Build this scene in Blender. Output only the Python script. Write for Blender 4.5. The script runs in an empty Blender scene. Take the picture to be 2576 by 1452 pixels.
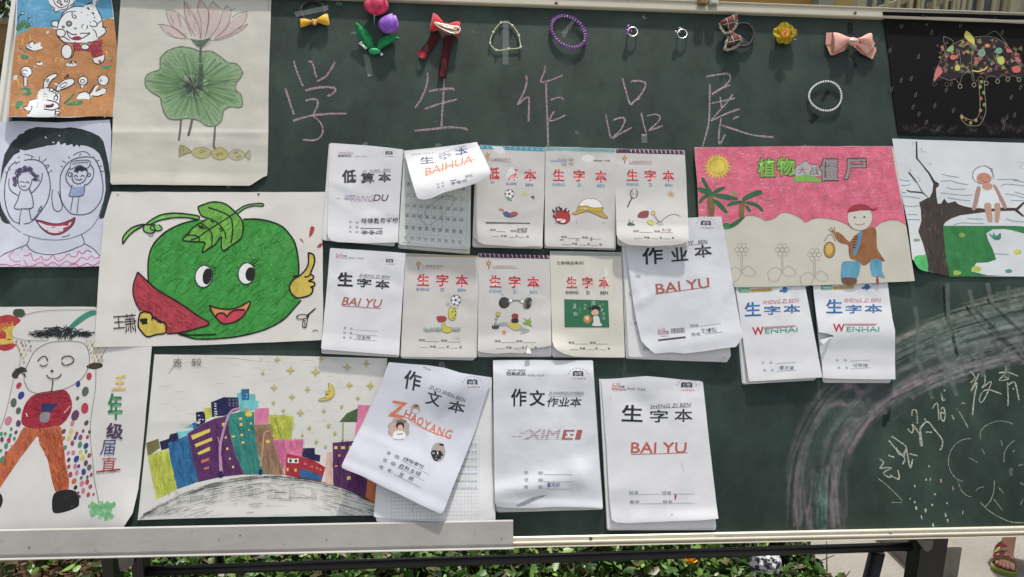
import bpy, bmesh, math, random
from mathutils import Vector, Matrix, noise
from mathutils.geometry import tessellate_polygon
random.seed(7)
SC = bpy.context.scene
COL = SC.collection

# ------------------------------------------------------------------ camera, light, exposure
def nrm(v): return Vector(v).normalized()
FOC = 2003.0                                    # focal length in pixels of a 2576 wide picture
_r = nrm((23695, 136, FOC)); _u0 = nrm((-117.6, -9000, FOC))
_u = (_u0 - _r * _u0.dot(_r)).normalized()
_n = -(_r.cross(_u))                            # into the board
CAM_H, CAM_D = 1.25, 1.47
CAMPOS = Vector((0, -CAM_D, CAM_H))
cam_data = bpy.data.cameras.new('camera'); cam = bpy.data.objects.new('camera', cam_data); COL.objects.link(cam)
cam_data.sensor_width = 36.0; cam_data.lens = FOC / 2576 * 36; cam_data.clip_end = 300; cam_data.clip_start = 0.02
ax = Vector((_r.x, _n.x, _u.x)); ay = Vector((_r.y, _n.y, _u.y)); az = Vector((_r.z, _n.z, _u.z))
# the board leans back on its stand: everything on it is laid out in the board's own frame and leaned by LEAN at the end
LEAN_DEG = 24.5; EYE = Vector((0, -CAM_D, 1.40))
RX = Matrix.Rotation(-math.radians(LEAN_DEG), 3, 'X')
LEAN = Matrix.Translation(EYE) @ RX.to_4x4() @ Matrix.Translation(-CAMPOS)
M3 = RX @ Matrix((ax, -ay, -az)).transposed()
cam.matrix_world = Matrix.Translation(EYE) @ M3.to_4x4()
SC.camera = cam
SC.cycles.transparent_max_bounces = 48          # many thin layers of chalk dust lie over each other

SUN = RX @ nrm((0.55, -1.0, 4.3))                    # direction towards the sun
world = bpy.data.worlds.new('World'); SC.world = world; world.use_nodes = True
wn = world.node_tree.nodes; wl = world.node_tree.links
bg = wn['Background']; sky = wn.new('ShaderNodeTexSky'); sky.sky_type = 'NISHITA'; sky.sun_disc = False
sky.sun_elevation = math.asin(SUN.z); sky.sun_rotation = math.atan2(SUN.x, SUN.y)
sky.air_density = 1.0; sky.dust_density = 4.0; sky.ozone_density = 1.0
hs = wn.new('ShaderNodeHueSaturation'); hs.inputs['Saturation'].default_value = 0.5      # hazy summer sky
wl.new(sky.outputs[0], hs.inputs['Color']); wl.new(hs.outputs[0], bg.inputs[0]); bg.inputs[1].default_value = 0.15
sd = bpy.data.lights.new('sun', 'SUN'); sd.energy = 3.9; sd.angle = math.radians(1.8); sd.color = (1.0, 0.955, 0.88)
so = bpy.data.objects.new('sun', sd); COL.objects.link(so); so.rotation_euler = SUN.to_track_quat('Z', 'Y').to_euler()
so.location = (0, -3, 8)
SC.view_settings.view_transform = 'Standard'; SC.view_settings.look = 'None'
SC.view_settings.gamma = 1.0; SC.view_settings.use_curve_mapping = False
SC.view_settings.exposure = 0.06

# ------------------------------------------------------------------ projection of traced points on to real planes
S0 = 2576 / 3264
def ray(px, py):
    d = Vector((px * S0 - 1288, py * S0 - 726, FOC))
    return ax * d.x + ay * d.y + az * d.z
def at(px, py, Y=0.0):
    d = ray(px, py); return CAMPOS + d * ((Y - CAMPOS.y) / d.y)
def ground(px, py, Z=0.0):
    d = ray(px, py); return CAMPOS + d * ((Z - CAMPOS.z) / d.z)
MM = 0.001
PXM = (at(1700, 900) - at(1600, 900)).length / 100     # metres per photo pixel on the board

# ------------------------------------------------------------------ colours and materials
def s2l(c):
    c = c / 255.0
    return c / 12.92 if c <= 0.04045 else ((c + 0.055) / 1.055) ** 2.4
GAIN = 0.78
def col(r, g, b, a=1.0, k=None):
    k = GAIN if k is None else k
    return (min(s2l(r) / k, 0.86), min(s2l(g) / k, 0.86), min(s2l(b) / k, 0.86), a)
def inkc(rgb, a):
    c = col(*rgb)[:3]; l = 0.25 * c[0] + 0.65 * c[1] + 0.1 * c[2]
    return tuple(q * 0.86 + l * 0.14 for q in c) + (a,)
MATS = {}
def nodes_of(name):
    m = bpy.data.materials.new(name); m.use_nodes = True
    nt = m.node_tree; return m, nt, nt.nodes['Principled BSDF']
def ramp(nt, fac, stops):
    r = nt.nodes.new('ShaderNodeValToRGB'); e = r.color_ramp.elements
    while len(e) < len(stops): e.new(0.5)
    for q, (p, c) in zip(e, stops):
        q.position = p; q.color = c if len(c) == 4 else (*c, 1)
    nt.links.new(fac, r.inputs[0]); return r.outputs[0]
def noise_node(nt, scale, detail=3, rough=0.55, vec=None, stretch=None, rot=(0, 0, 0)):
    n = nt.nodes.new('ShaderNodeTexNoise'); n.inputs['Scale'].default_value = scale
    n.inputs['Detail'].default_value = detail; n.inputs['Roughness'].default_value = rough
    if vec is None:
        tc = nt.nodes.new('ShaderNodeNewGeometry'); vec = tc.outputs['Position']
    if stretch:
        mp = nt.nodes.new('ShaderNodeMapping'); mp.inputs['Scale'].default_value = stretch; mp.inputs['Rotation'].default_value = rot
        nt.links.new(vec, mp.inputs[0]); vec = mp.outputs[0]
    nt.links.new(vec, n.inputs['Vector']); return n.outputs['Fac']
def mixc(nt, fac, a, b):
    m = nt.nodes.new('ShaderNodeMix'); m.data_type = 'RGBA'
    for s, v in ((0, fac), (6, a), (7, b)):
        if hasattr(v, 'links'): nt.links.new(v, m.inputs[s])
        else: m.inputs[s].default_value = v
    return m.outputs[2]
def math_(nt, op, a, b=0.0, clamp=False):
    m = nt.nodes.new('ShaderNodeMath'); m.operation = op; m.use_clamp = clamp
    for s, v in ((0, a), (1, b)):
        if hasattr(v, 'links'): nt.links.new(v, m.inputs[s])
        else: m.inputs[s].default_value = v
    return m.outputs[0]
def bump(nt, p, height, dist, strength=1.0):
    b = nt.nodes.new('ShaderNodeBump'); b.inputs['Strength'].default_value = strength; b.inputs['Distance'].default_value = dist
    nt.links.new(height, b.inputs['Height']); nt.links.new(b.outputs[0], p.inputs['Normal'])

PAPERW = (0.69, 0.67, 0.62, 1)
def ink(kind):
    """ink laid on paper or slate; the colour comes from the mesh, the grain from noise"""
    if kind in MATS: return MATS[kind]
    m, nt, p = nodes_of('ink_' + kind)
    A = nt.nodes.new('ShaderNodeVertexColor'); A.layer_name = 'ink'
    c, al = A.outputs['Color'], A.outputs['Alpha']
    p.inputs['Roughness'].default_value = 0.6; p.inputs['Specular IOR Level'].default_value = 0.25
    base = c; alpha = None
    if kind == 'print':
        f = ramp(nt, noise_node(nt, 900, 2), [(0.3, (0.95,) * 3), (0.7, (1.03,) * 3)])
        base = mixc(nt, 1.0, c, f); base.node.blend_type = 'MULTIPLY'
        alpha = al
    elif kind == 'marker':
        f = ramp(nt, noise_node(nt, 70, 5, 0.65, stretch=(1, 1, 0.35), rot=(0, 0.3, 0)), [(0.3, (0.70,) * 3), (0.5, (0.96,) * 3), (0.72, (1.18,) * 3)])
        b1 = mixc(nt, 1.0, c, f); b1.node.blend_type = 'MULTIPLY'
        g = ramp(nt, noise_node(nt, 420, 4, 0.7, stretch=(1, 1, 0.22), rot=(0, 0.35, 0)), [(0.66, (0, 0, 0)), (0.74, (0.75,) * 3)])
        base = mixc(nt, g, b1, PAPERW)
    elif kind == 'crayon':
        f = ramp(nt, noise_node(nt, 45, 4, 0.6), [(0.3, (0.78,) * 3), (0.7, (1.15,) * 3)])
        b1 = mixc(nt, 1.0, c, f); b1.node.blend_type = 'MULTIPLY'
        n1 = noise_node(nt, 300, 4, 0.75, stretch=(1.6, 1, 0.25), rot=(0, 0.55, 0))
        n2 = noise_node(nt, 300, 4, 0.75, stretch=(0.25, 1, 1.6), rot=(0, 0.15, 0))
        sel = ramp(nt, noise_node(nt, 14, 1), [(0.45, (0, 0, 0)), (0.55, (1, 1, 1))])
        nn = mixc(nt, sel, n1, n2)
        g = ramp(nt, nn, [(0.54, (0, 0, 0)), (0.68, (0.5,) * 3)])
        base = mixc(nt, g, b1, PAPERW)
    elif kind == 'wash':
        alpha = math_(nt, 'MULTIPLY', al, ramp(nt, noise_node(nt, 120, 5, 0.65), [(0.25, (0.55,) * 3), (0.7, (1.15,) * 3)]), True)
    elif kind == 'pencil':
        g = ramp(nt, noise_node(nt, 1500, 3, 0.7), [(0.35, (0.35,) * 3), (0.6, (1,) * 3)])
        alpha = math_(nt, 'MULTIPLY', al, g, True)
    elif kind == 'chalk':
        g = ramp(nt, noise_node(nt, 480, 5, 0.85), [(0.40, (0.04,) * 3), (0.57, (1,) * 3)])
        alpha = math_(nt, 'MULTIPLY', al, g, True)
        p.inputs['Roughness'].default_value = 0.95
    elif kind == 'smear':
        g1 = ramp(nt, noise_node(nt, 60, 6, 0.75), [(0.3, (0.05,) * 3), (0.7, (1,) * 3)])
        alpha = math_(nt, 'MULTIPLY', al, g1, True)
        p.inputs['Roughness'].default_value = 0.95
    if alpha is not None: nt.links.new(alpha, p.inputs['Alpha'])
    nt.links.new(base, p.inputs['Base Color'])
    MATS[kind] = m; return m

def paper_mat(name, rgb, rough=0.65, wr=0.35, stain=0.06, crease=0.0, gloss=0.2):
    key = 'paper_' + name
    if key in MATS: return MATS[key]
    m, nt, p = nodes_of(key)
    c = tuple(x * 0.94 for x in col(*rgb)[:3]) + (1,)
    f = noise_node(nt, 9, 5, 0.6)
    c2 = tuple(x * (1 - stain * 2.2) for x in c[:3]) + (1,)
    base = mixc(nt, ramp(nt, f, [(0.35, (0,) * 3), (0.7, (1,) * 3)]), c, c2)
    g2 = ramp(nt, noise_node(nt, 34, 6, 0.75), [(0.60, (0,) * 3), (0.74, (0.35,) * 3)])
    base = mixc(nt, g2, base, tuple(x * q for x, q in zip(c[:3], (0.80, 0.78, 0.74))) + (1,))
    nt.links.new(base, p.inputs['Base Color'])
    p.inputs['Roughness'].default_value = rough; p.inputs['Specular IOR Level'].default_value = gloss
    h1 = noise_node(nt, 11, 3, 0.5)
    h2 = noise_node(nt, 900, 2, 0.6)
    h = math_(nt, 'ADD', math_(nt, 'MULTIPLY', h1, wr * 0.5), math_(nt, 'MULTIPLY', h2, 0.002))
    if crease:
        g = nt.nodes.new('ShaderNodeNewGeometry'); r = None
        for sc, am in ((8.0, 1.0), (19.0, 0.45)):
            v = nt.nodes.new('ShaderNodeTexVoronoi'); v.inputs['Scale'].default_value = sc; v.inputs['Randomness'].default_value = 1.0; nt.links.new(g.outputs['Position'], v.inputs['Vector'])
            q = math_(nt, 'MULTIPLY', v.outputs['Distance'], am / sc * 8); r = q if r is None else math_(nt, 'ADD', r, q)
        h = math_(nt, 'ADD', h, math_(nt, 'MULTIPLY', r, crease * 1.6))
    bump(nt, p, h, 0.006)
    MATS[key] = m; return m

def plain(name, rgb, rough=0.5, metal=0.0, var=0.12, scale=60, spec=0.5, alpha=1.0, bmp=0.0, trans=0.0, k=None, coat=0.0):
    if name in MATS: return MATS[name]
    m, nt, p = nodes_of(name)
    c = col(*rgb, k=k)
    f = ramp(nt, noise_node(nt, scale, 4), [(0.3, tuple(x * (1 - var) for x in c[:3])), (0.7, tuple(min(1, x * (1 + var)) for x in c[:3]))])
    nt.links.new(f, p.inputs['Base Color'])
    p.inputs['Roughness'].default_value = rough; p.inputs['Metallic'].default_value = metal
    p.inputs['Specular IOR Level'].default_value = spec; p.inputs['Alpha'].default_value = alpha
    p.inputs['Transmission Weight'].default_value = trans; p.inputs['Coat Weight'].default_value = coat
    if bmp: bump(nt, p, noise_node(nt, scale * 2, 4), bmp)
    MATS[name] = m; return m

# ------------------------------------------------------------------ objects
def link(o, parent=None):
    COL.objects.link(o)
    if parent is not None: o.parent = parent
    return o
def tag(o, label=None, cat=None, group=None, kind=None):
    if label: o['label'] = label
    if cat: o['category'] = cat
    if group: o['group'] = group
    if kind: o['kind'] = kind
    return o
def thing(name, label, cat, loc=(0, 0, 0), group=None):
    o = bpy.data.objects.new(name, None); o.empty_display_size = 0.02; o.location = loc; link(o)
    return tag(o, label, cat, group)
def obj(name, bm, mats, parent=None, smooth=False, kind=None, base=None):
    """mesh coordinates are in world metres; the object's origin goes to base or to the parent's place"""
    me = bpy.data.meshes.new(name)
    off = Vector((0, 0, 0))
    if parent is not None:
        q = parent
        while q is not None: off += Vector(q.location); q = q.parent
    own = Vector((0, 0, 0))
    if base is not None: own = Vector(base) - off
    bm.transform(Matrix.Translation(-(off + own)))
    bm.to_mesh(me); bm.free()
    if not isinstance(mats, (list, tuple)): mats = [mats]
    for m in mats: me.materials.append(m)
    if smooth: me.polygons.foreach_set('use_smooth', [True] * len(me.polygons))
    o = bpy.data.objects.new(name, me); o.location = own; link(o, parent)
    if kind: o['kind'] = kind
    return o

def box(bm, a, b, mi=0):
    x0, y0, z0 = a; x1, y1, z1 = b
    v = [bm.verts.new(p) for p in ((x0, y0, z0), (x1, y0, z0), (x1, y1, z0), (x0, y1, z0), (x0, y0, z1), (x1, y0, z1), (x1, y1, z1), (x0, y1, z1))]
    for f in ((0, 3, 2, 1), (4, 5, 6, 7), (0, 1, 5, 4), (1, 2, 6, 5), (2, 3, 7, 6), (3, 0, 4, 7)):
        bm.faces.new([v[i] for i in f]).material_index = mi
def hexa(bm, front, back, mi=0):
    """solid between two matching outlines"""
    f = [bm.verts.new(p) for p in front]; b = [bm.verts.new(p) for p in back]; n = len(f)
    bm.faces.new(f).material_index = mi; bm.faces.new(b[::-1]).material_index = mi
    for i in range(n): bm.faces.new((f[i], b[i], b[(i + 1) % n], f[(i + 1) % n])).material_index = mi
def tube(bm, pts, rad, seg=10, closed=False, mi=0):
    pts = [Vector(p) for p in pts]; n = len(pts); rings = []
    rr = rad if isinstance(rad, (list, tuple)) else [rad] * n
    up = Vector((0.13, 0.9, 0.2)).normalized()
    for i in range(n):
        if closed: t = pts[(i + 1) % n] - pts[i - 1]
        else: t = pts[min(i + 1, n - 1)] - pts[max(i - 1, 0)]
        t.normalize(); a = t.cross(up)
        if a.length < 1e-4: a = t.cross(Vector((1, 0, 0)))
        a.normalize(); b = t.cross(a)
        rings.append([bm.verts.new(pts[i] + (a * math.cos(k * 2 * math.pi / seg) + b * math.sin(k * 2 * math.pi / seg)) * rr[i]) for k in range(seg)])
    for i in range(n if closed else n - 1):
        A, B = rings[i], rings[(i + 1) % n]
        for k in range(seg): bm.faces.new((A[k], A[(k + 1) % seg], B[(k + 1) % seg], B[k])).material_index = mi
    if not closed:
        bm.faces.new(rings[0][::-1]).material_index = mi; bm.faces.new(rings[-1]).material_index = mi
def ball(bm, c, r, u=12, v=8, sc=(1, 1, 1), mi=0):
    mt = Matrix.Translation(c) @ Matrix.Diagonal((sc[0], sc[1], sc[2], 1))
    g = bmesh.ops.create_uvsphere(bm, u_segments=u, v_segments=v, radius=r, matrix=mt)
    if mi:
        for vv in g['verts']:
            for f in vv.link_faces: f.material_index = mi
def BM(): return bmesh.new()

# ------------------------------------------------------------------ 2D frames (where a traced point lies in the photograph)
def crop(x0, y0, s): return lambda x, y: (x0 + x / s, y0 + y / s)
FR = {'A': crop(0, 0, 2.342), 'A2': crop(0, 0, 3.63), 'B': crop(0, 360, 2.846), 'C': crop(280, 590, 2.739), 'D': crop(0, 960, 1.9615),
      'E': crop(430, 1110, 2.5476), 'F': crop(860, 0, 2.4769), 'G': crop(1860, 0, 2.4769), 'H': crop(2780, 0, 3.0248),
      'I': crop(1010, 440, 3.82), 'J': crop(1480, 440, 3.821), 'L': crop(1940, 440, 3.822), 'M': crop(1010, 780, 3.631),
      'N': crop(1500, 780, 3.631), 'O': crop(1940, 660, 2.792), 'P': crop(1080, 1130, 2.4615), 'Q': crop(1540, 1130, 2.4615),
      'R': crop(2190, 440, 2.904), 'S': crop(2820, 420, 2.903), 'T': crop(2320, 880, 3.925), 'U': crop(2500, 880, 1.729),
      'U2': crop(2800, 1100, 2.42), 'V': crop(0, 1640, 2.3418), 'W': crop(1100, 1640, 2.3418), 'X': crop(2200, 1640, 2.4211),
      'Y': crop(3060, 1660, 8.069), 'Z': crop(0, 0, 0.78922), 'P0': crop(0, 0, 1.0)}
def quad_frame(c, w, h):
    (ax_, ay_), (bx, by), (cx, cy), (dx, dy) = c
    def f(x, y):
        u, v = x / w, y / h
        return ((ax_ * (1 - u) + bx * u) * (1 - v) + (dx * (1 - u) + cx * u) * v, (ay_ * (1 - u) + by * u) * (1 - v) + (dy * (1 - u) + cy * u) * v)
    return f
def PP(s):
    if isinstance(s, str): return [tuple(float(q) for q in t.split(',')) for t in s.split()]
    return list(s)
def smooth_pts(p, closed, n=4):
    if len(p) < 3: return p
    out = []; m = len(p)
    for i in range(m if closed else m - 1):
        a = p[(i - 1) % m] if closed or i > 0 else p[0]; b = p[i]; c = p[(i + 1) % m]; d = p[(i + 2) % m] if closed or i + 2 < m else p[m - 1]
        for k in range(n):
            t = k / n; t2 = t * t; t3 = t2 * t
            out.append(tuple(0.5 * (2 * b[j] + (c[j] - a[j]) * t + (2 * a[j] - 5 * b[j] + 4 * c[j] - d[j]) * t2 + (3 * b[j] - a[j] - 3 * c[j] + d[j]) * t3) for j in (0, 1)))
    if not closed: out.append(p[-1])
    return out

_glyphs = {}
def glyphs(s, bold=0):
    k = s
    if k not in _glyphs:
        cu = bpy.data.curves.new('t', 'FONT'); cu.body = s; cu.size = 1; cu.resolution_u = 2 if len(s) > 3 else 3
        o = bpy.data.objects.new('t', cu); COL.objects.link(o)
        dg = bpy.context.evaluated_depsgraph_get()
        me = o.evaluated_get(dg).to_mesh()
        v = [(q.co.x, q.co.y) for q in me.vertices]; f = [tuple(q.vertices) for q in me.polygons]
        o.evaluated_get(dg).to_mesh_clear(); bpy.data.objects.remove(o); bpy.data.curves.remove(cu)
        _glyphs[k] = (v, f)
    return _glyphs[k]

class Sheet:
    """a sheet (or the board) seen at photo corners TL TR BR BL; lift(u,v) in mm gives its distance from the board face"""
    def __init__(s, corners, h0=1.0, lift=None, step=18, bumps=0.0, bfreq=9.0, seed=0):
        s.c = corners; s.h0 = h0; s.lift = lift; s.step = step; s.b = bumps; s.bf = bfreq; s.seed = seed
        (x0, y0), (x1, y1), (x2, y2), (x3, y3) = corners
        s.top = 0.08; r = random.Random(seed * 31 + int(x0)); s.folds = [(r.random(), r.random(), r.uniform(0, math.pi), r.choice((-1, 1)) * r.uniform(0.5, 1.0), r.uniform(0.06, 0.16)) for _ in range(5)]
    def uv(s, x, y):
        (x0, y0), (x1, y1), (x2, y2), (x3, y3) = s.c
        u = v = 0.5
        for _ in range(3):
            xl = x0 + (x3 - x0) * v; xr = x1 + (x2 - x1) * v; u = (x - xl) / (xr - xl)
            yt = y0 + (y1 - y0) * u; yb = y3 + (y2 - y3) * u; v = (y - yt) / (yb - yt)
        return u, v
    def h(s, x, y):
        r = s.h0
        if s.lift or s.b:
            u, v = s.uv(x, y)
            if s.lift: r += s.lift(u, v)
            if s.b:
                r += s.b * (noise.noise(Vector((x * s.bf / 1000, y * s.bf / 1300, s.seed))) + 0.5 * noise.noise(Vector((x * s.bf / 420, y * s.bf / 500, s.seed + 7))))
            if s.b:
                if not s.lift: u, v = s.uv(x, y)
                for fu, fv, fa, A, w in s.folds:
                    d = abs((u - fu) * math.cos(fa) + (v - fv) * 1.3 * math.sin(fa)) / w
                    e = abs(-(u - fu) * math.sin(fa) + (v - fv) * 1.3 * math.cos(fa))
                    if d < 1 and e < 0.45: r += A * s.b * 1.5 * (1 - d) * (1 - e / 0.45)
        return r * MM
    def pt(s, x, y, e=0.0):
        return at(x, y, -(s.h(x, y) + e))

class Art:
    """one part drawn on a sheet: fills, lines and lettering"""
    def __init__(s, sheet, frame='P0', base=0.25):
        s.sh = sheet; s.bm = BM(); s.L = s.bm.loops.layers.float_color.new('ink'); s.k = 0; s.kinds = []; s.F(frame); s.base = base; s.sm = True
        s.kind = 'print'; s.g = 0; s.G = s.bm.faces.layers.int.new('g'); s.wm = 1.0; s.inc = 1.0
    def F(s, f): s.f = FR[f] if isinstance(f, str) else f; return s
    def _mi(s, kind):
        kind = kind or s.kind
        if kind not in s.kinds: s.kinds.append(kind)
        return s.kinds.index(kind)
    def _face(s, vs, c, mi):
        try: f = s.bm.faces.new(vs)
        except ValueError: return
        f.material_index = mi; f[s.G] = s.g
        for l in f.loops: l[s.L] = c
    def hatch(s, pts, rgb, n, ang=0.5, L=30, w=2.5, a=0.5, kind='wash', var=18, spread=0.25):
        """separate strokes of the pen or crayon, kept inside an outline (frame units)"""
        P = smooth_pts([s.f(*q) for q in PP(pts)], True, 3)
        x0 = min(p[0] for p in P); x1 = max(p[0] for p in P); y0 = min(p[1] for p in P); y1 = max(p[1] for p in P)
        def inside(x, y):
            r = False
            for i in range(len(P)):
                (xa, ya), (xb, yb) = P[i - 1], P[i]
                if (ya > y) != (yb > y) and x < (xb - xa) * (y - ya) / (yb - ya) + xa: r = not r
            return r
        k = 0; s.inc = 0.03
        for _ in range(n * 6):
            if k >= n: break
            x, y = random.uniform(x0, x1), random.uniform(y0, y1); t = ang + random.gauss(0, spread); l = L * random.uniform(0.4, 1.2) / 2
            q = [(x - math.cos(t) * l, y - math.sin(t) * l), (x + random.uniform(-1, 1), y + random.uniform(-1, 1)), (x + math.cos(t) * l, y + math.sin(t) * l)]
            if all(inside(*z) for z in q):
                d = random.uniform(-var, var); c = tuple(max(5, min(235, v + d)) for v in rgb)
                s.line(q, w * random.uniform(0.5, 1.3), c, kind, sm=False, a=a * random.uniform(0.5, 1.0), raw=True, wob=0.3); k += 1
        s.inc = 1.0
        return s
    def fill(s, pts, rgb, kind=None, sm=None, a=1.0, jag=0.0, raw=False):
        p = PP(pts)
        if not raw: p = [s.f(*q) for q in p]
        if (s.sm if sm is None else sm): p = smooth_pts(p, True, 3)
        if jag: p = [(x + random.uniform(-jag, jag), y + random.uniform(-jag, jag)) for x, y in p]
        s.k += 1; mi = s._mi(kind); c = inkc(rgb, a)
        vs = [s.bm.verts.new((x, y, s.k)) for x, y in p]
        for t in tessellate_polygon([[Vector((x, y, 0)) for x, y in p]]):
            if len(set(t)) == 3: s._face([vs[i] for i in t], c, mi)
        return s
    def line(s, pts, w, rgb, kind=None, closed=False, sm=None, a=1.0, taper=False, wob=0.12, raw=False):
        p = PP(pts)
        if not raw: p = [s.f(*q) for q in p]
        if (s.sm if sm is None else sm): p = smooth_pts(p, closed, 4)
        q = [p[0]]
        for t in p[1:]:
            if abs(t[0] - q[-1][0]) + abs(t[1] - q[-1][1]) > 0.3: q.append(t)
        p = q; n = len(p)
        if n < 2: return s
        if closed: p = p + [p[0]]; n += 1
        s.k += s.inc; mi = s._mi(kind); c = inkc(rgb, a)
        prev = None; dk = 0.6 * s.inc / n
        for i in range(n):
            if closed and i in (0, n - 1): tx, ty = p[1][0] - p[-2][0], p[1][1] - p[-2][1]
            else: tx, ty = p[min(i + 1, n - 1)][0] - p[max(i - 1, 0)][0], p[min(i + 1, n - 1)][1] - p[max(i - 1, 0)][1]
            l = math.hypot(tx, ty) or 1; nx, ny = -ty / l, tx / l
            ww = w * s.wm * 0.5 * (1 + random.uniform(-wob, wob))
            if taper: ww *= 1 - 0.75 * i / (n - 1)
            z = s.k + dk * i
            cur = (s.bm.verts.new((p[i][0] + nx * ww, p[i][1] + ny * ww, z)), s.bm.verts.new((p[i][0] - nx * ww, p[i][1] - ny * ww, z)))
            if prev: s._face((prev[0], cur[0], cur[1], prev[1]), c, mi)
            prev = cur
        return s
    def ell(s, cx, cy, rx, ry, rgb=None, rot=0, w=0, lrgb=(40, 40, 45), kind=None, n=18, a=1.0, j=0.0):
        r = math.radians(rot); P = []
        for i in range(n):
            t = 2 * math.pi * i / n; x = rx * math.cos(t) * (1 + random.uniform(-j, j)); y = ry * math.sin(t) * (1 + random.uniform(-j, j))
            P.append((cx + x * math.cos(r) - y * math.sin(r), cy + x * math.sin(r) + y * math.cos(r)))
        if rgb is not None: s.fill(P, rgb, kind, sm=False, a=a)
        if w: s.line(P, w, lrgb, kind, closed=True, sm=False)
        return s
    def text(s, t, cx, cy, w, h, rgb, rot=0, shear=0, bold=0.0, kind=None, a=1.0, wob=0.0, halo=None):
        """lettering whose ink fits a box of w x h frame units centred on cx, cy"""
        if halo: s.text(t, cx, cy, w * 1.07, h * 1.07, halo, rot, shear, bold + 0.02, kind)
        v, f = glyphs(t, bold)
        if not v: return s
        x0 = min(q[0] for q in v); x1 = max(q[0] for q in v); y0 = min(q[1] for q in v); y1 = max(q[1] for q in v)
        mi = s._mi(kind); c = inkc(rgb, a); r = math.radians(rot)
        b = bold * 0.62 * h; s.g = 1 if bold >= 0.02 and a > 0.9 else 2
        w -= 2 * b if bold > 0.015 else 0; hh = h - 2 * b if bold > 0.015 else h
        offs = [(0, 0)] if bold <= 0.015 else ([(-b, -b), (b, b), (-b, b), (b, -b)] + ([(0, 0)] if bold > 0.04 else []))
        for ox, oy in offs:
            s.k += 1; out = []
            for gx, gy in v:
                X = ((gx - x0) / (x1 - x0 or 1) - 0.5) * w + ox; Y = (0.5 - (gy - y0) / (y1 - y0 or 1)) * hh + oy
                X -= shear * Y
                if wob: X += wob * math.sin(Y * 0.9 + X * 0.13); Y += wob * math.sin(X * 0.21)
                px, py = s.f(cx + X * math.cos(r) - Y * math.sin(r), cy + X * math.sin(r) + Y * math.cos(r))
                out.append(s.bm.verts.new((px, py, s.k)))
            for q in f: s._face([out[i] for i in q], c, mi)
        s.g = 0
        return s
    def done(s, name, parent, kind=None, label=None, split=None):
        bm = s.bm
        drape(bm, s.sh.step)
        dz = min(0.005, 0.32 / max(1, s.k)); base = s.sh.top if s.sh.step < 4000 else s.base * 0.3; s.sh.top += s.k * dz + 0.03; C2 = bm.faces.layers.int.new('c')
        split_faces(bm, s.G, C2, split)
        for v in bm.verts:
            v.co = s.sh.pt(v.co.x, v.co.y, (base + v.co.z * dz) * MM)
        for f in bm.faces:
            f.normal_update()
            if f.normal.y > 0: f.normal_flip()
        mats = [ink(k) for k in s.kinds]
        vals = sorted({f[C2] for f in bm.faces}); o = None
        for c in vals:
            if len(vals) > 1:
                b2 = bm.copy(); L2 = b2.faces.layers.int['c']; bmesh.ops.delete(b2, geom=[f for f in b2.faces if f[L2] != c], context='FACES')
            else: b2 = bm
            g = next(iter(f[b2.faces.layers.int['g']] for f in b2.faces))
            nm = name
            if name == 'cover_print': nm = {0: 'printed_picture', 1: 'title_character', 2: 'small_print'}[g]
            if c % 1000 == 999: nm = {'printed_picture': 'small_marks', 'title_character': 'small_print'}.get(nm, nm)
            o = obj(nm, b2, mats, parent, smooth=True)
            if kind: o['kind'] = kind
            if nm in ('small_print', 'small_marks', 'handwriting', 'pencil_outline', 'scratched_lines') or c % 1000 == 999: o['kind'] = 'stuff'
        if len(vals) > 1: bm.free()
        return o
def split_faces(bm, G, C2, split):
    """number the faces so that figures and characters standing apart become parts of their own"""
    seen = set(); isl = []
    for f in bm.faces:
        if f in seen: continue
        st = [f]; seen.add(f); fs = []
        while st:
            q = st.pop(); fs.append(q)
            for v in q.verts:
                for k in v.link_faces:
                    if k not in seen: seen.add(k); st.append(k)
        xs = [v.co.x for q in fs for v in q.verts]; ys = [v.co.y for q in fs for v in q.verts]
        isl.append([min(xs), min(ys), max(xs), max(ys), fs[0][G], fs])
    if not split:
        for f in bm.faces: f[C2] = 0
        return
    for g in {i[4] for i in isl}:
        it = [i for i in isl if i[4] == g]
        if g == 2 and split != 1:
            for i in it:
                for f in i[5]: f[C2] = 2999
            continue
        m = split if g != 1 else min(split, 3.0); par = list(range(len(it)))
        def find(x):
            while par[x] != x: par[x] = par[par[x]]; x = par[x]
            return x
        for i in range(len(it)):
            for j in range(i):
                A, B = it[i], it[j]
                if A[0] - m < B[2] and B[0] - m < A[2] and A[1] - m < B[3] and B[1] - m < A[3]: par[find(i)] = find(j)
        cl = {}
        for i in range(len(it)): cl.setdefault(find(i), []).append(it[i])
        n = 0
        for ks in cl.values():
            w = max(max(k[2] for k in ks) - min(k[0] for k in ks), max(k[3] for k in ks) - min(k[1] for k in ks))
            if w < 22 or n > 40: idv = 999
            else: idv = n; n += 1
            for k in ks:
                for f in k[5]: f[C2] = g * 1000 + idv
def drape(bm, step):
    if not bm.verts: return
    for axis in (0, 1):
        lo = min(v.co[axis] for v in bm.verts); hi = max(v.co[axis] for v in bm.verts)
        k = math.floor(lo / step) + 1; no = Vector((1, 0, 0)) if axis == 0 else Vector((0, 1, 0))
        while k * step < hi:
            # only faces that cross this line
            x = k * step + 0.137
            fs = [f for f in bm.faces if min(v.co[axis] for v in f.verts) < x < max(v.co[axis] for v in f.verts)]
            if fs:
                g = list({e for f in fs for e in f.edges}) + fs + list({v for f in fs for v in f.verts})
                bmesh.ops.bisect_plane(bm, geom=g, plane_co=no * x, plane_no=no, dist=1e-5)
            k += 1
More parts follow.
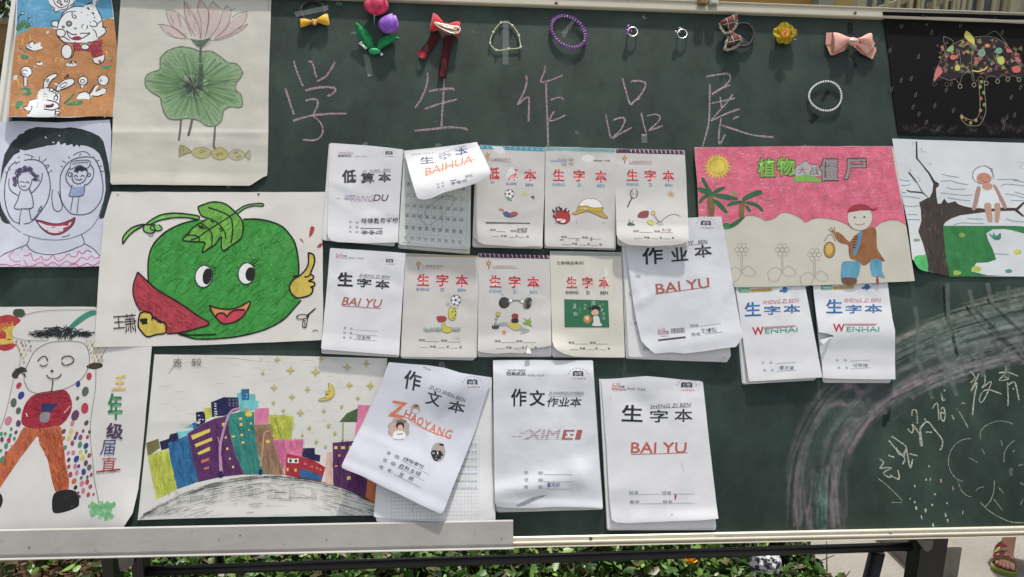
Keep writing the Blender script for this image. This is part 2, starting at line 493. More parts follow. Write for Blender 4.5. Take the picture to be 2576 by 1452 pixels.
def sheet_mesh(name, sheet, outline, mat, parent, thick=0.35, sm=True, raw_frame=None, back=None):
    """the paper itself: traced outline, draped grid, real thickness"""
    p = PP(outline)
    if raw_frame is not None: p = [raw_frame(*q) for q in p]
    if sm: p = smooth_pts(p, True, 3)
    bm = BM(); vs = [bm.verts.new((x, y, 0)) for x, y in p]
    for t in tessellate_polygon([[Vector((x, y, 0)) for x, y in p]]):
        if len(set(t)) == 3:
            try: bm.faces.new([vs[i] for i in t])
            except ValueError: pass
    drape(bm, sheet.step)
    for v in bm.verts: v.co = sheet.pt(v.co.x, v.co.y, 0)
    for f in bm.faces:
        f.normal_update()
        if f.normal.y > 0: f.normal_flip()
    # extrude the rim backwards
    r = bmesh.ops.extrude_face_region(bm, geom=[f for f in bm.faces])
    nv = [g for g in r['geom'] if isinstance(g, bmesh.types.BMVert)]
    for v in nv: v.co.y -= 0.0
    old = [v for v in bm.verts if v not in set(nv)]
    for v in old: v.co.y += thick * MM
    bm.normal_update()
    for e in bm.edges:
        if len(e.link_faces) == 2 and e.link_faces[0].normal.dot(e.link_faces[1].normal) < 0.6: e.smooth = False
    return obj(name, bm, mat, parent, smooth=False if thick > 1.5 else True)
def rounded(c, r=(6, 6, 6, 6), frame=None):
    """outline through four corners with small rounded or snipped corners (photo pixels)"""
    out = []
    for i in range(4):
        p = Vector(c[i]); a = Vector(c[i - 1]); b = Vector(c[(i + 1) % 4]); q = r[i]
        if q <= 0.5: out.append(tuple(p)); continue
        pa = p + (a - p).normalized() * q; pb = p + (b - p).normalized() * q
        for t in (0, 0.25, 0.5, 0.75, 1): out.append(tuple(pa * (1 - t) ** 2 + p * 2 * t * (1 - t) + pb * t * t))
    return out
def densify(p, n=6, j=0.0):
    out = []
    for i in range(len(p)):
        a = p[i]; b = p[(i + 1) % len(p)]
        L = math.hypot(b[0] - a[0], b[1] - a[1]); m = max(1, int(L / 40))
        for k in range(m):
            t = k / m; out.append((a[0] + (b[0] - a[0]) * t + random.uniform(-j, j), a[1] + (b[1] - a[1]) * t + random.uniform(-j, j)))
    return out
def sstep(a, b, x):
    t = max(0, min(1, (x - a) / (b - a))); return t * t * (3 - 2 * t)
# ------------------------------------------------------------------ blackboard, frame, tray
def board_material():
    m, nt, p = nodes_of('slate_green')
    n1 = noise_node(nt, 2.2, 5, 0.6); n2 = noise_node(nt, 16, 6, 0.7, stretch=(1, 1, 0.5)); n3 = noise_node(nt, 900, 3, 0.7)
    a = col(26, 40, 33); b = col(52, 69, 60)
    f = math_(nt, 'MULTIPLY', n1, n2)
    base = mixc(nt, ramp(nt, f, [(0.16, (0,) * 3), (0.42, (1,) * 3)]), a, b)
    g = ramp(nt, n3, [(0.3, (0.8,) * 3), (0.7, (1.25,) * 3)])
    base2 = mixc(nt, 1.0, base, g); base2.node.blend_type = 'MULTIPLY'
    nt.links.new(base2, p.inputs['Base Color']); p.inputs['Roughness'].default_value = 0.48; p.inputs['Specular IOR Level'].default_value = 0.35
    bump(nt, p, n3, 0.0004)
    return m
slate = board_material()
alu = plain('brushed_aluminium', (180, 174, 156), 0.42, 0.15, 0.05, 25, 0.5)
alu_l = plain('pale_aluminium', (222, 220, 205), 0.38, 0.1, 0.04, 25, 0.5)
alu_g = plain('grey_sheet_metal', (154, 151, 146), 0.55, 0.1, 0.07, 14, 0.4, bmp=0.0012)
screwm = plain('screw_steel', (110, 105, 98), 0.35, 0.9)
# edges of the board face, from the traced frame
zt0 = at(1304, 0, -0.012).z; zt1 = at(2813, 54, -0.012).z
zb0 = at(1640, 1706, -0.012).z; zb1 = at(3264, 1683, -0.012).z
xl = at(30, 60, -0.014).x
ZT = (zt0 + zt1) / 2; ZB = (zb0 + zb1) / 2; XL = xl; XR = at(3264, 900).x + 0.28
FT = at(1900, -2, -0.012).z                    # outer top edge
ZTO = (at(2304, 4, -0.012).z + at(2800, 24, -0.012).z) / 2
ZBO = (at(1700, 1741, -0.012).z + at(3100, 1717, -0.012).z) / 2
board = thing('blackboard', 'large dark green chalkboard in an aluminium frame, covered with drawings and exercise books', 'blackboard', ((XL + XR) / 2, 0, ZBO))
bm = BM(); box(bm, (XL + 0.01, 0.0, ZBO + 0.004), (XR - 0.01, 0.018, ZTO - 0.004)); obj('board_face', bm, slate, board)
def profile(bm, p0, p1, prof, axis):
    """extrude a y/z (or y/x) profile along the board edge"""
    if axis == 'x':
        A = [(p0, y, z) for y, z in prof]; B = [(p1, y, z) for y, z in prof]
    else:
        A = [(x, y, p0) for y, x in prof]; B = [(x, y, p1) for y, x in prof]
    hexa(bm, A, B)
# top rail: front face, groove and a raised outer lip
ts = ZT; te = ZTO
bm = BM(); profile(bm, XL, XR, [(0.0, ts), (-0.008, ts), (-0.010, ts + 0.002), (-0.010, te - 0.006), (-0.009, te - 0.0045), (-0.009, te - 0.003), (-0.012, te - 0.002), (-0.012, te), (0.022, te), (0.022, ts)], 'x')
ft = obj('top_rail', bm, alu, board)
bs, be = ZB, ZBO
bm = BM(); profile(bm, XL, XR, [(0.0, bs), (-0.010, bs), (-0.012, bs - 0.002), (-0.012, be + 0.010), (-0.016, be + 0.008), (-0.016, be + 0.006), (-0.010, be + 0.005), (-0.010, be + 0.0025), (-0.019, be + 0.001), (-0.019, be), (0.022, be), (0.022, bs)], 'x')
fb = obj('bottom_rail', bm, alu, board)
# fine ribs along the right hand stretch of the bottom rail
bm = BM()
xr0 = at(2275, 1710).x
nrib = 8
for i in range(nrib):
    z = be + 0.0125 + (bs - 0.004 - be - 0.0125) * i / (nrib - 1)
    box(bm, (xr0, -0.0128, z), (XR - 0.02, -0.0119, z + 0.0010))
obj('rail_ribs', bm, alu_l, board)
fw = 0.022
bm = BM(); profile(bm, ZBO + 0.0005, ZTO - 0.0005, [(0.0, XL + fw), (-0.010, XL + fw), (-0.0115, XL + fw - 0.002), (-0.0115, XL + 0.011), (-0.006, XL + 0.0105), (-0.006, XL + 0.0085), (-0.0155, XL + 0.008), (-0.0155, XL), (0.0215, XL), (0.0215, XL + fw)], 'z')
obj('left_rail', bm, alu_l, board)
bm = BM(); profile(bm, ZBO + 0.0005, ZTO - 0.0005, [(0.0, XR - fw), (-0.0115, XR - fw), (-0.0115, XR - 0.011), (-0.0155, XR - 0.008), (-0.0155, XR), (0.0215, XR), (0.0215, XR - fw)], 'z')
obj('right_rail', bm, alu_l, board)
def screw(px, py, parent, r=0.0035, y=-0.012):
    c = at(px, py, y); bm = BM()
    bmesh.ops.create_cone(bm, cap_ends=True, segments=14, radius1=r, radius2=r * 0.7, depth=0.0022, matrix=Matrix.Translation((c.x, y - 0.0008, c.z)) @ Matrix.Rotation(math.pi / 2, 4, 'X'))
    box(bm, (c.x - r * 0.6, y - 0.0024, c.z - 0.0003), (c.x + r * 0.6, y - 0.0018, c.z + 0.0003))
    obj('screw', bm, screwm, parent)
screw(1773, 10, ft); screw(2726, 42, ft)
screw(1883, 1717, fb); screw(2838, 1704, fb)
# two small fittings clamped over the top rail
for (x0, x1, rgb, nm) in ((2226, 2252, (120, 98, 68), 'clip'), (2261, 2288, (165, 170, 150), 'clip')):
    a = at(x0, 16, -0.015); b = at(x1, 0, -0.015); bm = BM()
    box(bm, (a.x, -0.019, a.z), (b.x, -0.0125, te + 0.006)); box(bm, (a.x, -0.0185, te + 0.0005), (b.x, 0.024, te + 0.0058)); box(bm, (a.x + 0.003, -0.0205, a.z + 0.002), (b.x - 0.003, -0.0192, te + 0.003))
    bmesh.ops.bevel(bm, geom=bm.edges[:], offset=0.0008, segments=1)
    obj(nm, bm, plain('clip_%d' % x0, rgb, 0.4, 0.6), board)
# flat grey tray cover fixed over the left stretch of the bottom rail
tz1 = (at(60, 1690, -0.022).z + at(1500, 1657, -0.022).z) / 2
tx1 = at(1636, 1700, -0.022).x
bm = BM(); hexa(bm, [(XL - 0.02, y, z) for y, z in ((-0.0165, tz1), (-0.0215, tz1 - 0.0025), (-0.0225, be + 0.0075), (-0.0200, be + 0.0040), (-0.0200, be + 0.0022), (-0.0275, be - 0.0002), (-0.0275, be - 0.0014), (-0.0195, be - 0.0012), (-0.0165, be + 0.001))],
     [(tx1, y, z) for y, z in ((-0.0165, tz1), (-0.0215, tz1 - 0.0025), (-0.0225, be + 0.0075), (-0.0200, be + 0.0040), (-0.0200, be + 0.0022), (-0.0275, be - 0.0002), (-0.0275, be - 0.0014), (-0.0195, be - 0.0012), (-0.0165, be + 0.001))])
tc = obj('tray_cover', bm, alu_g, board)
bm = BM(); rs = random.Random(8)
for k in range(13):
    x = rs.uniform(XL + .05, tx1 - .02); z = rs.uniform(be + .01, tz1 - .006); r_ = rs.uniform(.0006, .0016); bmesh.ops.create_circle(bm, cap_ends=True, segments=7, radius=r_, matrix=Matrix.Translation((x, -0.0228, z)) @ Matrix.Rotation(math.pi / 2, 4, 'X'))
o = obj('tray_specks', bm, plain('tray_dirt', (88, 84, 78), 0.8), tc); o['kind'] = 'stuff'

# ------------------------------------------------------------------ chalk on the board
bs_ = Sheet([(0, 0), (3264, 0), (3264, 1840), (0, 1840)], 0.0, None, step=5000)
PK = (212, 170, 188)
def chalk(name, strokes, frame, w, rgb, a=0.66):
    c = Art(bs_, frame, base=0.15); c.kind = 'chalk'
    for s in strokes: c.line(s, w * random.uniform(1.0, 1.35), rgb, a=a, wob=0.25)
    return c.done(name, board)
F_ = 'F'
chalk('chalk_character', ["190,480 205,540 235,620 262,680", "303,492 325,485 345,520 358,580 372,610", "516,490 480,550 440,605 372,642", "122,698 150,780 172,850 190,905",
      "282,715 350,697 440,688 505,695 518,715 490,745 455,758", "282,795 335,782 372,790 378,830 355,880 345,915", "182,955 260,930 360,908 500,898 605,898", "345,915 400,970 420,1030 400,1080 350,1108 255,1102"], F_, 5.2, PK)
chalk('chalk_character', ["1243,575 1247,620 1230,700 1190,790 1145,852", "1258,722 1330,708 1440,700 1450,715", "1222,862 1340,820 1480,785", "1378,620 1368,800 1360,900 1355,1000", "1145,1032 1300,1018 1420,1005 1520,1012 1562,1025"], F_, 5.0, PK)
chalk('chalk_character', ["2025,598 2028,650 2005,730 1955,830 2010,780 2045,772 2045,860 2043,960", "2175,520 2170,560 2140,635 2155,650 2240,625 2312,595", "2182,655 2185,800 2192,950 2198,1150", "2218,788 2270,770 2305,772 2312,792", "2245,878 2215,930 2215,955 2270,940 2335,908"], F_, 4.0, PK)
chalk('chalk_character', ["308,620 335,720 370,825 400,800 445,775", "372,645 420,638 470,645 490,665 475,710 435,770 375,822", "175,900 195,1000 222,1090 300,1050 380,1008", "232,948 290,930 325,938 322,970 290,1030 230,1085",
      "455,890 475,980 495,1065 460,1062", "505,915 560,903 600,915 600,945 560,990 515,1030", "515,1030 560,1018 625,993"], 'G', 4.2, (215, 180, 195))
chalk('chalk_character', ["970,605 1060,590 1130,582 1158,605 1150,640 1100,690 1012,745", "1012,745 1090,700 1158,672", "998,665 995,850 985,990 940,1158", "1012,815 1100,798 1195,775", "1080,765 1090,850", "1178,742 1140,800 1060,890 1005,955", "1005,955 1110,905 1232,860", "1085,935 1070,1060 1075,1138 1118,1062", "1180,940 1225,918", "1090,990 1200,1025 1330,1065 1500,1085"], 'G', 4.2, (210, 180, 195))
YG = (200, 206, 184)
for strokes in (["8,880 40,905 12,950 60,945 100,950 40,985 80,1020 105,1010", "150,965 160,1010 155,1035 110,1015 90,1000", "75,850 122,865"],
                ["100,702 150,735 215,790 180,850 150,830 140,790", "80,735 130,795 182,848 205,880 185,920", "215,790 230,880 248,950 262,880", "240,838 302,855", "215,792 195,870"],
                ["258,545 262,505 292,505 300,570 300,605", "225,645 258,678 270,640 260,610 300,660 318,690 325,765 338,765 320,650", "318,650 375,590 430,650 480,710 495,750 485,800 470,805", "365,672 412,674", "355,565 375,600"],
                ["415,490 450,445 462,500 465,580", "480,500 500,480 515,530 505,585 485,570 480,520 505,530", "565,540 583,575", "485,375 495,425 515,420", "505,345 515,355"],
                ["710,200 745,250 712,290", "775,220 740,300 715,355 760,290 740,400 725,542", "820,225 822,290 800,330 870,280 840,370 800,440 778,425 800,365 850,345 950,378", "640,448 672,450", "625,515 660,580 690,638"],
                ["928,215 1000,210 1075,240", "985,160 980,215 932,272 1005,262 970,245", "995,285 1000,380 1000,472", "1000,310 1040,285 1060,310 1085,425", "1035,330 1045,345"]):
    chalk('chalk_character', strokes, 'U2', 3.4, YG, 0.85)
for st_ in ["715,722 650,730 590,770 550,840 540,910 560,980 600,1030 658,1055", "612,1050 640,1120 680,1160 718,1172", "790,725 788,670 830,620 920,587 1000,595 1040,612", "895,1040 892,1110 870,1190 825,1248",
      "785,1210 830,1260 900,1310 985,1352", "890,1190 930,1240 955,1272", "1050,735 1000,780 970,840 970,905", "750,1130 770,1105 812,1095", "925,1095 965,1145", "695,868 765,905", "948,735 955,775", "795,800 820,840", "1035,825 1052,812",
      "0,1030 80,1095 185,1200", "102,1215 185,1215", "985,1352 1040,1368 1120,1370", "1115,1190 1095,1235", "1080,930 1120,918", "1095,1060 1120,1080"]: chalk('chalk_stroke', [st_], 'U2', 2.6, (175, 182, 165), 0.6)
c = Art(bs_, 'U2', 0.15); c.kind = 'chalk'
for x, y, pk in ((388, 935, 0), (403, 1038, 1), (368, 1038, 0), (480, 1048, 1), (280, 1088, 0), (575, 1105, 1), (432, 1150, 0), (248, 1185, 0), (277, 1212, 0), (530, 1220, 0), (415, 1233, 0), (290, 1257, 0), (363, 1276, 0), (515, 1310, 0), (533, 1355, 0), (420, 1388, 0), (653, 1290, 0), (330, 1330, 0)):
    L = 14 if y > 1250 or pk else 8
    c.line([(x, y - L), (x + random.uniform(-6, 8), y + L)], 4.5, (215, 160, 170) if pk else (200, 205, 195), sm=False, wob=0.4, a=0.85)
c.done('chalk_flecks', board, kind='stuff')
# the wiped chalk rainbow: many faint strokes that follow its arc
def arc_pts(t0, t1, off, n=14):
    """centre line traced in crop U, t in 0..1 from the foot to the right edge"""
    ctl = smooth_pts(PP("150,1400 155,1180 190,980 290,780 440,620 620,500 830,400 1040,330 1340,260 1500,240"), False, 12)
    out = []; m = len(ctl)
    for i in range(n):
        t = (t0 + (t1 - t0) * i / (n - 1)) * (m - 1.01); k = int(t); fr = t - k
        x = ctl[k][0] * (1 - fr) + ctl[k + 1][0] * fr; y = ctl[k][1] * (1 - fr) + ctl[k + 1][1] * fr
        dx = ctl[k + 1][0] - ctl[k][0]; dy = ctl[k + 1][1] - ctl[k][1]; l = math.hypot(dx, dy) or 1
        out.append((x - dy / l * off, y + dx / l * off))
    return out
c = Art(bs_, 'U', 0.1); c.kind = 'smear'; c.inc = 0.15
rs = random.Random(3)
for i in range(640):
    band = rs.random(); t0 = rs.uniform(0.0, 0.95); t1 = min(0.999, t0 + rs.uniform(0.05, 0.28)); off = (-135 + 290 * band + rs.gauss(0, 22)) * (0.9 + 0.55 * t0)
    if band > 0.70: rgb = (198, 188, 192)
    elif band > 0.45: rgb = (184, 188, 186)
    elif band > 0.2: rgb = (180, 202, 196)
    else: rgb = (196, 184, 188) if t0 < 0.5 else (206, 212, 190)
    a = rs.uniform(0.03, 0.13) * (1.5 if t0 > 0.5 else 0.75) * (1.3 if band > 0.86 else 1) * 0.72
    if 0.22 < band < 0.62 and t0 < 0.5: a *= 0.35
    c.line(arc_pts(t0, t1, off, 9), rs.choice((3, 4, 6, 9, 14, 20)), rgb, a=a, sm=False, wob=0.45)
for i in range(80):
    x = rs.uniform(60, 340); y = rs.uniform(1050, 1300)
    c.line([(x, y), (x + rs.uniform(-12, 12), y + 80), (x + rs.uniform(-20, 20), min(1398, y + 200))], rs.uniform(4, 11), (185, 160, 170) if not 160 < x < 240 else (130, 180, 165), a=rs.uniform(0.04, 0.14))
for p in ("250,720 300,700 350,720", "560,700 500,760 430,850 350,980", "330,620 380,600 420,640", "560,690 620,640 720,600 830,560"):
    for k in range(6): c.line([(x + rs.uniform(-14, 14), y + rs.uniform(-14, 14)) for x, y in PP(p)], rs.uniform(5, 12), (190, 160, 175), a=0.14)
for k in range(60):
    x = rs.uniform(700, 1320); y = rs.uniform(300, 520)
    c.line([(x, y), (x + rs.uniform(30, 90), y - rs.uniform(15, 60))], rs.uniform(4, 9), rs.choice([(150, 175, 170), (170, 180, 140), (120, 160, 165)]), a=rs.uniform(0.08, 0.22))
c.done('chalk_rainbow_smear', board, kind='stuff')
# paths of a wet cloth: nearly clean slate
c = Art(bs_, 'U', 0.5); c.kind = 'smear'
for p, w in (("1000,170 1100,290 1240,390 1330,470", 7), ("1060,190 1180,310 1300,430", 9), ("1120,130 1240,250 1330,330", 8), ("1130,280 1230,380 1290,420", 8), ("560,760 548,830", 16), ("580,720 570,800", 9), ("880,60 890,200 930,330 950,440", 10)):
    for k in range(3): c.line([(x + rs.uniform(-5, 5), y + rs.uniform(-5, 5)) for x, y in PP(p)], w, (26, 38, 34), a=0.5, kind='smear')
for p, w in (("900,40 905,240 925,330", 12), ("1020,75 1045,180", 12), ("1120,40 1155,185", 14), ("1235,55 1240,190", 12), ("830,330 850,420 910,560 950,660", 14), ("950,730 985,790 1010,835", 5), ("720,170 735,300 730,480", 12), ("1090,370 1095,560", 14), ("1225,480 1230,560", 18), ("740,480 790,600 820,680", 12), ("1250,1060 1252,1100", 12), ("860,640 885,680", 5)):
    for k in range(3): c.line([(x + rs.uniform(-4, 4), y + rs.uniform(-4, 4)) for x, y in PP(p)], w, (118, 128, 122), a=0.32)
for x0, y0, x1, y1, w in ((2850, 60, 2850, 110, 14), (2075, 330, 2077, 345, 8)): pass
c.done('wiped_streak', board, kind='stuff')
# smudges, an old wiped haze and dark marks elsewhere on the slate
c = Art(bs_, 'G', 0.1); c.kind = 'smear'
c.line("2100,180 2108,270", 16, (25, 33, 31), a=0.8); c.line("1940,715 1880,800", 14, (22, 30, 28), a=0.9); c.line("1840,905 1790,970", 18, (22, 30, 28), a=0.9); c.line("2125,450 2150,540", 10, (25, 33, 31), a=0.7)
c.line("470,125 485,150", 5, (180, 190, 190), a=0.6); c.line("430,170 480,140", 3, (110, 125, 125), a=0.5)
c.inc = 0.1; c.F('F'); 
for k in range(70):
    x = rs.uniform(50, 2500); y = rs.uniform(60, 1120); t = rs.uniform(-0.5, 0.5); L = rs.uniform(60, 260); q = rs.uniform(-30, 30)
    c.line([(x, y), (x + L * .5 * math.cos(t), y + L * .5 * math.sin(t) + q), (x + L * math.cos(t), y + L * math.sin(t))], rs.choice((14, 24, 40, 60)), (118, 130, 124), a=rs.uniform(0.02, 0.07))
for k in range(26):
    x = rs.uniform(300, 2500); y = rs.uniform(60, 1100); c.line([(x, y), (x + rs.uniform(-40, 60), y + rs.uniform(-20, 50))], 0.9, (120, 128, 124), a=0.35, sm=False)
c.line("525,25 570,35", 8, (150, 165, 165), a=0.5); c.line("640,265 665,258 685,270", 7, (150, 165, 165), a=0.6); c.line("1580,238 1620,260", 5, (130, 150, 150), a=0.5); c.line("775,590 795,600", 7, (210, 215, 215), a=0.6)
c.line("2410,1035 2440,1060", 7, (120, 130, 130), a=0.6); c.line("1300,960 1325,965", 4, (140, 150, 150), a=0.4)
c.F('U')
for k in range(60):
    x = rs.uniform(-1500, 1000); y = rs.uniform(-200, 1380); t = rs.uniform(-0.6, 0.4); L = rs.uniform(60, 220)
    c.line([(x, y), (x + L * .5 * math.cos(t), y + L * .5 * math.sin(t) + rs.uniform(-20, 20)), (x + L * math.cos(t), y + L * math.sin(t))], rs.choice((10, 20, 34)), (112, 122, 118), a=rs.uniform(0.02, 0.06))
c.done('slate_smudge', board, kind='stuff')
# ------------------------------------------------------------------ children's drawings
BK = (42, 40, 48)
def drawing(name, label, cat, corners, h0, mat, lift=None, bumps=0.5, r=(3, 3, 3, 3), outline=None, step=20, bf=5.0, seed=1, jag=0.6):
    c = corners
    p = at(*c[3], 0)
    p2 = at(*c[2], 0)
    root = thing(name, label, cat, ((p.x + p2.x) / 2, 0, min(p.z, p2.z)), 'pupils\' drawings taped on the blackboard')
    sh = Sheet(c, h0, lift, step, bumps, bf, seed)
    o = outline or densify(rounded(c, r), j=jag)
    sheet_mesh('paper', sh, o, mat, root, sm=False)
    return root, sh
WP = paper_mat('white_drawing', (208, 212, 216), wr=0.5)
CP = paper_mat('cream_drawing', (208, 207, 200), wr=0.4)
LP = paper_mat('lotus_rice_paper', (196, 193, 182), wr=0.8, crease=0.22, stain=0.07)
CR = paper_mat('canvas_drawing', (208, 206, 202), wr=0.4)

# 1 child and rabbit, top left, over the frame
cs = [(54, -30), (352, -30), (361, 372), (24, 373)]
root, sh = drawing('crayon_drawing', 'crayon drawing of a laughing child and a rabbit on orange ground, at the top left', 'drawing', cs, 3.0, WP,
                   lambda u, v: 13.5 * (1 - sstep(0.0, 0.35, u)) + 5 * sstep(0.80, 1.0, v) + 2 * math.sin(u * 5), outline=densify([(54, -30), (352, -30), (361, 40), (372, 140), (376, 200), (366, 300), (361, 372), (300, 370), (225, 375), (100, 373), (24, 373), (36, 240), (46, 110)], j=0.5), bumps=0.8)
a = Art(sh, 'A2', 0.3); a.kind = 'crayon'
a.fill("205,-100 1275,-100 1310,200 1180,230 900,300 600,320 380,318 190,395", (72, 148, 186), sm=False)
a.fill("95,1345 140,800 182,400 260,345 380,315 560,318 620,335 700,350 1000,300 1180,245 1250,205 1318,222 1345,450 1362,640 1330,1000 1305,1345 800,1350 400,1352", (178, 118, 60), sm=False)
a.inc = 0.1
for k in range(46):
    x = random.uniform(170, 1290); y = random.uniform(380, 1280)
    a.line([(x, y), (x + random.uniform(-15, 25), y + random.uniform(30, 90))], 4, random.choice([(196, 140, 70), (160, 104, 58), (205, 155, 60)]), sm=False)
a.inc = 1.0
a.fill("190,350 200,280 250,240 310,240 345,275 350,310 260,350", (45, 110, 75)); a.line("190,395 260,360 330,340", 7, (60, 160, 165))
a.fill("225,625 290,640 330,650 310,690 255,675", (50, 120, 80)); a.fill("228,1040 270,1015 350,1025 400,1070 400,1110 300,1110 232,1080", (46, 120, 76)); a.fill("185,1185 260,1168 262,1215 190,1260", (46, 120, 76))
a.fill("1160,745 1220,770 1300,750 1280,785 1230,803 1180,785", (60, 135, 95)); a.fill("860,1070 875,1080 800,1170 760,1200 730,1195 790,1140", (50, 115, 70)); a.fill("755,1205 830,1185 930,1162 965,1180 930,1215 820,1225", (50, 120, 72))
a.done('background_colouring', root)
a = Art(sh, 'A2', 0.75); a.kind = 'print'; a.wm = 1.55
W_ = (212, 216, 226); RD = (150, 38, 52)
a.fill("550,-40 850,-40 860,30 830,60 790,110 720,125 640,140 620,100 590,70", W_); a.line("548,-10 580,60 630,95 625,125 655,138 700,115 760,105 800,70 850,40 855,10", 1.8, BK); a.line("620,0 640,50 690,88 740,80 790,50 810,0", 1.8, BK)
a.ell(685, 22, 20, 16, None, w=2); a.ell(765, 8, 20, 14, None, w=2); a.line("655,20 670,30", 2.5, BK); a.fill("690,50 712,40 728,55 715,72", RD)
a.kind = 'crayon'
a.fill("785,485 860,480 920,500 940,570 1030,565 1045,500 1110,480 1160,455 1190,480 1170,560 1195,600 1180,650 1110,670 1060,650 1035,595 860,585 850,530", RD, jag=0.6)
a.kind = 'print'
a.fill("670,300 690,220 740,140 800,95 880,75 960,80 1000,60 1070,40 1075,-30 1150,-30 1115,80 1150,170 1190,240 1180,320 1230,330 1225,380 1160,420 1100,480 960,495 800,490 740,480 690,430 655,390 655,345 600,300 600,250 660,240", W_)
a.line("690,235 720,190 780,140 900,135 1000,165 1050,210 1035,310 1090,350 1115,400 1110,470 1000,492 850,488 760,440 720,420", 2.0, BK)
a.line("662,330 675,280 700,215 740,140 810,95 880,75 970,80 1010,95 1060,140 1090,200 1130,240", 2.0, BK); a.line("1000,60 1025,40 1070,40 1070,120 1085,165 1050,135 1015,80", 2.0, BK); a.line("1135,-10 1110,70 1150,150 1185,240", 2.0, BK)
a.line("690,250 640,240 600,260 605,300 660,315", 2.0, BK); a.line("655,345 690,340 730,345 755,380 740,420 705,430 655,400 655,345", 2, BK); a.line("655,400 690,450 740,490 775,500", 2, BK)
a.line("1040,265 1060,240 1110,255 1120,300 1070,310 1035,290", 2, BK); a.line("1120,290 1180,240 1195,310 1225,320 1215,345 1232,360 1200,400 1130,445", 2, BK)
for x in (798, 980): a.ell(x, 275 + (x - 798) * 0.19, 32, 30, None, w=2); a.ell(x, 275 + (x - 798) * 0.19, 17, 17, None, w=1.8); a.ell(x, 278 + (x - 798) * 0.19, 5, 6, BK)
a.line("835,140 835,185 855,210 880,205 875,185 850,170", 2, BK); a.ell(732, 312, 12, 11, None, w=2); a.line("858,320 870,335 888,322", 2, BK)
a.line("768,355 790,410 830,450 900,462 960,440 1000,415 1025,390 960,385 900,395 835,398 768,355", 2.2, BK); a.fill("830,450 855,425 900,418 935,430 945,455 900,463", RD); a.ell(1030, 388, 10, 10, None, w=1.8)
a.ell(772, 598, 62, 84, W_, w=2); a.line("850,520 860,590 840,650 820,672", 2, BK); a.ell(985, 545, 48, 30, W_, w=2)
a.fill("1075,680 1110,670 1200,640 1215,620 1205,700 1160,735 1110,730 1080,710", W_); a.fill("1092,705 1140,690 1180,695 1165,728 1120,728", RD); a.line("1075,680 1085,720 1130,742 1185,720 1210,680 1215,620", 2, BK)
for (x, y, r1) in ((262, 153, 17), (340, 187, 15), (360, 280, 13), (243, 555, 13), (290, 580, 13)): a.ell(x, y, r1, r1 * 0.8, W_, w=1.5)
a.line("245,165 215,190 210,250", 1.6, BK); a.line("338,200 320,235", 1.6, BK)
a.fill("330,510 370,475 400,515 465,490 475,530 495,555 420,585 340,575 300,540", W_); a.line("325,515 370,475 400,515 405,545", 2, BK); a.line("320,525 370,555 425,550 470,535 495,550 440,580 360,582 310,555 300,535", 2, BK)
for q in ((365, 490), (345, 520), (385, 528), (410, 535)): a.ell(q[0], q[1], 5, 5, BK)
a.fill("415,735 440,718 455,735 480,720 492,745 450,755", W_); a.line("415,740 425,710 440,735 460,710 470,735 492,735", 1.6, BK)
a.fill("765,735 790,715 820,740 850,715 870,735 895,740 860,765 780,765", W_); a.line("765,740 790,715 805,745 825,705 840,745 875,710 880,745", 1.6, BK)
a.fill("1250,690 1275,660 1310,655 1290,700", (160, 150, 100)); a.line("1255,680 1280,665 1300,680 1285,700 1300,650", 1.4, BK)
for (x, y, r1, st) in ((303, 830, 66, 1), (960, 935, 55, 1), (1195, 928, 62, 0)):
    if st: a.fill([(x - 25, y + 40), (x + 15, y + 40), (x + 15, y + 165 if x < 500 else y + 80), (x - 20, y + 165 if x < 500 else y + 80)], W_, sm=False); a.line([(x - 28, y + 60), (x - 25, y + 165 if x < 500 else y + 80)], 1.8, BK); a.line([(x + 10, y + 60), (x + 10, y + 165 if x < 500 else y + 80)], 1.8, BK)
    a.ell(x, y, r1, r1 * 0.92, W_, w=2, j=0.03); a.ell(x - 18 if x < 500 else x - 4, y + 5, r1 * 0.52, r1 * 0.42, (150, 140, 165), w=1); a.ell(x - 18 if x < 500 else x - 4, y + 5, r1 * 0.33, r1 * 0.26, W_)
a.fill("890,1130 905,1090 980,1065 1020,1085 1060,1080 1110,990 1140,995 1100,1060 1190,1020 1230,1040 1215,1080 1140,1110 1060,1120 1045,1150 980,1145 900,1150", W_); a.line("890,1120 920,1080 990,1062 1035,1090 1045,1155", 2, BK); a.line("1035,1080 1090,1000 1130,985", 2, BK); a.line("1060,1110 1150,1110 1220,1060 1225,1025 1170,1030 1110,1060", 2, BK)
# rabbit
a.fill("500,1010 510,960 540,900 600,860 660,850 650,890 600,920 560,980 540,1020", W_); a.line("500,1015 510,950 545,895 610,858 660,855 650,890 600,925 560,985 545,1015", 2, BK); a.line("515,1000 530,950 560,915 550,960 525,1005", 1.8, BK)
a.fill("640,1050 670,985 740,930 820,910 860,930 850,970 780,1010 700,1040", W_); a.line("645,1050 665,990 730,935 820,908 862,935 845,975 770,1015 690,1045", 2, BK); a.line("690,1010 710,975 760,955 775,975 740,1005 700,1020", 1.8, BK)
a.fill("415,1145 440,1070 490,1025 560,1015 640,1040 695,1080 695,1150 680,1195 690,1240 660,1275 640,1350 320,1350 350,1290 265,1265 262,1245 320,1230 345,1165", W_)
a.line("430,1140 440,1080 490,1028 570,1018 650,1045 695,1085 690,1180", 2, BK); a.line("345,1165 420,1145 520,1155 600,1170 665,1195 685,1240 650,1260 600,1275 500,1260 420,1235 350,1200 325,1180", 2.4, BK)
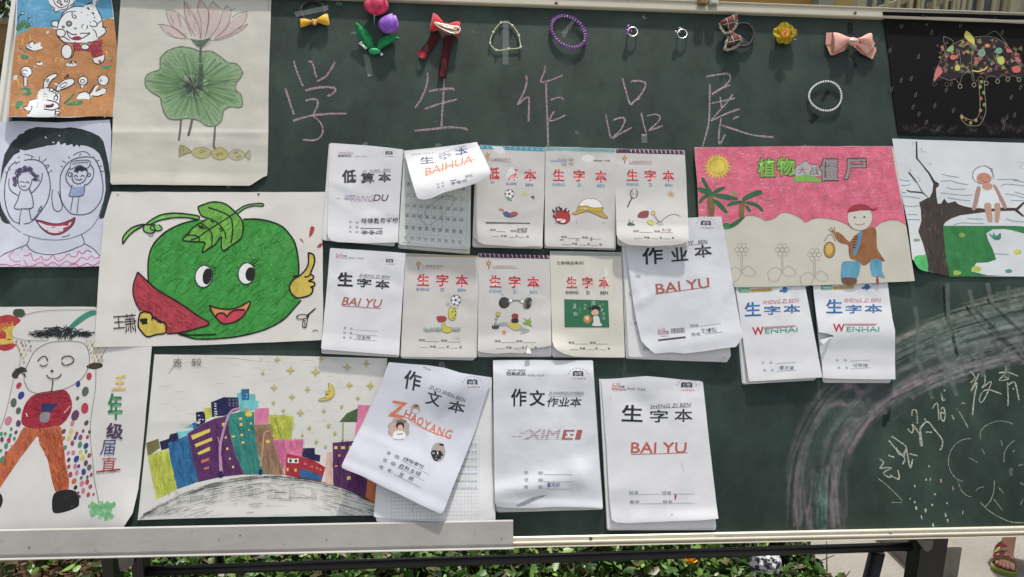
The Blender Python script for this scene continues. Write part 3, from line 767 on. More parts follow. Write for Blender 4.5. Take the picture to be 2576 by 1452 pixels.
a.line("415,1185 460,1215 540,1230 600,1225 610,1200", 6, (90, 40, 60)); a.ell(515, 1122, 24, 30, None, w=2.2); a.ell(517, 1122, 9, 12, BK); a.line("505,1085 530,1085 540,1120", 2, BK); a.line("480,1105 510,1115", 2.4, BK); a.line("625,1160 630,1120 660,1110 665,1150 640,1165", 2.2, BK); a.line("640,1095 665,1110 670,1130", 2, BK)
a.ell(595, 1040, 26, 20, W_, w=1.8); a.ell(630, 1062, 18, 16, W_, w=1.6); a.ell(660, 1075, 16, 14, W_, w=1.6)
a.line("380,1235 345,1290 325,1320", 2, BK); a.line("262,1245 320,1230 385,1235", 2, BK); a.line("262,1250 300,1268 350,1255", 2, BK); a.line("640,1275 635,1345", 2, BK); a.ell(665, 1305, 25, 18, (225, 220, 200), w=1.8)
a.line("745,905 775,880 790,860", 3, (80, 50, 40)); a.line("765,875 800,885", 3, (80, 50, 40))
a.done('figure', root, split=4)

# 2 lotus
out = densify([(387, -30), (866, -30), (858, 200), (853, 550), (850, 560), (838, 566), (800, 590), (792, 592), (600, 590), (356, 588), (351, 580), (360, 380), (372, 190), (380, 60)], j=0.6)
def lotus_lift(u, v): return 2.2 * sstep(0.93, 1, v) + 1.1 * math.exp(-((v - 0.73) / 0.012) ** 2) + 0.8 * math.exp(-((v - 0.745 - 0.05 * u) / 0.03) ** 2) + 1.4 * (1 - u) * sstep(0.5, 0.9, v) + 1.5 * sstep(0.0, 0.4, v)
root, sh = drawing('lotus_drawing', 'lotus drawing on creased beige paper, pink flower above a round green leaf and yellow root', 'drawing', [(387, -30), (866, -30), (853, 592), (351, 588)], 1.6, LP, lotus_lift, outline=out, bumps=0.75, bf=7, seed=5, step=11)
a = Art(sh, 'A', 0.35); a.kind = 'wash'
for p in ("1190,180 1260,190 1340,230 1400,275 1330,270 1250,245", "1240,75 1330,110 1360,160 1400,260 1300,220 1255,150", "1375,10 1440,60 1470,130 1440,260 1380,180", "1490,0 1540,60 1545,180 1500,300 1440,180 1470,60", "1590,15 1640,90 1640,180 1560,290 1540,150", "1695,40 1720,120 1700,210 1600,290 1650,130", "1840,90 1830,160 1740,250 1620,295 1700,170", "1845,180 1800,230 1700,285 1600,295"):
    a.fill(p, (208, 172, 174), a=0.34)
a.fill("1425,290 1450,300 1500,300 1565,285 1540,330 1505,355 1480,350 1450,325", (70, 100, 78), a=0.8)
LF = "1200,430 1250,380 1340,350 1430,360 1500,385 1570,380 1640,420 1700,465 1770,480 1810,540 1790,590 1765,620 1760,670 1800,710 1810,770 1795,805 1720,800 1670,830 1655,900 1610,940 1540,940 1480,900 1400,885 1320,895 1250,880 1210,800 1195,730 1130,690 1085,640 1090,570 1130,540 1190,520 1195,470"
a.fill(LF, (134, 166, 122), a=0.88)
ctr = (1445, 645)
lf = smooth_pts(PP(LF), True, 6); a.inc = 0.05
for i, q in enumerate(lf):
    d = (q[0] - ctr[0], q[1] - ctr[1])
    a.line([(ctr[0] + d[0] * 0.3, ctr[1] + d[1] * 0.3), (ctr[0] + d[0] * random.uniform(.75, .98), ctr[1] + d[1] * random.uniform(.75, .98))], random.uniform(2.5, 6), random.choice([(100, 160, 94), (134, 168, 124), (92, 132, 90), (124, 172, 112)]), a=0.4, sm=False)
for i in range(190):
    t = random.uniform(0, 6.283); r0 = random.uniform(0, 60); r1 = random.uniform(60, 175)
    a.line([(ctr[0] + math.cos(t) * r0, ctr[1] + math.sin(t) * r0 * 0.8), (ctr[0] + math.cos(t) * r1, ctr[1] + math.sin(t) * r1 * 0.9)], 2.2, (66, 76, 68), a=0.5, sm=False, taper=True)
a.inc = 1.0; a.line(LF, 4.0, (88, 100, 84), closed=True, a=0.65, wob=0.35)
for p in ("1500,470 1500,350", "1490,470 1495,360"): a.line(p, 6, (86, 104, 86), a=0.8)
a.line("1495,640 1500,540 1500,480", 16, (66, 84, 70), a=0.55)
for p, w in (("1352,895 1345,970 1335,1050", 7), ("1435,890 1420,960 1405,1015", 8), ("1605,945 1600,1030 1595,1085 1605,1110", 7)): a.line(p, w, (88, 96, 82), a=0.85)
a.done('leaf_colouring', root)
a = Art(sh, 'A', 0.9); a.kind = 'wash'
a.fill("1340,1090 1370,1085 1430,1135 1350,1165 1335,1150", (168, 160, 96), a=0.8); a.ell(1505, 1140, 68, 42, (184, 176, 104), a=0.75); a.ell(1640, 1148, 60, 44, (182, 170, 92), a=0.85); a.ell(1768, 1155, 55, 40, (185, 178, 125), a=0.6); a.fill("1820,1155 1862,1122 1860,1195", (180, 172, 120), a=0.5)
a.kind = 'pencil'; G = (95, 92, 90)
for p in ("1175,182 1260,190 1340,240 1385,285 1300,280 1230,240 1190,180", "1232,75 1300,80 1380,150 1430,270", "1240,85 1265,170 1340,235 1400,280", "1370,5 1400,50 1440,110 1480,180 1500,290", "1375,10 1380,100 1410,190 1460,270", "1490,0 1475,70 1500,160 1500,290", "1500,0 1545,60 1555,150 1530,280", "1590,10 1560,60 1560,160 1530,280", "1590,12 1640,60 1650,80", "1695,38 1660,90 1640,170 1580,270 1545,300", "1695,40 1725,80 1715,140 1690,210 1600,290", "1755,62 1720,80", "1842,85 1780,100 1730,130", "1842,88 1830,160 1770,220 1700,265 1600,298", "1850,175 1820,215 1740,260 1650,298 1560,300", "1850,175 1785,215", "1250,240 1320,280 1420,292 1500,300", "1425,285 1450,330 1500,360 1560,325 1568,280", "1270,110 1300,180", "1330,100 1350,200", "1400,70 1420,120"): a.line(p, 1.8, G, a=0.85)
for p in ("1340,1090 1335,1165 1350,1165 1390,1145 1430,1135 1400,1105 1375,1088 1340,1090", "1430,1135 1450,1110 1505,1098 1555,1110 1575,1140 1550,1175 1505,1185 1450,1165 1430,1140", "1575,1140 1600,1115 1650,1102 1690,1125 1705,1160 1680,1185 1640,1195 1590,1175 1575,1145", "1705,1150 1730,1125 1770,1115 1810,1130 1830,1160 1800,1190 1750,1195 1715,1175 1705,1150", "1830,1160 1862,1122 1865,1195 1830,1160", "1365,1090 1375,1150", "1345,1105 1348,1160"): a.line(p, 1.6, G, a=0.9)
for q in ((1510, 1130, 20, 8), (1640, 1150, 26, 6), (1760, 1140, 16, 5), (1780, 1170, 18, 5)): a.ell(*q, None, rot=-12, w=1.4, lrgb=G)
for p in ("1290,420 1380,540 1440,620", "1380,400 1440,480 1470,560", "1700,480 1600,560 1520,620", "1760,610 1640,600 1530,640", "1780,740 1680,670 1560,640", "1640,800 1580,720 1520,660", "1440,870 1430,780 1430,700", "1330,780 1380,720 1420,670", "1190,590 1300,610 1400,640", "1510,900 1560,790 1540,700"): a.line(p, 1.4, G, a=0.6)
a.F('A'); a.line("1990,30 2010,40 1995,60 2012,75", 1.4, G, a=0.6); a.line("1992,10 2015,12", 1.4, G, a=0.6)
a.done('pencil_outline', root)

# 3 face
out = densify([(10, 388), (70, 386), (180, 391), (350, 382), (355, 420), (352, 560), (345, 760), (342, 848), (250, 850), (130, 850), (0, 851), (-30, 851), (-30, 388)], j=0.5)
root, sh = drawing('face_drawing', 'marker drawing of a big face with black bobbed hair and small children inside both eyes', 'drawing', [(-30, 388), (353, 388), (342, 850), (-30, 851)], 2.6, paper_mat('face_sheet', (196, 200, 212), wr=0.7),
                   lambda u, v: 13.0 * (1 - sstep(0.02, 0.3, u)) + 2 * sstep(0.9, 1, v) + 1.2 * sstep(0.12, 0.0, v), outline=out, bumps=0.7, bf=6, seed=9)
a = Art(sh, 'B', 0.35); a.kind = 'marker'; HR = (40, 52, 55)
a.fill("0,640 15,510 40,380 100,270 190,180 260,145 330,130 480,135 560,140 640,132 740,145 830,175 900,210 940,260 960,350 985,470 1000,600 1008,740 1000,850 975,920 940,955 905,965 900,920 940,800 960,700 950,560 930,440 900,370 850,325 790,300 730,290 725,315 700,285 665,310 655,280 605,298 590,270 550,290 530,255 510,285 430,300 330,320 200,345 130,380 80,440 40,500 20,570", HR, sm=False, jag=0.8)
a.fill("0,800 15,860 50,930 70,960 95,1000 60,1005 20,980 0,940 -20,900 -20,790", HR)
a.fill("320,970 380,980 480,1005 560,1000 640,970 682,950 665,1010 620,1060 560,1095 500,1108 440,1095 380,1050 340,1005", (160, 45, 75)); a.kind = 'print'
a.fill("345,990 420,1018 500,1028 580,1020 650,990 610,1045 550,1080 495,1090 440,1078 385,1040", (196, 198, 208))
a.done('hair_and_lips', root)
a = Art(sh, 'B', 0.9); a.kind = 'print'; a.wm = 1.3; N = (70, 75, 92)
a.line("320,970 345,1005 380,1050 440,1095 500,1108 560,1095 620,1060 665,1010 682,950 640,970 560,1000 480,1005 380,980 320,970", 2.0, BK)
a.line("140,445 90,490 60,570 42,680 45,790 70,900 120,980 190,1005 260,1000 320,960 380,880 430,800 455,690 450,600 430,530 400,470 340,430 260,425 190,440 140,460", 2.6, N)
a.line("630,440 580,500 550,570 545,680 555,790 600,870 650,915 740,925 820,905 880,850 920,780 935,680 920,560 890,470 850,410 780,400 700,410 640,435", 2.6, N)
for p in ("160,410 220,380 270,385 305,400", "60,550 45,530", "95,520 78,490", "150,470 132,435", "210,435 205,405", "285,425 290,395", "355,430 360,395", "385,445 425,415", "405,480 445,470", "420,510 445,478", "435,545 475,520", "570,490 550,480", "600,455 565,432", "635,415 620,395", "665,385 720,355 780,355 820,390", "850,410 850,390", "865,440 900,430", "890,490 925,480", "905,530 940,530", "720,390 735,365"): a.line(p, 2.0, N)
a.line("60,960 110,1020 200,1090 330,1135 460,1152 600,1145 730,1105 830,1040 890,950 930,850", 1.7, (100, 105, 115))
a.line("478,695 470,760 480,850 510,890 550,885 565,840 545,770 525,710", 2.2, N); a.line("565,1125 600,1120 635,1105", 2, N)
a.line("262,1120 262,1160 245,1195 290,1250 380,1280 480,1285 600,1260 700,1220 765,1185 740,1105", 2.0, N); a.line("245,1195 130,1240 30,1285 0,1310", 2.0, N); a.line("765,1185 850,1235 900,1290 960,1335", 2.0, N)
PKL = (185, 75, 115)
for p in ("205,1215 190,1260 210,1290 250,1295 280,1275 300,1335 340,1330 375,1300 395,1335 440,1330 480,1290 510,1335 560,1335 620,1280 650,1305 690,1300 715,1255 745,1280 790,1245 830,1265", "130,1250 85,1290 100,1330 150,1350 215,1335 250,1390 300,1385 370,1355 420,1385 480,1355 540,1385 600,1345 650,1365 700,1350 740,1310 790,1330 830,1295 860,1320 905,1305", "0,1375 60,1375 100,1390 160,1375 240,1395 330,1380", "620,1385 690,1370 720,1395 790,1365 840,1385 905,1350"): a.line(p, 2.2, PKL)
a.kind = 'wash'; a.fill("0,1320 130,1250 250,1300 480,1310 700,1290 850,1300 930,1390 0,1395", (225, 185, 205), a=0.25); a.kind = 'print'
# girl in the left eye
for i in range(64):
    t = random.uniform(3.3, 6.4); rr = random.uniform(0.62, 1.0); x = 235 + 118 * math.cos(t) * rr; y = 600 + 110 * math.sin(t) * rr + (15 if x < 150 else 0)
    a.ell(x, y, 12, 10, None, w=1.6, lrgb=(72, 60, 92), n=8, j=0.2)
for k in range(12): a.ell(random.uniform(115, 155), random.uniform(590, 660), 11, 10, None, w=1.5, lrgb=(72, 60, 92), n=8)
a.line("165,600 168,650 190,690 225,702 260,685 285,640 290,600", 2, N); a.line("178,632 200,622 222,634", 2, N); a.line("232,634 252,624 268,640", 2, N); a.line("190,658 210,670 235,660", 2, N)
a.line("85,595 80,650 100,705 165,750", 2.2, N); a.line("385,545 375,610 340,670 285,725 265,685", 2.2, N); a.line("185,705 160,790 130,865 215,870 298,855 290,750 265,690", 2.2, N); a.line("195,870 180,950 175,1015", 2, N); a.line("265,870 275,930 290,970 340,920 350,880 375,845 375,875 345,895", 2.0, N)
# boy in the right eye
a.fill("668,535 690,495 740,480 785,505 800,545 775,520 740,530 720,520 700,545 685,530", (38, 42, 55)); a.line("658,545 655,600 680,635 720,642 760,620 785,580 795,540", 2.2, N); a.ell(635, 558, 17, 18, None, w=2.0, lrgb=N); a.ell(808, 562, 13, 15, None, w=2.0, lrgb=N)
a.line("670,578 688,565 708,580", 2, N); a.line("730,580 748,565 768,578", 2, N); a.line("680,595 715,608 748,598", 2.2, N)
a.line("655,650 640,710 632,755 745,750 765,700 768,645", 2.2, N)
for k in range(5): a.line([(652 - k * 4, 668 + k * 17), (705, 676 + k * 17), (768 - k * 4, 664 + k * 17)], 1.8, (120, 145, 200))
a.line("660,770 640,890", 2, N); a.line("715,765 698,910", 2, N); a.line("630,500 600,560 605,620 650,675", 2.2, N); a.line("820,470 850,520 840,590 800,640 768,655", 2.2, N)
a.line("640,445 720,430 815,435 805,490 770,500 740,480 710,475 640,510 640,445", 2, N); a.line("655,465 720,450 800,450", 1.6, N)
a.done('ink_drawing', root)

# 4 smiling green fruit with red fan and yellow hands
out = densify([(356, 611), (700, 613), (1052, 612), (1040, 640), (1028, 720), (1030, 1000), (1026, 1084), (700, 1098), (500, 1104), (300, 1106), (308, 1000), (316, 860), (330, 700)], j=0.5)
root, sh = drawing('fruit_drawing', 'marker drawing of a smiling green fruit with yellow hands giving a thumbs up', 'drawing', [(356, 611), (1052, 612), (1026, 1090), (300, 1106)], 3.4, paper_mat('fruit_sheet', (212, 209, 202), wr=0.35),
                   lambda u, v: 1.0 * sstep(0.85, 1, v) * sstep(0.8, 1, u) + 1.2 * sstep(0.12, 0, u) + 0.8 * math.sin(3.1 * v), outline=out, bumps=0.6, bf=4, seed=11)
a = Art(sh, 'C', 0.35); a.kind = 'marker'
GB = "960,305 1040,300 1180,290 1360,298 1480,298 1600,320 1700,365 1760,430 1805,500 1830,600 1842,720 1838,800 1790,880 1780,950 1850,1005 1790,1090 1700,1180 1550,1260 1350,1315 1150,1340 960,1345 870,1325 780,1295 850,1280 1060,1215 960,1150 800,1030 640,940 540,860 525,760 530,640 560,540 620,460 700,395 800,345 880,320"
a.fill(GB, (40, 144, 46)); a.hatch(GB, (34, 130, 40), 420, -0.75, 34, 4, 0.55); a.hatch(GB, (92, 172, 70), 260, -0.9, 26, 1.6, 0.7, spread=0.5); a.hatch(GB, (54, 156, 50), 260, 0.5, 30, 3, 0.5)
a.fill("435,760 490,810 600,910 800,1030 960,1140 1062,1210 960,1250 800,1290 690,1298 600,1200 470,1100 420,1030 395,940 400,860", (172, 52, 66))
YH = (196, 172, 46)
a.fill("455,1120 500,1105 550,1120 570,1160 620,1180 680,1215 685,1260 670,1295 600,1305 520,1325 470,1280 440,1230 445,1160", YH); a.fill("1925,590 1970,610 1980,670 1960,730 1945,780 1965,800 1970,850 1975,900 1950,950 1900,975 1830,985 1780,950 1760,890 1790,830 1850,790 1900,740 1925,680", YH)
LG = (96, 166, 46)
a.fill("960,190 1080,148 1190,160 1260,210 1300,250 1350,320 1350,430 1320,480 1250,530 1185,572 1165,530 1165,460 1130,500 1060,550 1000,590 1010,545 1020,500 940,495 830,480 870,430 920,370 1000,320 1040,290 990,265", LG)
a.fill("1285,245 1370,180 1480,160 1530,165 1525,185 1450,182 1370,205 1310,250", (112, 176, 90)); a.fill("510,335 600,270 750,245 900,255 968,275 960,300 870,285 750,285 620,310 540,345", (100, 178, 70)); a.fill("305,515 310,450 380,375 470,345 510,340 440,390 380,420 340,460", (104, 176, 74)); a.fill("485,380 540,345 620,345 650,380 610,400 560,410 500,410", (110, 180, 80))
a.fill("1062,1050 1120,1072 1230,1085 1330,1060 1415,1015 1400,1070 1350,1150 1280,1195 1190,1212 1130,1170 1085,1110", (214, 128, 70)); a.fill("1115,1165 1130,1125 1170,1115 1215,1135 1270,1095 1340,1085 1375,1095 1350,1150 1280,1195 1190,1212 1140,1180", (190, 55, 72))
a.fill("1945,365 1978,370 1972,410 1945,450 1932,450", (176, 50, 55)); a.fill("1850,468 1870,475 1885,508", (176, 50, 55)); a.fill("2000,548 2020,515 2052,510 2035,540", (176, 50, 55))
a.hatch("435,770 490,820 600,920 800,1040 960,1150 1050,1210 960,1245 800,1285 690,1290 600,1200 470,1100 420,1030 400,940 405,860", (160, 46, 60), 160, 0.7, 30, 3, 0.5); a.hatch("435,770 490,820 600,920 800,1040 960,1150 1050,1210 960,1245 800,1285 690,1290 600,1200 470,1100 420,1030", (206, 104, 112), 50, 0.7, 16, 1.2, 0.7); a.hatch("960,190 1080,148 1190,160 1260,210 1300,250 1350,320 1350,430 1320,480 1250,530 1185,572 1165,460 1130,500 1060,550 1010,545 1020,500 940,495 830,480 870,430 920,370 1000,320 1040,290", (74, 142, 40), 120, -0.9, 22, 2.5, 0.5)
a.kind = 'print'
a.inc = 0.05
for k in range(300):
    x = random.uniform(560, 1800); y = random.uniform(340, 1280)
    if ((x - 1190) / 610) ** 2 + ((y - 800) / 470) ** 2 < 1 and not (900 < x < 1500 and 680 < y < 1220) and not (x < 1060 and y > 780 + (x - 500) * 0.75) and not (820 < x < 1360 and y < 600):
        ang = math.atan2(y - 800, x - 1190) + 1.57; L = random.uniform(4, 16)
        a.line([(x, y), (x + math.cos(ang) * L, y + math.sin(ang) * L)], random.uniform(1.0, 2.2), random.choice([(130, 190, 90), (150, 200, 110), (70, 160, 50)]), a=0.85, sm=False)
for k in range(60):
    x = random.uniform(1350, 1750); y = random.uniform(380, 640)
    a.line([(x, y), (x + 20, y + 12)], 1.2, (120, 185, 85), a=0.8, sm=False)
a.done('colouring', root)
a = Art(sh, 'C', 1.0); a.kind = 'print'; a.wm = 1.12; K = (30, 28, 26)
for p in ((1012, 795, 75, 98, 8, 1042, 798, 40, 72), (1385, 770, 72, 95, 8, 1418, 778, 42, 62)):
    a.ell(p[0], p[1], p[2], p[3], (225, 222, 212), rot=p[4]); a.ell(p[5], p[6], p[7], p[8], (34, 32, 32), rot=p[4])
a.line("960,305 880,320 800,345 700,395 620,460 560,540 530,640 525,760 530,850", 4.2, K); a.line("1360,298 1480,298 1600,320 1700,365 1760,430 1805,500 1830,600 1842,720 1838,795", 4.4, K); a.line("1862,1005 1790,1090 1700,1180 1550,1260 1350,1315 1150,1340 960,1345 870,1325 785,1298 900,1310 1120,1305", 4.4, K)
a.line("1785,800 1830,792", 4, K); a.line("435,760 490,810 600,910 800,1030 960,1140 1062,1210 960,1250 800,1290 690,1298", 4.2, K); a.line("435,760 400,860 395,940 420,1030 460,1100", 4, K)
a.line("455,1120 500,1105 550,1120 570,1160 620,1180 680,1215 685,1260 670,1295 600,1305 520,1325 470,1280 440,1230 445,1160 455,1120", 4.6, K); a.line("560,1185 565,1150 600,1165 620,1195 670,1200", 4, K); a.line("455,1185 490,1178 520,1180", 9, K); a.line("470,1205 520,1200", 8, K)
a.line("1925,590 1970,610 1980,670 1960,730 1945,775 1970,795 1965,820 1940,830 1930,840 1975,850 1978,880 1945,890 1965,905 1950,950 1900,975 1830,985 1780,950 1760,890 1790,830 1850,790 1900,740 1925,680 1925,590", 4.6, K); a.line("1945,775 1920,800 1890,800", 4.2, K)
a.line("960,190 1080,148 1190,160 1260,210 1300,250 1350,320 1350,430 1320,480 1250,530 1185,572 1165,530 1165,450 1110,520 1060,550 1000,590 1010,545 1020,500 940,495 830,480 870,430 920,370 1000,320 1040,290 990,265 960,190", 4, K)
for p in ("1285,245 1150,330 1040,400 965,455 900,480", "1050,195 1180,240 1250,290 1265,400 1250,510", "990,335 1060,390 1085,450 1080,540", "1040,285 1120,320 1190,400 1205,470", "960,355 1010,365", "970,370 1030,380", "1070,310 1100,325", "1145,385 1180,375", "1155,405 1185,390", "850,435 940,440 975,470 960,495", "1310,250 1370,205 1450,182 1525,185 1530,165 1480,160 1370,180 1280,240"): a.line(p, 3.4, K)
a.line("305,515 310,450 380,375 470,345 540,345 620,310 750,285 870,285 960,300 968,272 880,255 750,245 640,260 560,300 510,340", 4, K); a.line("305,515 360,440 430,385 500,350", 4, K)
a.line("490,365 485,390 510,415 560,420 590,395 570,355", 3.4, K); a.line("620,345 650,380 620,400 580,395 545,380 560,350 590,350", 3.4, K); a.line("530,430 550,445 575,430", 3, (120, 120, 100))
a.line("1062,1050 1120,1072 1230,1085 1330,1060 1415,1015 1400,1070 1350,1150 1280,1195 1190,1212 1140,1180 1085,1110 1062,1050", 4, K); a.line("1115,1150 1140,1120 1190,1120 1215,1150 1235,1120 1290,1090 1370,1090", 4, K)
a.ell(1012, 797, 76, 98, None, rot=8, w=3); a.ell(1385, 772, 73, 95, None, rot=8, w=3)
for p in ("1075,715 1100,700", "1085,735 1125,712", "1088,755 1120,738", "1085,770 1118,772", "1410,690 1465,645", "1430,700 1480,660", "1445,710 1500,690"): a.line(p, 2, K)
a.text('王', 270, 1198, 100, 110, K, rot=-4, bold=-0.01); a.text('萧', 370, 1205, 110, 165, K, rot=-6, bold=-0.01)
a.line("1820,1150 1860,1130 1930,1140 1900,1165 1840,1170 1820,1150", 2.6, K); a.line("1905,1150 1990,1075 1920,1130", 2.6, K); a.line("1885,1165 1875,1230 1905,1240 1920,1145", 2.8, K); a.line("1895,1180 1895,1235", 2.4, K); a.ell(1490, 80, 10, 9, (60, 60, 55)); a.line("1960,1278 1990,1265 2010,1280", 2, K); a.line("252,84 272,84", 2, (120, 40, 40))
a.done('ink_outline', root)

# 5 man in spots
out = densify([(-30, 978), (300, 978), (400, 1000), (484, 1102), (478, 1170), (462, 1350), (450, 1480), (440, 1560), (423, 1636), (390, 1686), (200, 1690), (-30, 1690)], j=0.5)
root, sh = drawing('spotted_man_drawing', 'painting of a man in a red jumper and orange trousers among coloured spots', 'drawing', [(-30, 978), (490, 978), (440, 1690), (-30, 1690)], 1.8, CR,
                   lambda u, v: 9 * sstep(0.72, 1, v) * sstep(0.55, 1, u) + 2.0 * (1 - sstep(0, 0.2, u)) + 1.5 * sstep(0.8, 0.95, u), outline=out, bumps=0.4, bf=4, seed=13)
a = Art(sh, 'D', 0.35); a.kind = 'marker'
a.fill("0,95 60,85 130,118 90,160 70,205 85,265 105,270 75,300 30,312 0,305 -40,300 -40,100", (165, 45, 50)); a.fill("0,180 50,150 95,140 75,200 85,262 40,270 0,272 -40,270 -40,190", (200, 170, 40)); a.fill("0,140 60,130 110,125 60,165 0,185 -40,180 -40,150", (190, 95, 45))
a.ell(118, 75, 40, 28, (58, 72, 55), rot=8, j=0.12)
a.fill("595,58 540,70 480,110 430,160 410,190 440,185 500,140 560,100 600,85", (46, 128, 108))
a.fill("205,590 260,570 340,560 405,555 435,590 450,640 440,700 400,760 350,790 280,805 200,800 140,770 135,720 150,660 175,620", (156, 32, 52), jag=0.8)
a.hatch("205,590 260,570 340,560 405,555 435,590 450,640 440,700 400,760 350,790 280,805 200,800 140,770 135,720 150,660 175,620", (146, 26, 48), 120, 0.2, 26, 3.5, 0.6); a.line("162,700 172,722", 3, (214, 205, 205)); a.line("400,700 425,672 440,655", 2.2, (214, 190, 195))
a.fill("265,645 330,640 362,645 340,668 320,690 262,698", (45, 50, 95)); a.fill("258,700 310,698 300,755 250,750", (130, 125, 130))
a.fill("150,790 240,800 370,780 390,860 410,1000 430,1170 345,1190 300,1000 250,900 235,845 190,900 100,1020 0,1165 -40,1190 -40,1040 40,950 110,860", (182, 92, 50), jag=0.8)
a.hatch("150,790 240,800 370,780 390,860 410,1000 430,1170 345,1190 300,1000 250,900 235,845 190,900 100,1020 0,1165 40,950 110,860", (172, 78, 36), 200, 1.3, 34, 3.5, 0.5, spread=0.35); a.hatch("250,800 370,780 390,860 410,1000 430,1170 345,1190 300,1000 250,900", (120, 60, 36), 30, 1.4, 22, 2.2, 0.5)
a.fill("360,1190 430,1178 485,1200 495,1260 480,1290 400,1320 340,1325 325,1290 330,1220", (34, 32, 32)); a.fill("-30,1210 5,1205 18,1250 0,1295 -30,1300", (45, 42, 40))
a.fill("130,410 165,420 165,440 120,455 110,480 75,475 85,435", (62, 55, 50), jag=2); a.fill("545,400 590,385 640,390 635,415 590,425 545,418", (66, 52, 45), jag=1.2)
for k in range(34):
    ang = k * 2.4; r1 = random.uniform(20, 100); a.line([(640, 1300), (640 + math.cos(ang) * r1, 1305 + math.sin(ang) * r1 * 0.8)], 13, random.choice([(120, 190, 130), (140, 205, 150), (105, 175, 115)]), kind='wash', a=0.7, sm=False)
SP = [(170, 50, 65), (50, 60, 130), (80, 95, 85), (95, 60, 90), (185, 110, 130), (60, 130, 100), (150, 60, 90), (190, 175, 60), (120, 70, 110), (180, 90, 60), (45, 45, 55)]
def spot(x, y, r1, rgb, rot=20): a.ell(x, y, r1 * 0.72, r1 * 1.05, rgb, rot=rot + random.uniform(-15, 15), n=10, j=0.06, kind='print')
for x, y, r1, i in ((118, 528, 22, 0), (132, 590, 26, 1), (85, 635, 28, 2), (115, 685, 22, 2), (52, 750, 30, 4), (115, 765, 22, 3), (557, 470, 24, 0), (488, 518, 20, 1), (533, 565, 30, 2), (485, 608, 14, 2), (530, 670, 34, 0), (470, 715, 34, 3), (452, 765, 18, 4), (540, 762, 18, 3), (398, 815, 16, 3), (445, 815, 18, 7), (480, 830, 15, 6), (520, 812, 12, 0), (560, 818, 13, 3), (396, 858, 15, 9), (432, 856, 17, 7), (470, 855, 14, 1), (503, 852, 18, 8), (547, 850, 13, 6), (452, 888, 17, 6), (500, 898, 20, 5), (537, 905, 20, 1), (408, 915, 15, 5), (427, 950, 14, 4), (458, 948, 16, 4), (502, 943, 15, 7), (538, 940, 13, 5), (558, 965, 16, 0), (430, 992, 15, 3), (478, 987, 22, 1), (517, 978, 18, 7), (430, 1035, 14, 6), (470, 1032, 17, 4), (537, 1012, 18, 3), (558, 1040, 20, 2), (523, 1068, 20, 1), (492, 1032, 12, 1), (440, 1085, 18, 6), (480, 1072, 16, 4), (570, 1085, 13, 0), (463, 1125, 20, 9), (508, 1105, 12, 2), (545, 1130, 17, 0), (512, 1140, 18, 4), (472, 1165, 15, 10), (565, 1160, 15, 6), (520, 1185, 18, 4), (552, 1210, 15, 0), (487, 1200, 12, 8), (585, 1208, 10, 0), (497, 1222, 11, 3), (546, 1100, 12, 2), (8, 830, 14, 5), (65, 840, 14, 5), (100, 820, 13, 3), (55, 870, 18, 0), (12, 865, 16, 3), (38, 905, 18, 5), (75, 912, 13, 4), (90, 860, 13, 5), (38, 950, 13, 6), (12, 990, 20, 5), (70, 800, 12, 5), (33, 830, 12, 5), (5, 935, 12, 5)): spot(x, y, r1, SP[i])
for k in range(46):
    if k < 28: x = 105 + (k % 4) * 24 + random.uniform(-6, 6) + (k // 4) * 9; y = 255 + (k // 4) * 25 + random.uniform(-5, 5)
    else: q = k - 28; x = 540 + (q % 3) * 26 + (q // 3) * 10; y = 250 + (q // 3) * 24
    if ((x - 350) / 200) ** 2 + ((y - 410) / 165) ** 2 > 1: spot(x, y, 9, random.choice([(190, 175, 70), (110, 140, 90), (180, 130, 150), (185, 170, 110)]))
a.done('paint', root)
a = Art(sh, 'D', 1.0); a.kind = 'print'; a.wm = 1.4; L1 = (120, 110, 105)
a.line("130,105 180,80 280,60 420,55 600,55", 1.1, L1); a.line("65,195 85,225 160,245 300,247", 1.1, L1); a.line("100,265 125,320 125,380 118,410", 1.1, L1)
a.line("150,500 155,440 180,380 220,310 300,262 400,250 480,252 530,270 555,320 558,390 530,460 480,510 400,550 320,570 240,578 180,555 152,500", 1.3, (100, 95, 95))
a.line("85,480 60,600 30,720 0,800", 1.2, L1); a.line("600,425 595,560 570,720 565,850 580,1000 590,1120 615,1240 612,1280", 1.3, (110, 115, 105)); a.line("665,290 640,340 630,385", 1.1, L1)
for k in range(95):
    x = random.uniform(250, 560); y = 235 - random.uniform(0, 60) * (1 - abs(x - 400) / 260); s = -1 if x < 400 else 1
    a.line([(x, y), (x + s * random.uniform(10, 26) - 10, y - random.uniform(12, 25)), (x + s * random.uniform(35, 70) - 20, y - random.uniform(6, 26))], 1.5, (32, 38, 40))
for k in range(34):
    x = random.uniform(340, 470); y = 245 - random.uniform(0, 40); a.line([(x, y), (x + random.uniform(-8, 12), y - 25), (x + random.uniform(-22, 26), y - random.uniform(38, 60))], 1.5, (32, 38, 40))
for p in ("235,375 260,350 285,347 300,375", "248,398 270,408 298,395", "385,365 400,348 440,345 462,368 445,390 405,402 385,380", "290,462 310,482 345,485 375,470 382,452", "330,485 328,530 320,568"): a.line(p, 2.4, (40, 36, 40))
a.ell(325, 437, 10, 7, (45, 40, 42))
for k in range(12): a.line([(95 + k * 5, 420 + k * 3), (120 + k * 4, 430 + k * 4)], 2, (60, 55, 52), sm=False)
a.done('ink_outline', root)
a = Art(sh, 'D', 0.8); a.kind = 'marker'
a.line("728,472 785,470", 5.5, (205, 175, 60)); a.line("752,475 748,545", 6, (205, 175, 60)); a.line("722,508 775,508", 5.5, (205, 175, 60)); a.line("700,550 788,546", 5.5, (205, 175, 60))
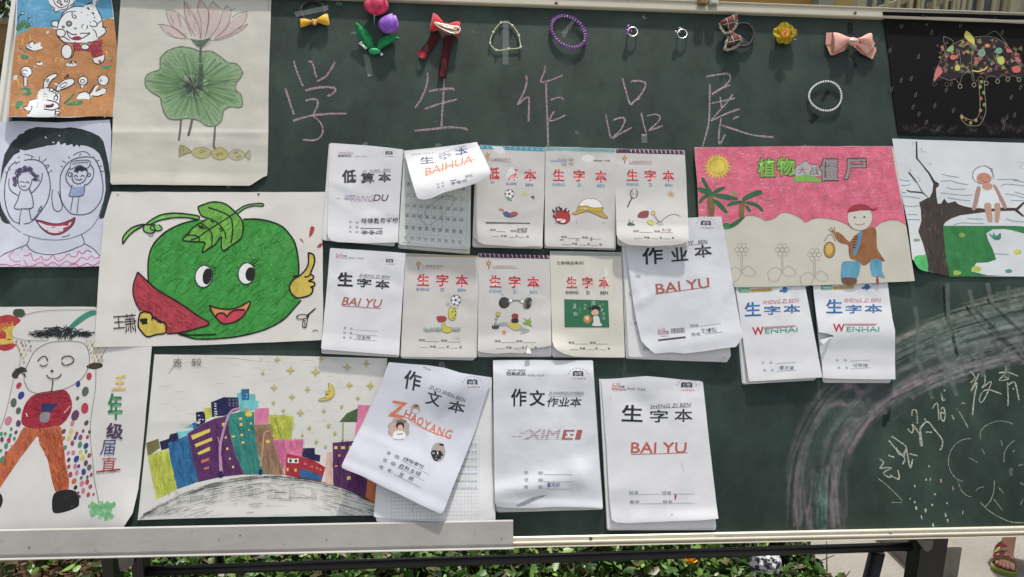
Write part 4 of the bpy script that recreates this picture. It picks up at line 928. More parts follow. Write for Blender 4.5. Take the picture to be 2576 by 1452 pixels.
a.text('年', 720, 658, 90, 165, (40, 115, 70), bold=0.03); a.text('级', 718, 812, 105, 100, (78, 52, 88), bold=0.035, rot=5); a.text('届', 675, 915, 88, 92, (55, 65, 120), bold=0.005, shear=0.15); a.text('直', 680, 1020, 95, 92, (165, 45, 62), bold=0.005, shear=0.1); a.line("602,1068 680,1060 752,1052", 5, (165, 45, 62))
a.done('character', root, split=1)

# 6 city at night
out = densify([(493, 1130), (900, 1134), (1234, 1142), (1232, 1180), (1215, 1400), (1216, 1643), (1000, 1645), (700, 1650), (439, 1658), (445, 1600), (466, 1400)], j=0.5)
root, sh = drawing('city_drawing', 'marker drawing of a curved city of coloured towers under yellow stars and a moon', 'drawing', [(493, 1130), (1234, 1142), (1216, 1643), (439, 1658)], 1.8, CP, lambda u, v: 0.7 * math.sin(3 * u) + 1.0 * sstep(0.9, 1, v), outline=out, bumps=0.4, bf=4, seed=17)
a = Art(sh, 'E', 0.35); a.kind = 'marker'; a.sm = False
NV = (36, 34, 72); PU = (88, 44, 96); TE = (36, 128, 116); LM = (176, 184, 44); PI = (208, 110, 150); BR = (146, 112, 84); BL = (30, 102, 150); TQ = (90, 182, 184)
a.fill("340,672 475,610 500,650 430,700 350,730", TQ); a.fill("90,770 190,735 205,810 105,880", (104, 100, 58)); a.fill("200,760 275,735 285,700 345,685 358,745 275,775 285,810 215,830", NV)
a.fill("108,870 270,820 290,920 345,1145 175,1230 150,1100", LM); a.fill("270,768 430,705 470,900 515,1085 345,1145 310,1000 285,900", BL); a.fill("465,610 500,600 500,660 475,660", BL)
a.fill("495,520 555,512 572,540 572,600 500,645", NV); a.fill("560,485 618,482 622,560 575,580", LM); a.fill("830,365 862,360 930,375 978,370 980,425 1005,428 1000,500 850,520 845,430 830,430", TQ); a.fill("862,335 928,330 930,420 868,425", BL); a.fill("618,440 720,398 838,400 848,500 720,550 625,560", NV)
a.fill("425,695 560,610 650,570 750,550 770,700 820,860 890,1025 700,1045 515,1088 470,900", PU); a.fill("710,550 860,515 970,518 970,620 985,750 1010,900 1060,1025 890,1028 820,880 770,700 750,560", TE)
a.fill("975,490 1088,485 1088,612 972,620", PI); a.fill("1088,538 1285,552 1272,745 1120,740 1110,620 1088,612", LM); a.fill("970,622 1112,615 1130,740 1170,900 1215,1028 1060,1025 1020,930 985,760", BR); a.fill("1125,745 1368,740 1360,890 1235,860 1215,1010 1160,880", PI)
a.fill("1365,812 1460,810 1462,860 1508,870 1500,925 1430,905 1355,880", NV); a.fill("1232,855 1340,880 1450,910 1548,968 1512,1090 1218,1030", (160, 34, 48)); a.fill("1340,975 1400,990 1520,1035 1505,1078 1322,1045", (30, 92, 142))
a.fill("1562,848 1600,842 1605,1110 1545,1100 1550,920", (205, 165, 150)); a.fill("1605,768 1790,752 1760,830 1700,950 1890,1068 1870,1225 1740,1160 1610,1115", PU); a.fill("1893,1070 2002,1125 1970,1280 1868,1225", (192, 108, 52))
a.fill("1812,460 1912,465 1850,600 1785,720", (212, 112, 152)); a.fill("1660,600 1720,530 1810,488 1805,600", (66, 92, 58)); a.line("1690,605 1688,750", 4, (120, 150, 80))
for P_, C_ in (("108,870 270,820 290,920 345,1145 175,1230 150,1100", LM), ("270,768 430,705 470,900 515,1085 345,1145 310,1000 285,900", BL), ("425,695 560,610 650,570 750,550 770,700 820,860 890,1025 700,1045 515,1088 470,900", PU), ("760,550 860,515 970,518 970,620 985,750 1010,900 1060,1025 890,1028 820,880 770,700", TE), ("970,622 1112,615 1130,740 1170,900 1215,1028 1060,1025 1020,930 985,760", BR), ("1125,745 1368,740 1360,850 1235,860 1215,1000 1160,880", PI), ("1605,768 1790,752 1760,830 1700,950 1890,1068 1870,1225 1740,1160 1610,1115", PU), ("1088,538 1285,552 1272,745 1120,740", LM)):
    a.hatch(P_, C_, 90, 1.35, 34, 5, 0.34, var=20, spread=0.15); a.hatch(P_, tuple(min(230, q + 40) for q in C_), 22, 1.3, 14, 1.4, 0.5)
YE = (206, 182, 62); a.kind = 'print'
for p in ("455,710 610,652 612,680 468,745", "485,780 625,725 628,750 495,805", "505,850 608,800 612,830 520,868"): a.fill(p, YE)
for p in ("535,912 605,888 600,912 540,935", "560,972 605,960 600,980 560,988"): a.fill(p, (195, 105, 70))
for x, y, w, h in ((722, 620, 30, 26), (738, 726, 14, 18), (750, 817, 18, 18), (772, 898, 14, 16), (797, 965, 16, 18), (858, 573, 26, 16), (862, 620, 22, 22), (942, 612, 14, 16), (925, 665, 14, 10), (800, 717, 28, 14), (868, 705, 22, 16), (877, 767, 22, 18), (1078, 758, 30, 24), (1128, 708, 16, 18), (1215, 590, 8, 8), (1258, 590, 8, 8), (1632, 808, 26, 22), (1690, 808, 32, 22), (1748, 808, 20, 22), (1738, 1055, 30, 26), (1240, 985, 14, 26), (1305, 990, 16, 22), (1635, 958, 26, 12), (1660, 872, 20, 18)):
    a.fill([(x - w / 2, y - h / 2), (x + w / 2, y - h / 2 - 2), (x + w / 2, y + h / 2), (x - w / 2, y + h / 2 + 1)], (200, 120, 70) if x in (1635, 1660) else YE)
for x, y in ((1385, 940), (1438, 962), (1480, 975), (1508, 988)): a.fill([(x - 9, y - 10), (x + 9, y - 6), (x + 9, y + 10), (x - 9, y + 7)], (200, 110, 80))
a.fill("1242,890 1330,892 1328,935 1240,930", (205, 205, 195)); a.ell(1263, 914, 11, 13, BK); a.ell(1308, 916, 11, 13, BK); a.line("1250,895 1325,893", 2, (160, 34, 48)); a.ell(910, 375, 5, 5, YE); a.ell(908, 398, 7, 6, (120, 190, 90))
for x in (770, 800, 826):
    for y in (420, 445, 465): a.ell(x, y, 8, 7, (120, 125, 160)); a.ell(x, y, 4, 4, NV)
for k, y in enumerate((450, 468, 490, 512, 530, 550)): a.line([(645, y), (662 if k < 3 else 670, y + 6)], 3, (200, 205, 215))
for x, y in ((518, 548), (530, 578), (552, 580), (520, 585)): a.ell(x, y, 7, 5, (190, 195, 210))
a.ell(925, 535, 30, 22, (205, 185, 40)); a.ell(900, 498, 22, 15, (190, 150, 100), a=0.7)
a.sm = True
a.line("850,487 800,500 770,530 740,600 715,690 695,780 690,880 695,1000", 7, (172, 130, 160)); a.line("672,720 690,780", 3, (172, 130, 160)); a.line("700,880 705,960 715,1020", 4, (172, 130, 160)); a.fill("682,1005 712,1000 716,1045 680,1050", NV)
a.line("1095,672 1060,680 1045,720 1038,820 1020,960", 5, (178, 140, 105)); a.fill("1008,985 1030,985 1032,1025 1008,1025", NV)
for x0, y0, x1, y1 in ((620, 620, 650, 640), (1130, 560, 1195, 735)): a.line([(x0, y0), (x1, y1)], 1, (90, 70, 90))
a.done('skyline', root, split=4)
a = Art(sh, 'E', 0.6); a.kind = 'print'; a.sm = False
for x, y, r1 in ((1157, 93, 27), (1515, 85, 24), (1265, 180, 36), (1467, 195, 36), (1722, 155, 34), (1880, 128, 30), (1040, 205, 16), (1130, 320, 28), (1402, 335, 24), (1275, 395, 26), (1742, 300, 28), (1912, 305, 32), (1812, 407, 18), (1125, 445, 17), (1205, 508, 16), (1345, 525, 30), (1680, 475, 18), (1535, 510, 18), (1417, 648, 20), (1572, 630, 20), (1360, 707, 14), (1625, 692, 18), (1475, 760, 20), (1548, 802, 15)):
    P = []
    for i in range(8):
        rr = r1 * (1.08 if i % 2 == 0 else 0.34) * random.uniform(0.9, 1.1); t = i * math.pi / 4 + 0.06; P.append((x + math.cos(t) * rr, y + math.sin(t) * rr))
    a.fill(P, (188, 176, 62)); a.line(P, 1.2, (125, 122, 60), closed=True)
a.sm = True
a.fill("1570,285 1600,300 1620,340 1615,385 1580,415 1530,428 1490,422 1540,400 1555,370 1545,350 1560,355 1575,325", (196, 178, 48)); a.line("1570,285 1600,300 1620,340 1615,385 1580,415 1530,428 1490,422 1540,400 1555,370 1545,350 1560,355 1575,325 1570,285", 1.3, (120, 105, 40)); a.ell(1582, 350, 5, 5, (70, 60, 30)); a.line("1550,378 1575,370", 3, (60, 40, 40))
a.done('star', root, split=1)
a = Art(sh, 'E', 0.55); a.kind = 'pencil'; DK = (72, 72, 70); a.inc = 0.05
def arcy(x): return 1030 + ((x - 1100) / 1080.0) ** 2 * 345
for k in range(400):
    x = random.uniform(60, 1960); y = arcy(x) + abs(random.gauss(0, 1)) * 120 + 6
    if y > 1372: y = random.uniform(1300, 1370)
    sl = (x - 1100) * 2 * 345 / 1080 ** 2 * 0.7; L = random.uniform(25, 130)
    if y > arcy(x + L) + 3 and y + sl * L < 1380: a.line([(x, y), (x + L / 2, y + sl * L / 2 + random.uniform(-4, 4)), (x + L, y + sl * L)], random.uniform(1.2, 2.6), DK, a=random.uniform(0.2, 0.65))
for k in range(150):
    x = random.uniform(30, 1880); y = arcy(x) + random.uniform(2, 30); L = random.uniform(40, 120)
    a.line([(x, y), (x + L, y + (arcy(x + L) - arcy(x)))], 2.2, DK, a=0.6)
for k in range(150):
    x = random.uniform(130, 1900); y = random.uniform(70, 760); 
    if y < 330 or x < 480 and y < 640 or x > 1300 and y < 900: a.line([(x, y), (x + random.uniform(20, 110), y + random.uniform(-5, 5) - (0.08 * 60 if x < 700 else 0))], 1.0, DK, a=random.uniform(0.15, 0.5), sm=False)
for x in (350, 480, 650, 790, 940, 1100, 1270, 1450, 1640):
    y = 1120 + ((x - 950) / 900) ** 2 * 110; P = []
    for j in range(9): P.append((x + (30 if j % 2 else -22) + random.uniform(-6, 6), y + j * 10))
    a.line(P, 2.0, DK, a=0.85, sm=False)
for x in (360, 450, 700, 860, 980, 1140, 1260): a.line([(x, 1130 + abs(x - 950) * 0.1), (x + 4, 1200 + abs(x - 950) * 0.12)], 1.2, DK, a=0.6)
a.text('唐', 345, 120, 70, 75, DK, kind='pencil', bold=-0.015); a.text('毅', 500, 115, 85, 65, DK, kind='pencil', bold=-0.015); a.line("350,85 320,140 275,205", 1.6, DK)
a.line("660,80 830,85 1000,108 1035,98 1020,86", 1.4, DK, a=0.7)
a.done('pencil_shading', root, kind='stuff')

# 7 pink sky with palms; the game figures are replaced by a plain scarecrow and flowers
out = densify([(2213, 470), (2540, 466), (2844, 466), (2851, 480), (2870, 600), (2890, 730), (2916, 896), (2700, 906), (2480, 913), (2341, 916), (2330, 880), (2300, 780), (2265, 720), (2226, 690), (2225, 620)], j=0.5)
root, sh = drawing('beach_drawing', 'crayon drawing of pink sky, sun, palm trees and a figure in a brown coat', 'drawing', [(2213, 470), (2846, 466), (2916, 898), (2240, 918)], 6.2, paper_mat('beach_sheet', (198, 194, 180), wr=0.35), lambda u, v: 1.0 * math.sin(3 * v) + 1.5 * sstep(0.9, 1, u) * v, outline=out, bumps=0.4, bf=4, seed=19)
a = Art(sh, 'R', 0.35); a.kind = 'crayon'
a.fill("70,92 300,85 900,76 1895,78 1930,300 1990,600 2028,805 1960,765 1890,758 1800,780 1750,820 1700,850 1540,835 1480,800 1400,765 1300,745 1210,740 1150,755 1095,780 1060,750 1000,715 930,692 870,695 820,735 780,755 730,765 680,740 620,720 560,720 520,730 430,790 330,795 310,730 105,725 105,560 85,300", (205, 88, 116), sm=False)
a.inc = 0.05
for k in range(210):
    x = random.uniform(100, 1880); y = random.uniform(110, 730); L = random.uniform(20, 70); t = random.choice([-0.15, 0.1, 0.12, 1.3, -0.9, 1.1])
    if y < 690: a.line([(x, y), (x + L * math.cos(t), y + L * math.sin(t))], random.uniform(1, 2.4), random.choice([(224, 142, 160), (216, 120, 142), (192, 72, 102)]), sm=False)
a.done('sky_colouring', root)
a = Art(sh, 'R', 0.95); a.kind = 'marker'
P = []
for i in range(44): rr = 92 if i % 2 else random.uniform(122, 145); t = i * math.pi / 22; P.append((283 + rr * math.cos(t), 262 + rr * math.sin(t) * 0.95))
a.fill(P, (205, 172, 52), sm=False); a.line(P, 1.3, (160, 110, 40), closed=True, sm=False); a.ell(285, 262, 72, 68, (206, 180, 30), w=1.8, lrgb=(150, 120, 40))
DG = (38, 98, 58); TB = (122, 92, 58)
a.fill("190,540 245,535 250,722 195,722", TB, jag=1.0); a.fill("490,600 535,590 525,720 480,730", TB, jag=1.0)
for p in ("130,380 155,368 190,430 235,500 210,530 175,470", "105,455 160,465 225,500 230,540 160,520 105,490", "235,500 290,462 345,450 350,472 300,500 240,530", "105,600 130,550 190,520 230,535 170,560 130,600", "240,535 300,515 400,530 480,565 400,578 300,560", "230,565 290,580 340,630 380,690 350,695 290,640 240,590", "510,560 580,510 680,480 690,520 610,550 530,585", "370,620 410,588 500,580 520,600 440,620 385,632", "530,590 600,590 670,620 708,675 690,682 640,640 560,615", "540,620 575,640 595,680 570,682 545,650", "330,792 400,795 440,770 520,730 535,735 470,800 420,830 350,845"): a.fill(p, DG if p[0] != '4' else (60, 120, 70))
a.fill("410,492 450,505 470,545 440,535", (120, 140, 70)); a.fill("340,795 380,785 395,830 350,840", (45, 120, 60))
# lettering 植物 green, 僵尸 grey
for t, x, y, w, h, rgb in (('植', 737, 275, 165, 175, (110, 170, 50)), ('物', 915, 265, 165, 170, (110, 170, 50)), ('僵', 1315, 292, 165, 205, (140, 130, 132)), ('尸', 1555, 290, 200, 190, (140, 130, 132))):
    a.text(t, x, y, w * 1.08, h * 1.1, (50, 60, 42), bold=0.075, kind='print'); a.text(t, x, y, w, h, rgb, bold=0.035, kind='print')
a.fill("1000,350 1005,270 1050,245 1075,220 1110,215 1140,245 1200,250 1225,290 1230,350", (165, 158, 160), kind='print'); a.text('大', 1065, 300, 70, 65, (70, 62, 62), kind='print'); a.text('战', 1180, 305, 80, 75, (70, 62, 62), kind='print'); a.fill("985,410 990,360 1060,345 1120,335 1180,360 1235,380 1230,415 1150,402 1080,408 1030,402", (110, 165, 60), jag=1.0)
a.line("1000,350 1005,270 1050,245 1075,220 1110,215 1140,245 1200,250 1228,270", 2, (80, 75, 75))
# scarecrow
BW = (142, 92, 50)
a.kind = 'marker'
a.fill("1560,900 1640,850 1740,830 1755,930 1760,1020 1800,1090 1830,1140 1770,1130 1720,1125 1690,1150 1640,1180 1600,1155 1560,1130 1510,1110 1495,1050 1490,990 1420,970 1370,920 1380,870 1430,890 1500,960 1530,930", BW)
a.fill("1440,1150 1520,1140 1600,1150 1605,1200 1570,1300 1500,1290 1430,1300 1425,1240", (80, 150, 175)); a.fill("1700,1135 1795,1130 1805,1230 1830,1295 1770,1280 1710,1270", (80, 150, 175)); a.fill("1430,1300 1500,1290 1570,1305 1560,1350 1490,1362 1440,1340", (110, 74, 52)); a.fill("1752,1285 1770,1290 1775,1350 1752,1350", (150, 70, 72))
a.kind = 'print'
a.ell(1600, 735, 116, 122, (192, 188, 172), w=1.6, lrgb=(120, 112, 100)); a.fill("1488,690 1510,640 1580,612 1660,618 1720,655 1765,640 1740,672 1700,672 1600,668", (150, 46, 58)); a.line("1488,690 1600,672 1725,668", 1.6, (110, 40, 50))
a.ell(1552, 735, 8, 10, BK); a.ell(1640, 732, 8, 10, BK); a.line("1550,795 1600,806 1645,790", 2.0, (130, 60, 56)); a.fill("1590,880 1625,885 1570,1070 1535,1070", (80, 130, 160)); 
for k in range(5): a.line([(1545 - k * 4, 910 + k * 24), (1585 - k * 5, 922 + k * 24)], 4, (95, 50, 45))
a.line("1340,860 1370,870", 5, BW); a.line("1370,900 1310,840", 2.5, (150, 120, 60)); a.line("1375,895 1330,822", 2.5, (150, 120, 60)); a.line("1372,890 1360,820", 2.5, (150, 120, 60))
a.ell(1318, 1035, 52, 72, (165, 125, 55), w=1.6); a.ell(1316, 1030, 32, 50, (200, 165, 55)); a.line("1270,960 1300,905 1340,895 1375,960", 1.6, (100, 95, 90))
a.kind = 'pencil'; G = (140, 137, 132)
a.line("360,846 300,795", 1, G)
a.line("520,730 560,720 620,720 680,740 730,765 780,755 820,735 870,695 930,692 1000,715 1060,750 1095,780 1150,755 1210,740 1300,745 1400,765 1480,800 1530,845", 1.6, (130, 90, 100)); a.line("1750,820 1800,780 1890,758 1960,765 2028,805", 1.6, (130, 90, 100))
for cx, cy in ((505, 1035), (880, 1035), (1180, 1080)):
    for i in range(6): t = i * math.pi / 3; a.ell(cx + 42 * math.cos(t), cy + 42 * math.sin(t), 24, 20, None, rot=math.degrees(t), w=1.3, lrgb=G, n=10)
    a.ell(cx, cy, 20, 20, None, w=1.4, lrgb=G); a.line([(cx - 8, cy + 60), (cx - 6, cy + 190)], 1.4, G); a.line([(cx + 8, cy + 60), (cx + 8, cy + 190)], 1.4, G)
    a.line([(cx, cy + 200), (cx - 60, cy + 160), (cx - 130, cy + 210), (cx - 110, cy + 290), (cx - 40, cy + 280), (cx, cy + 200)], 1.4, G); a.line([(cx, cy + 200), (cx + 60, cy + 150), (cx + 125, cy + 200), (cx + 110, cy + 240), (cx + 40, cy + 240), (cx, cy + 200)], 1.4, G)
a.done('drawn_object', root, split=4)

# 8 tree and child in white dress
out = densify([(2844, 442), (3000, 448), (3264, 456), (3330, 458), (3330, 884), (3264, 882), (3100, 881), (3030, 880), (2970, 868), (2935, 858), (2908, 825), (2895, 720), (2870, 600)], j=0.5)
root, sh = drawing('tree_drawing', 'drawing of a child in a white dress sitting on a bare brown branch', 'drawing', [(2844, 442), (3330, 458), (3330, 884), (2906, 880)], 2.2, WP, lambda u, v: 7.0 * sstep(0.25, 0.0, u) * sstep(0.5, 1, v) + 1.8 * sstep(0.15, 0, u), outline=out, bumps=0.7, bf=5, seed=23)
a = Art(sh, 'S', 0.35); a.kind = 'marker'
a.fill("535,870 760,868 1200,868 1300,880 1500,900 1500,960 1280,940 1180,908 1100,900 1000,905 940,940 960,1000 1000,1080 1030,1180 960,1210 850,1215 800,1290 950,1325 1100,1335 600,1340 560,1180 540,1000", (36, 120, 58), sm=False, jag=1.2)
a.fill("290,1150 370,1145 400,1200 410,1290 320,1270 270,1190", (60, 175, 90)); a.fill("365,1150 380,1145 400,1290 385,1280", (50, 160, 80))
for x, y, w, h, rgb in ((715, 958, 28, 22, (120, 165, 50)), (1228, 1112, 40, 24, (190, 195, 60)), (850, 1270, 45, 26, (180, 190, 50)), (665, 1305, 42, 22, (160, 175, 55)), (297, 1003, 32, 14, (130, 145, 110))): a.ell(x, y, w, h, rgb, j=0.1)
a.fill("960,940 1000,960 1005,930 1035,965 1072,935 1070,995 1010,998", (55, 135, 115)); a.fill("1115,1285 1150,1270 1180,1285 1170,1305 1125,1305", (70, 145, 125))
TR = (64, 54, 48)
a.fill("318,655 380,620 400,610 350,575 300,480 220,385 225,372 290,450 335,530 355,560 415,612 440,560 450,480 405,390 330,290 290,250 285,90 300,90 305,245 340,290 420,380 460,455 500,475 505,500 475,525 478,600 490,665 520,665 550,620 585,660 655,645 680,670 740,690 830,710 930,705 1000,700 1130,705 1220,705 1285,645 1295,665 1235,725 1290,780 1280,790 1200,730 1000,735 850,755 700,775 620,800 560,840 540,875 560,1100 600,1340 400,1290 390,1180 350,1030 310,920 340,820 335,720", TR, sm=False, jag=0.8)
a.line("345,565 280,558 235,555 205,540", 5, TR)
for k in range(44):
    y = random.uniform(720, 1250); x = 345 + (y - 650) * 0.08 + random.uniform(0, 180); a.line([(x, y), (x + random.uniform(-6, 12), y + random.uniform(20, 60))], 2, random.choice([(120, 104, 92), (60, 50, 45)]), kind='print', a=0.7, sm=False)
a.kind = 'print'; SK = (180, 138, 116)
a.fill("870,515 940,500 1010,495 1040,560 1060,640 1085,700 890,710 870,640", (205, 212, 220)); a.ell(905, 400, 92, 82, (205, 208, 214), w=1.6, lrgb=(110, 110, 120)); a.ell(918, 432, 70, 54, (186, 128, 104), j=0.04); a.fill("915,490 980,480 1000,520 950,540 900,520", SK)
a.fill("850,520 885,510 885,560 865,640 840,720 808,720 820,660", (160, 128, 116)); a.fill("1000,495 1030,500 1080,590 1130,690 1100,710 1050,600", (160, 128, 116)); a.fill("920,670 980,665 990,740 998,825 960,832 935,760", SK); a.fill("1015,670 1065,665 1070,740 1055,830 1020,830 1020,750", SK)
a.line("810,430 830,360 900,318 960,325 1000,370 1010,440", 1.5, (110, 110, 120)); a.line("970,340 1000,345 980,370 1005,380", 1.4, (110, 110, 120)); a.ell(893, 425, 6, 8, (120, 70, 60)); a.ell(955, 415, 6, 8, (120, 70, 60)); a.line("895,455 920,465 945,460", 2.2, (150, 50, 60)); a.line("900,545 960,540 1010,535", 1.2, (190, 170, 150))
BLn = (70, 120, 150)
for p in ("530,392 600,410 690,422", "520,460 600,452 680,475 770,488", "575,515 640,532 745,530", "520,565 650,580 740,588 815,583", "585,610 700,630 790,637", "1045,442 1140,440 1240,445", "1075,508 1110,485 1200,490 1295,500", "1185,448 1290,465", "1115,575 1200,585 1290,612", "1200,555 1295,585", "1170,635 1280,638", "1120,805 1200,828 1295,832", "765,800 830,806 910,808", "635,862 720,842 800,848 915,848", "130,438 180,450 235,455", "150,495 210,495 240,482", "160,560 200,565", "165,595 240,602 325,618", "172,680 230,690 325,686", "210,765 305,768", "195,815 250,812 330,815", "1005,1128 1150,1135"): a.line(p, 1.7, BLn, a=0.85)
a.kind = 'pencil'
for p in ("250,105 270,95 255,130", "330,160 350,150 340,185 380,185 390,200", "400,290 430,300 415,310", "355,360 380,350", "205,375 240,345 235,390", "300,420 330,440 320,460", "1235,280 1280,290 1250,330 1290,340", "250,440 290,470 330,450"): a.line(p, 1.2, (140, 140, 150), a=0.7)
a.done('drawn_shape', root, split=4)

# 9 black scratch picture with umbrella
out = densify([(2813, 37), (3000, 42), (3264, 49), (3330, 51), (3330, 440), (3264, 438), (3000, 432), (2863, 430), (2850, 330), (2835, 180)], j=0.4)
root, sh = drawing('scratch_art_picture', 'black scratch art picture of a patchwork umbrella with rain drops, at the top right', 'drawing', [(2813, 37), (3330, 51), (3330, 440), (2863, 430)], 2.6, paper_mat('scratch_black', (20, 18, 17), rough=0.6, wr=0.2, stain=0.0, gloss=0.08), lambda u, v: 11.5 * sstep(0.09, 0.0, v) + 0.6 * math.sin(4 * v), outline=out, bumps=0.5, bf=5, seed=29)
a = Art(sh, 'H', 0.35); a.kind = 'print'; rs = random.Random(5)
CO = [(20, 18, 17), (24, 22, 20), (160, 80, 85), (170, 175, 70), (120, 160, 110), (200, 110, 85), (140, 70, 90), (150, 150, 100), (90, 60, 75), (185, 140, 110), (110, 165, 150)]
def tri(x, y, s): 
    t = rs.uniform(0, 6.28); a.fill([(x + s * math.cos(t + q) * rs.uniform(.7, 1.2), y + s * math.sin(t + q) * rs.uniform(.7, 1.2)) for q in (0, 2.1, 4.2)], rs.choice(CO), sm=False, a=rs.uniform(0.25, 0.7))
a.fill("600,780 610,690 660,580 720,480 780,430 890,375 980,360 1100,350 1200,370 1300,440 1400,560 1460,640 1460,750 1360,735 1210,750 1100,740 970,700 870,730 800,765 700,760", (44, 34, 38), a=0.8)
for i in range(210):
    x = rs.uniform(600, 1440); y = rs.uniform(370, 740); top = 370 + abs(x - 1020) ** 1.9 / 900 * 0.62 + 10
    if y > top and y < 760 - 70 * math.sin((x - 600) / 130 % 3.14): tri(x, y, rs.uniform(14, 34))
a.fill("595,785 605,700 640,635 680,690 640,740", (190, 100, 100)); a.fill("720,480 775,435 785,490 735,500", (130, 165, 95)); a.fill("890,340 912,298 980,365 985,430 960,420 900,370", (190, 185, 55)); a.ell(822, 655, 25, 30, (180, 180, 60)); a.ell(1110, 440, 24, 18, (205, 130, 80)); a.fill("1345,650 1420,635 1430,690 1370,700", (195, 90, 65)); a.ell(1058, 510, 30, 34, (90, 140, 130), w=2, lrgb=(150, 170, 160)); a.ell(1222, 490, 34, 30, (90, 150, 125)); a.fill("1205,570 1260,545 1275,600 1235,625", (180, 185, 70)); a.fill("1300,465 1355,500 1300,505", (190, 90, 95)); a.fill("1390,545 1440,590 1385,595", (190, 80, 110)); a.ell(780, 553, 30, 24, (200, 100, 80)); a.ell(1005, 603, 22, 18, (180, 85, 80))
LC = (140, 135, 110)
for p in ("590,785 610,690 660,580 720,480 780,430 890,375 980,360 1100,350 1200,370 1300,440 1400,560 1464,640", "590,785 640,740 700,760 750,775 800,765 845,815", "845,815 870,730 920,690 970,700 985,790", "1000,790 1040,740 1080,760", "1090,790 1110,740 1170,735 1210,765", "1210,765 1260,720 1310,750", "1310,750 1360,730 1415,755", "960,430 960,600 965,780", "690,350 780,395 770,440", "690,350 690,400 720,480", "1110,340 1180,300 1240,350 1310,440", "845,700 850,560 830,480", "1165,520 1200,600 1260,660"): a.line(p, 1.5, LC, a=0.7)
a.line("965,680 1020,690 1080,670 1110,645", 4, (190, 190, 60)); a.line("1030,775 1035,900 1040,1000 1035,1090 1010,1140 970,1160 900,1140 860,1110", 1.6, LC); a.line("1080,775 1085,900 1095,1000 1090,1100 1050,1190 1000,1215 920,1205 870,1165 850,1120 870,1100", 1.6, LC)
for x, y in ((600, 810), (720, 815), (847, 833), (982, 820), (1100, 803), (1210, 785), (1308, 765), (1415, 768)): a.ell(x, y, 18, 20, None, w=2, lrgb=LC if x not in (600, 720) else (70, 65, 62))
for i, (x, y) in enumerate(((1055, 788), (1042, 838), (1075, 895), (1050, 950), (1080, 1010), (1045, 1065), (1055, 1135), (1000, 1160), (950, 1185), (905, 1150), (868, 1130))): a.ell(x, y, 15, 18, CO[2 + i % 9] if i % 4 else (150, 155, 80), a=0.7)
for i in range(46):
    x = rs.uniform(170, 1460); y = rs.uniform(160, 1270)
    if 580 < x < 1464 and 330 < y < 800 or 840 < x < 1120 and y > 760 and y < 1230: continue
    a.ell(x, y, 9, 22, None, rot=20, w=1.6, lrgb=(95, 92, 88), n=8, a=rs.uniform(0.3, 0.95)); a.line([(x + 8, y - 22), (x + 14, y - 34)], 1.4, (95, 92, 88), a=0.6)
a.kind = 'smear'
for i in range(40): x = rs.uniform(260, 1464); a.line([(x, rs.uniform(1180, 1290)), (x + 60, rs.uniform(1200, 1300))], 9, (100, 92, 88), a=0.16)
a.done('scratched_lines', root)
# ------------------------------------------------------------------ exercise books
PG = paper_mat('book_page', (214, 216, 220), wr=0.3); PGC = paper_mat('book_page_cream', (196, 198, 190), wr=0.3)
CW = paper_mat('cover_white', (211, 212, 219), wr=0.5, gloss=0.4, rough=0.5); CG = paper_mat('cover_grey', (196, 194, 190), wr=0.5, rough=0.55)
CWR = paper_mat('cover_crumpled', (207, 209, 216), wr=1.1, crease=0.10, rough=0.5)
TAPE = plain('clear_tape', (205, 215, 215), 0.18, 0, 0.1, 90, 0.6, alpha=0.07)
def fr(name, pts): return [FR[name](*q) for q in PP(pts)]
def book(label, frame, cover, pages, base, t, lift=None, mat=CW, n=4, bumps=0.8, bf=8, seed=1, step=12, outline=None, pmat=PG, blift=None, jag=0.5, r=(1, 3, 5, 8)):
    cv = fr(frame, cover); pg = fr(frame, pages)
    lo = at(*pg[3], 0); lo2 = at(*pg[2], 0)
    root = thing('exercise_book', label, 'exercise book', ((lo.x + lo2.x) / 2, 0, min(lo.z, lo2.z)), 'exercise books hung on the blackboard')
    rs = random.Random(seed)
    for i in range(n):
        k = i / max(1, n - 1)
        c = [(q[0] + rs.uniform(-1.2, 1.2) , q[1] + (rs.uniform(-1.5, 0.5) if j > 1 else 0.8)) for j, q in enumerate(pg)]
        if i: c = [(c[j][0] + (cv[j][0] - c[j][0]) * 0.22 * k, c[j][1] + (cv[j][1] - c[j][1]) * 0.22 * k) for j in range(4)]
        sh = Sheet(pg, base + (i + 1) * t / n, blift, step=45, bumps=0.15, bfreq=5, seed=seed + i)
        sheet_mesh('page', sh, densify(rounded(c, (1, 2, 6, 8)), j=0.25), pmat, root, thick=t / n * 0.92, sm=False)
    def lf(u, v): return (blift(u, v) if blift else 0) + (lift(u, v) if lift else 1.5 * v)
    sh = Sheet(cv, base + t + 0.6, lf, step, bumps, bf, seed)
    o = outline(cv) if outline else densify(rounded(cv, r), j=jag)
    sheet_mesh('cover', sh, o, mat, root, thick=0.3, sm=False)
    return root, sh
def curl(k=4, s=0.72, tw=0.0, bell=0.0): return lambda u, v: 1.0 * v + k * sstep(s, 1.0, v) * (1 + tw * (u - 0.5)) + bell * math.sin(math.pi * min(1, v * 1.1))
BLK = (40, 42, 50); RED = (172, 48, 58); BLU = (60, 120, 165); ORG = (184, 92, 70); GRY = (95, 95, 105)

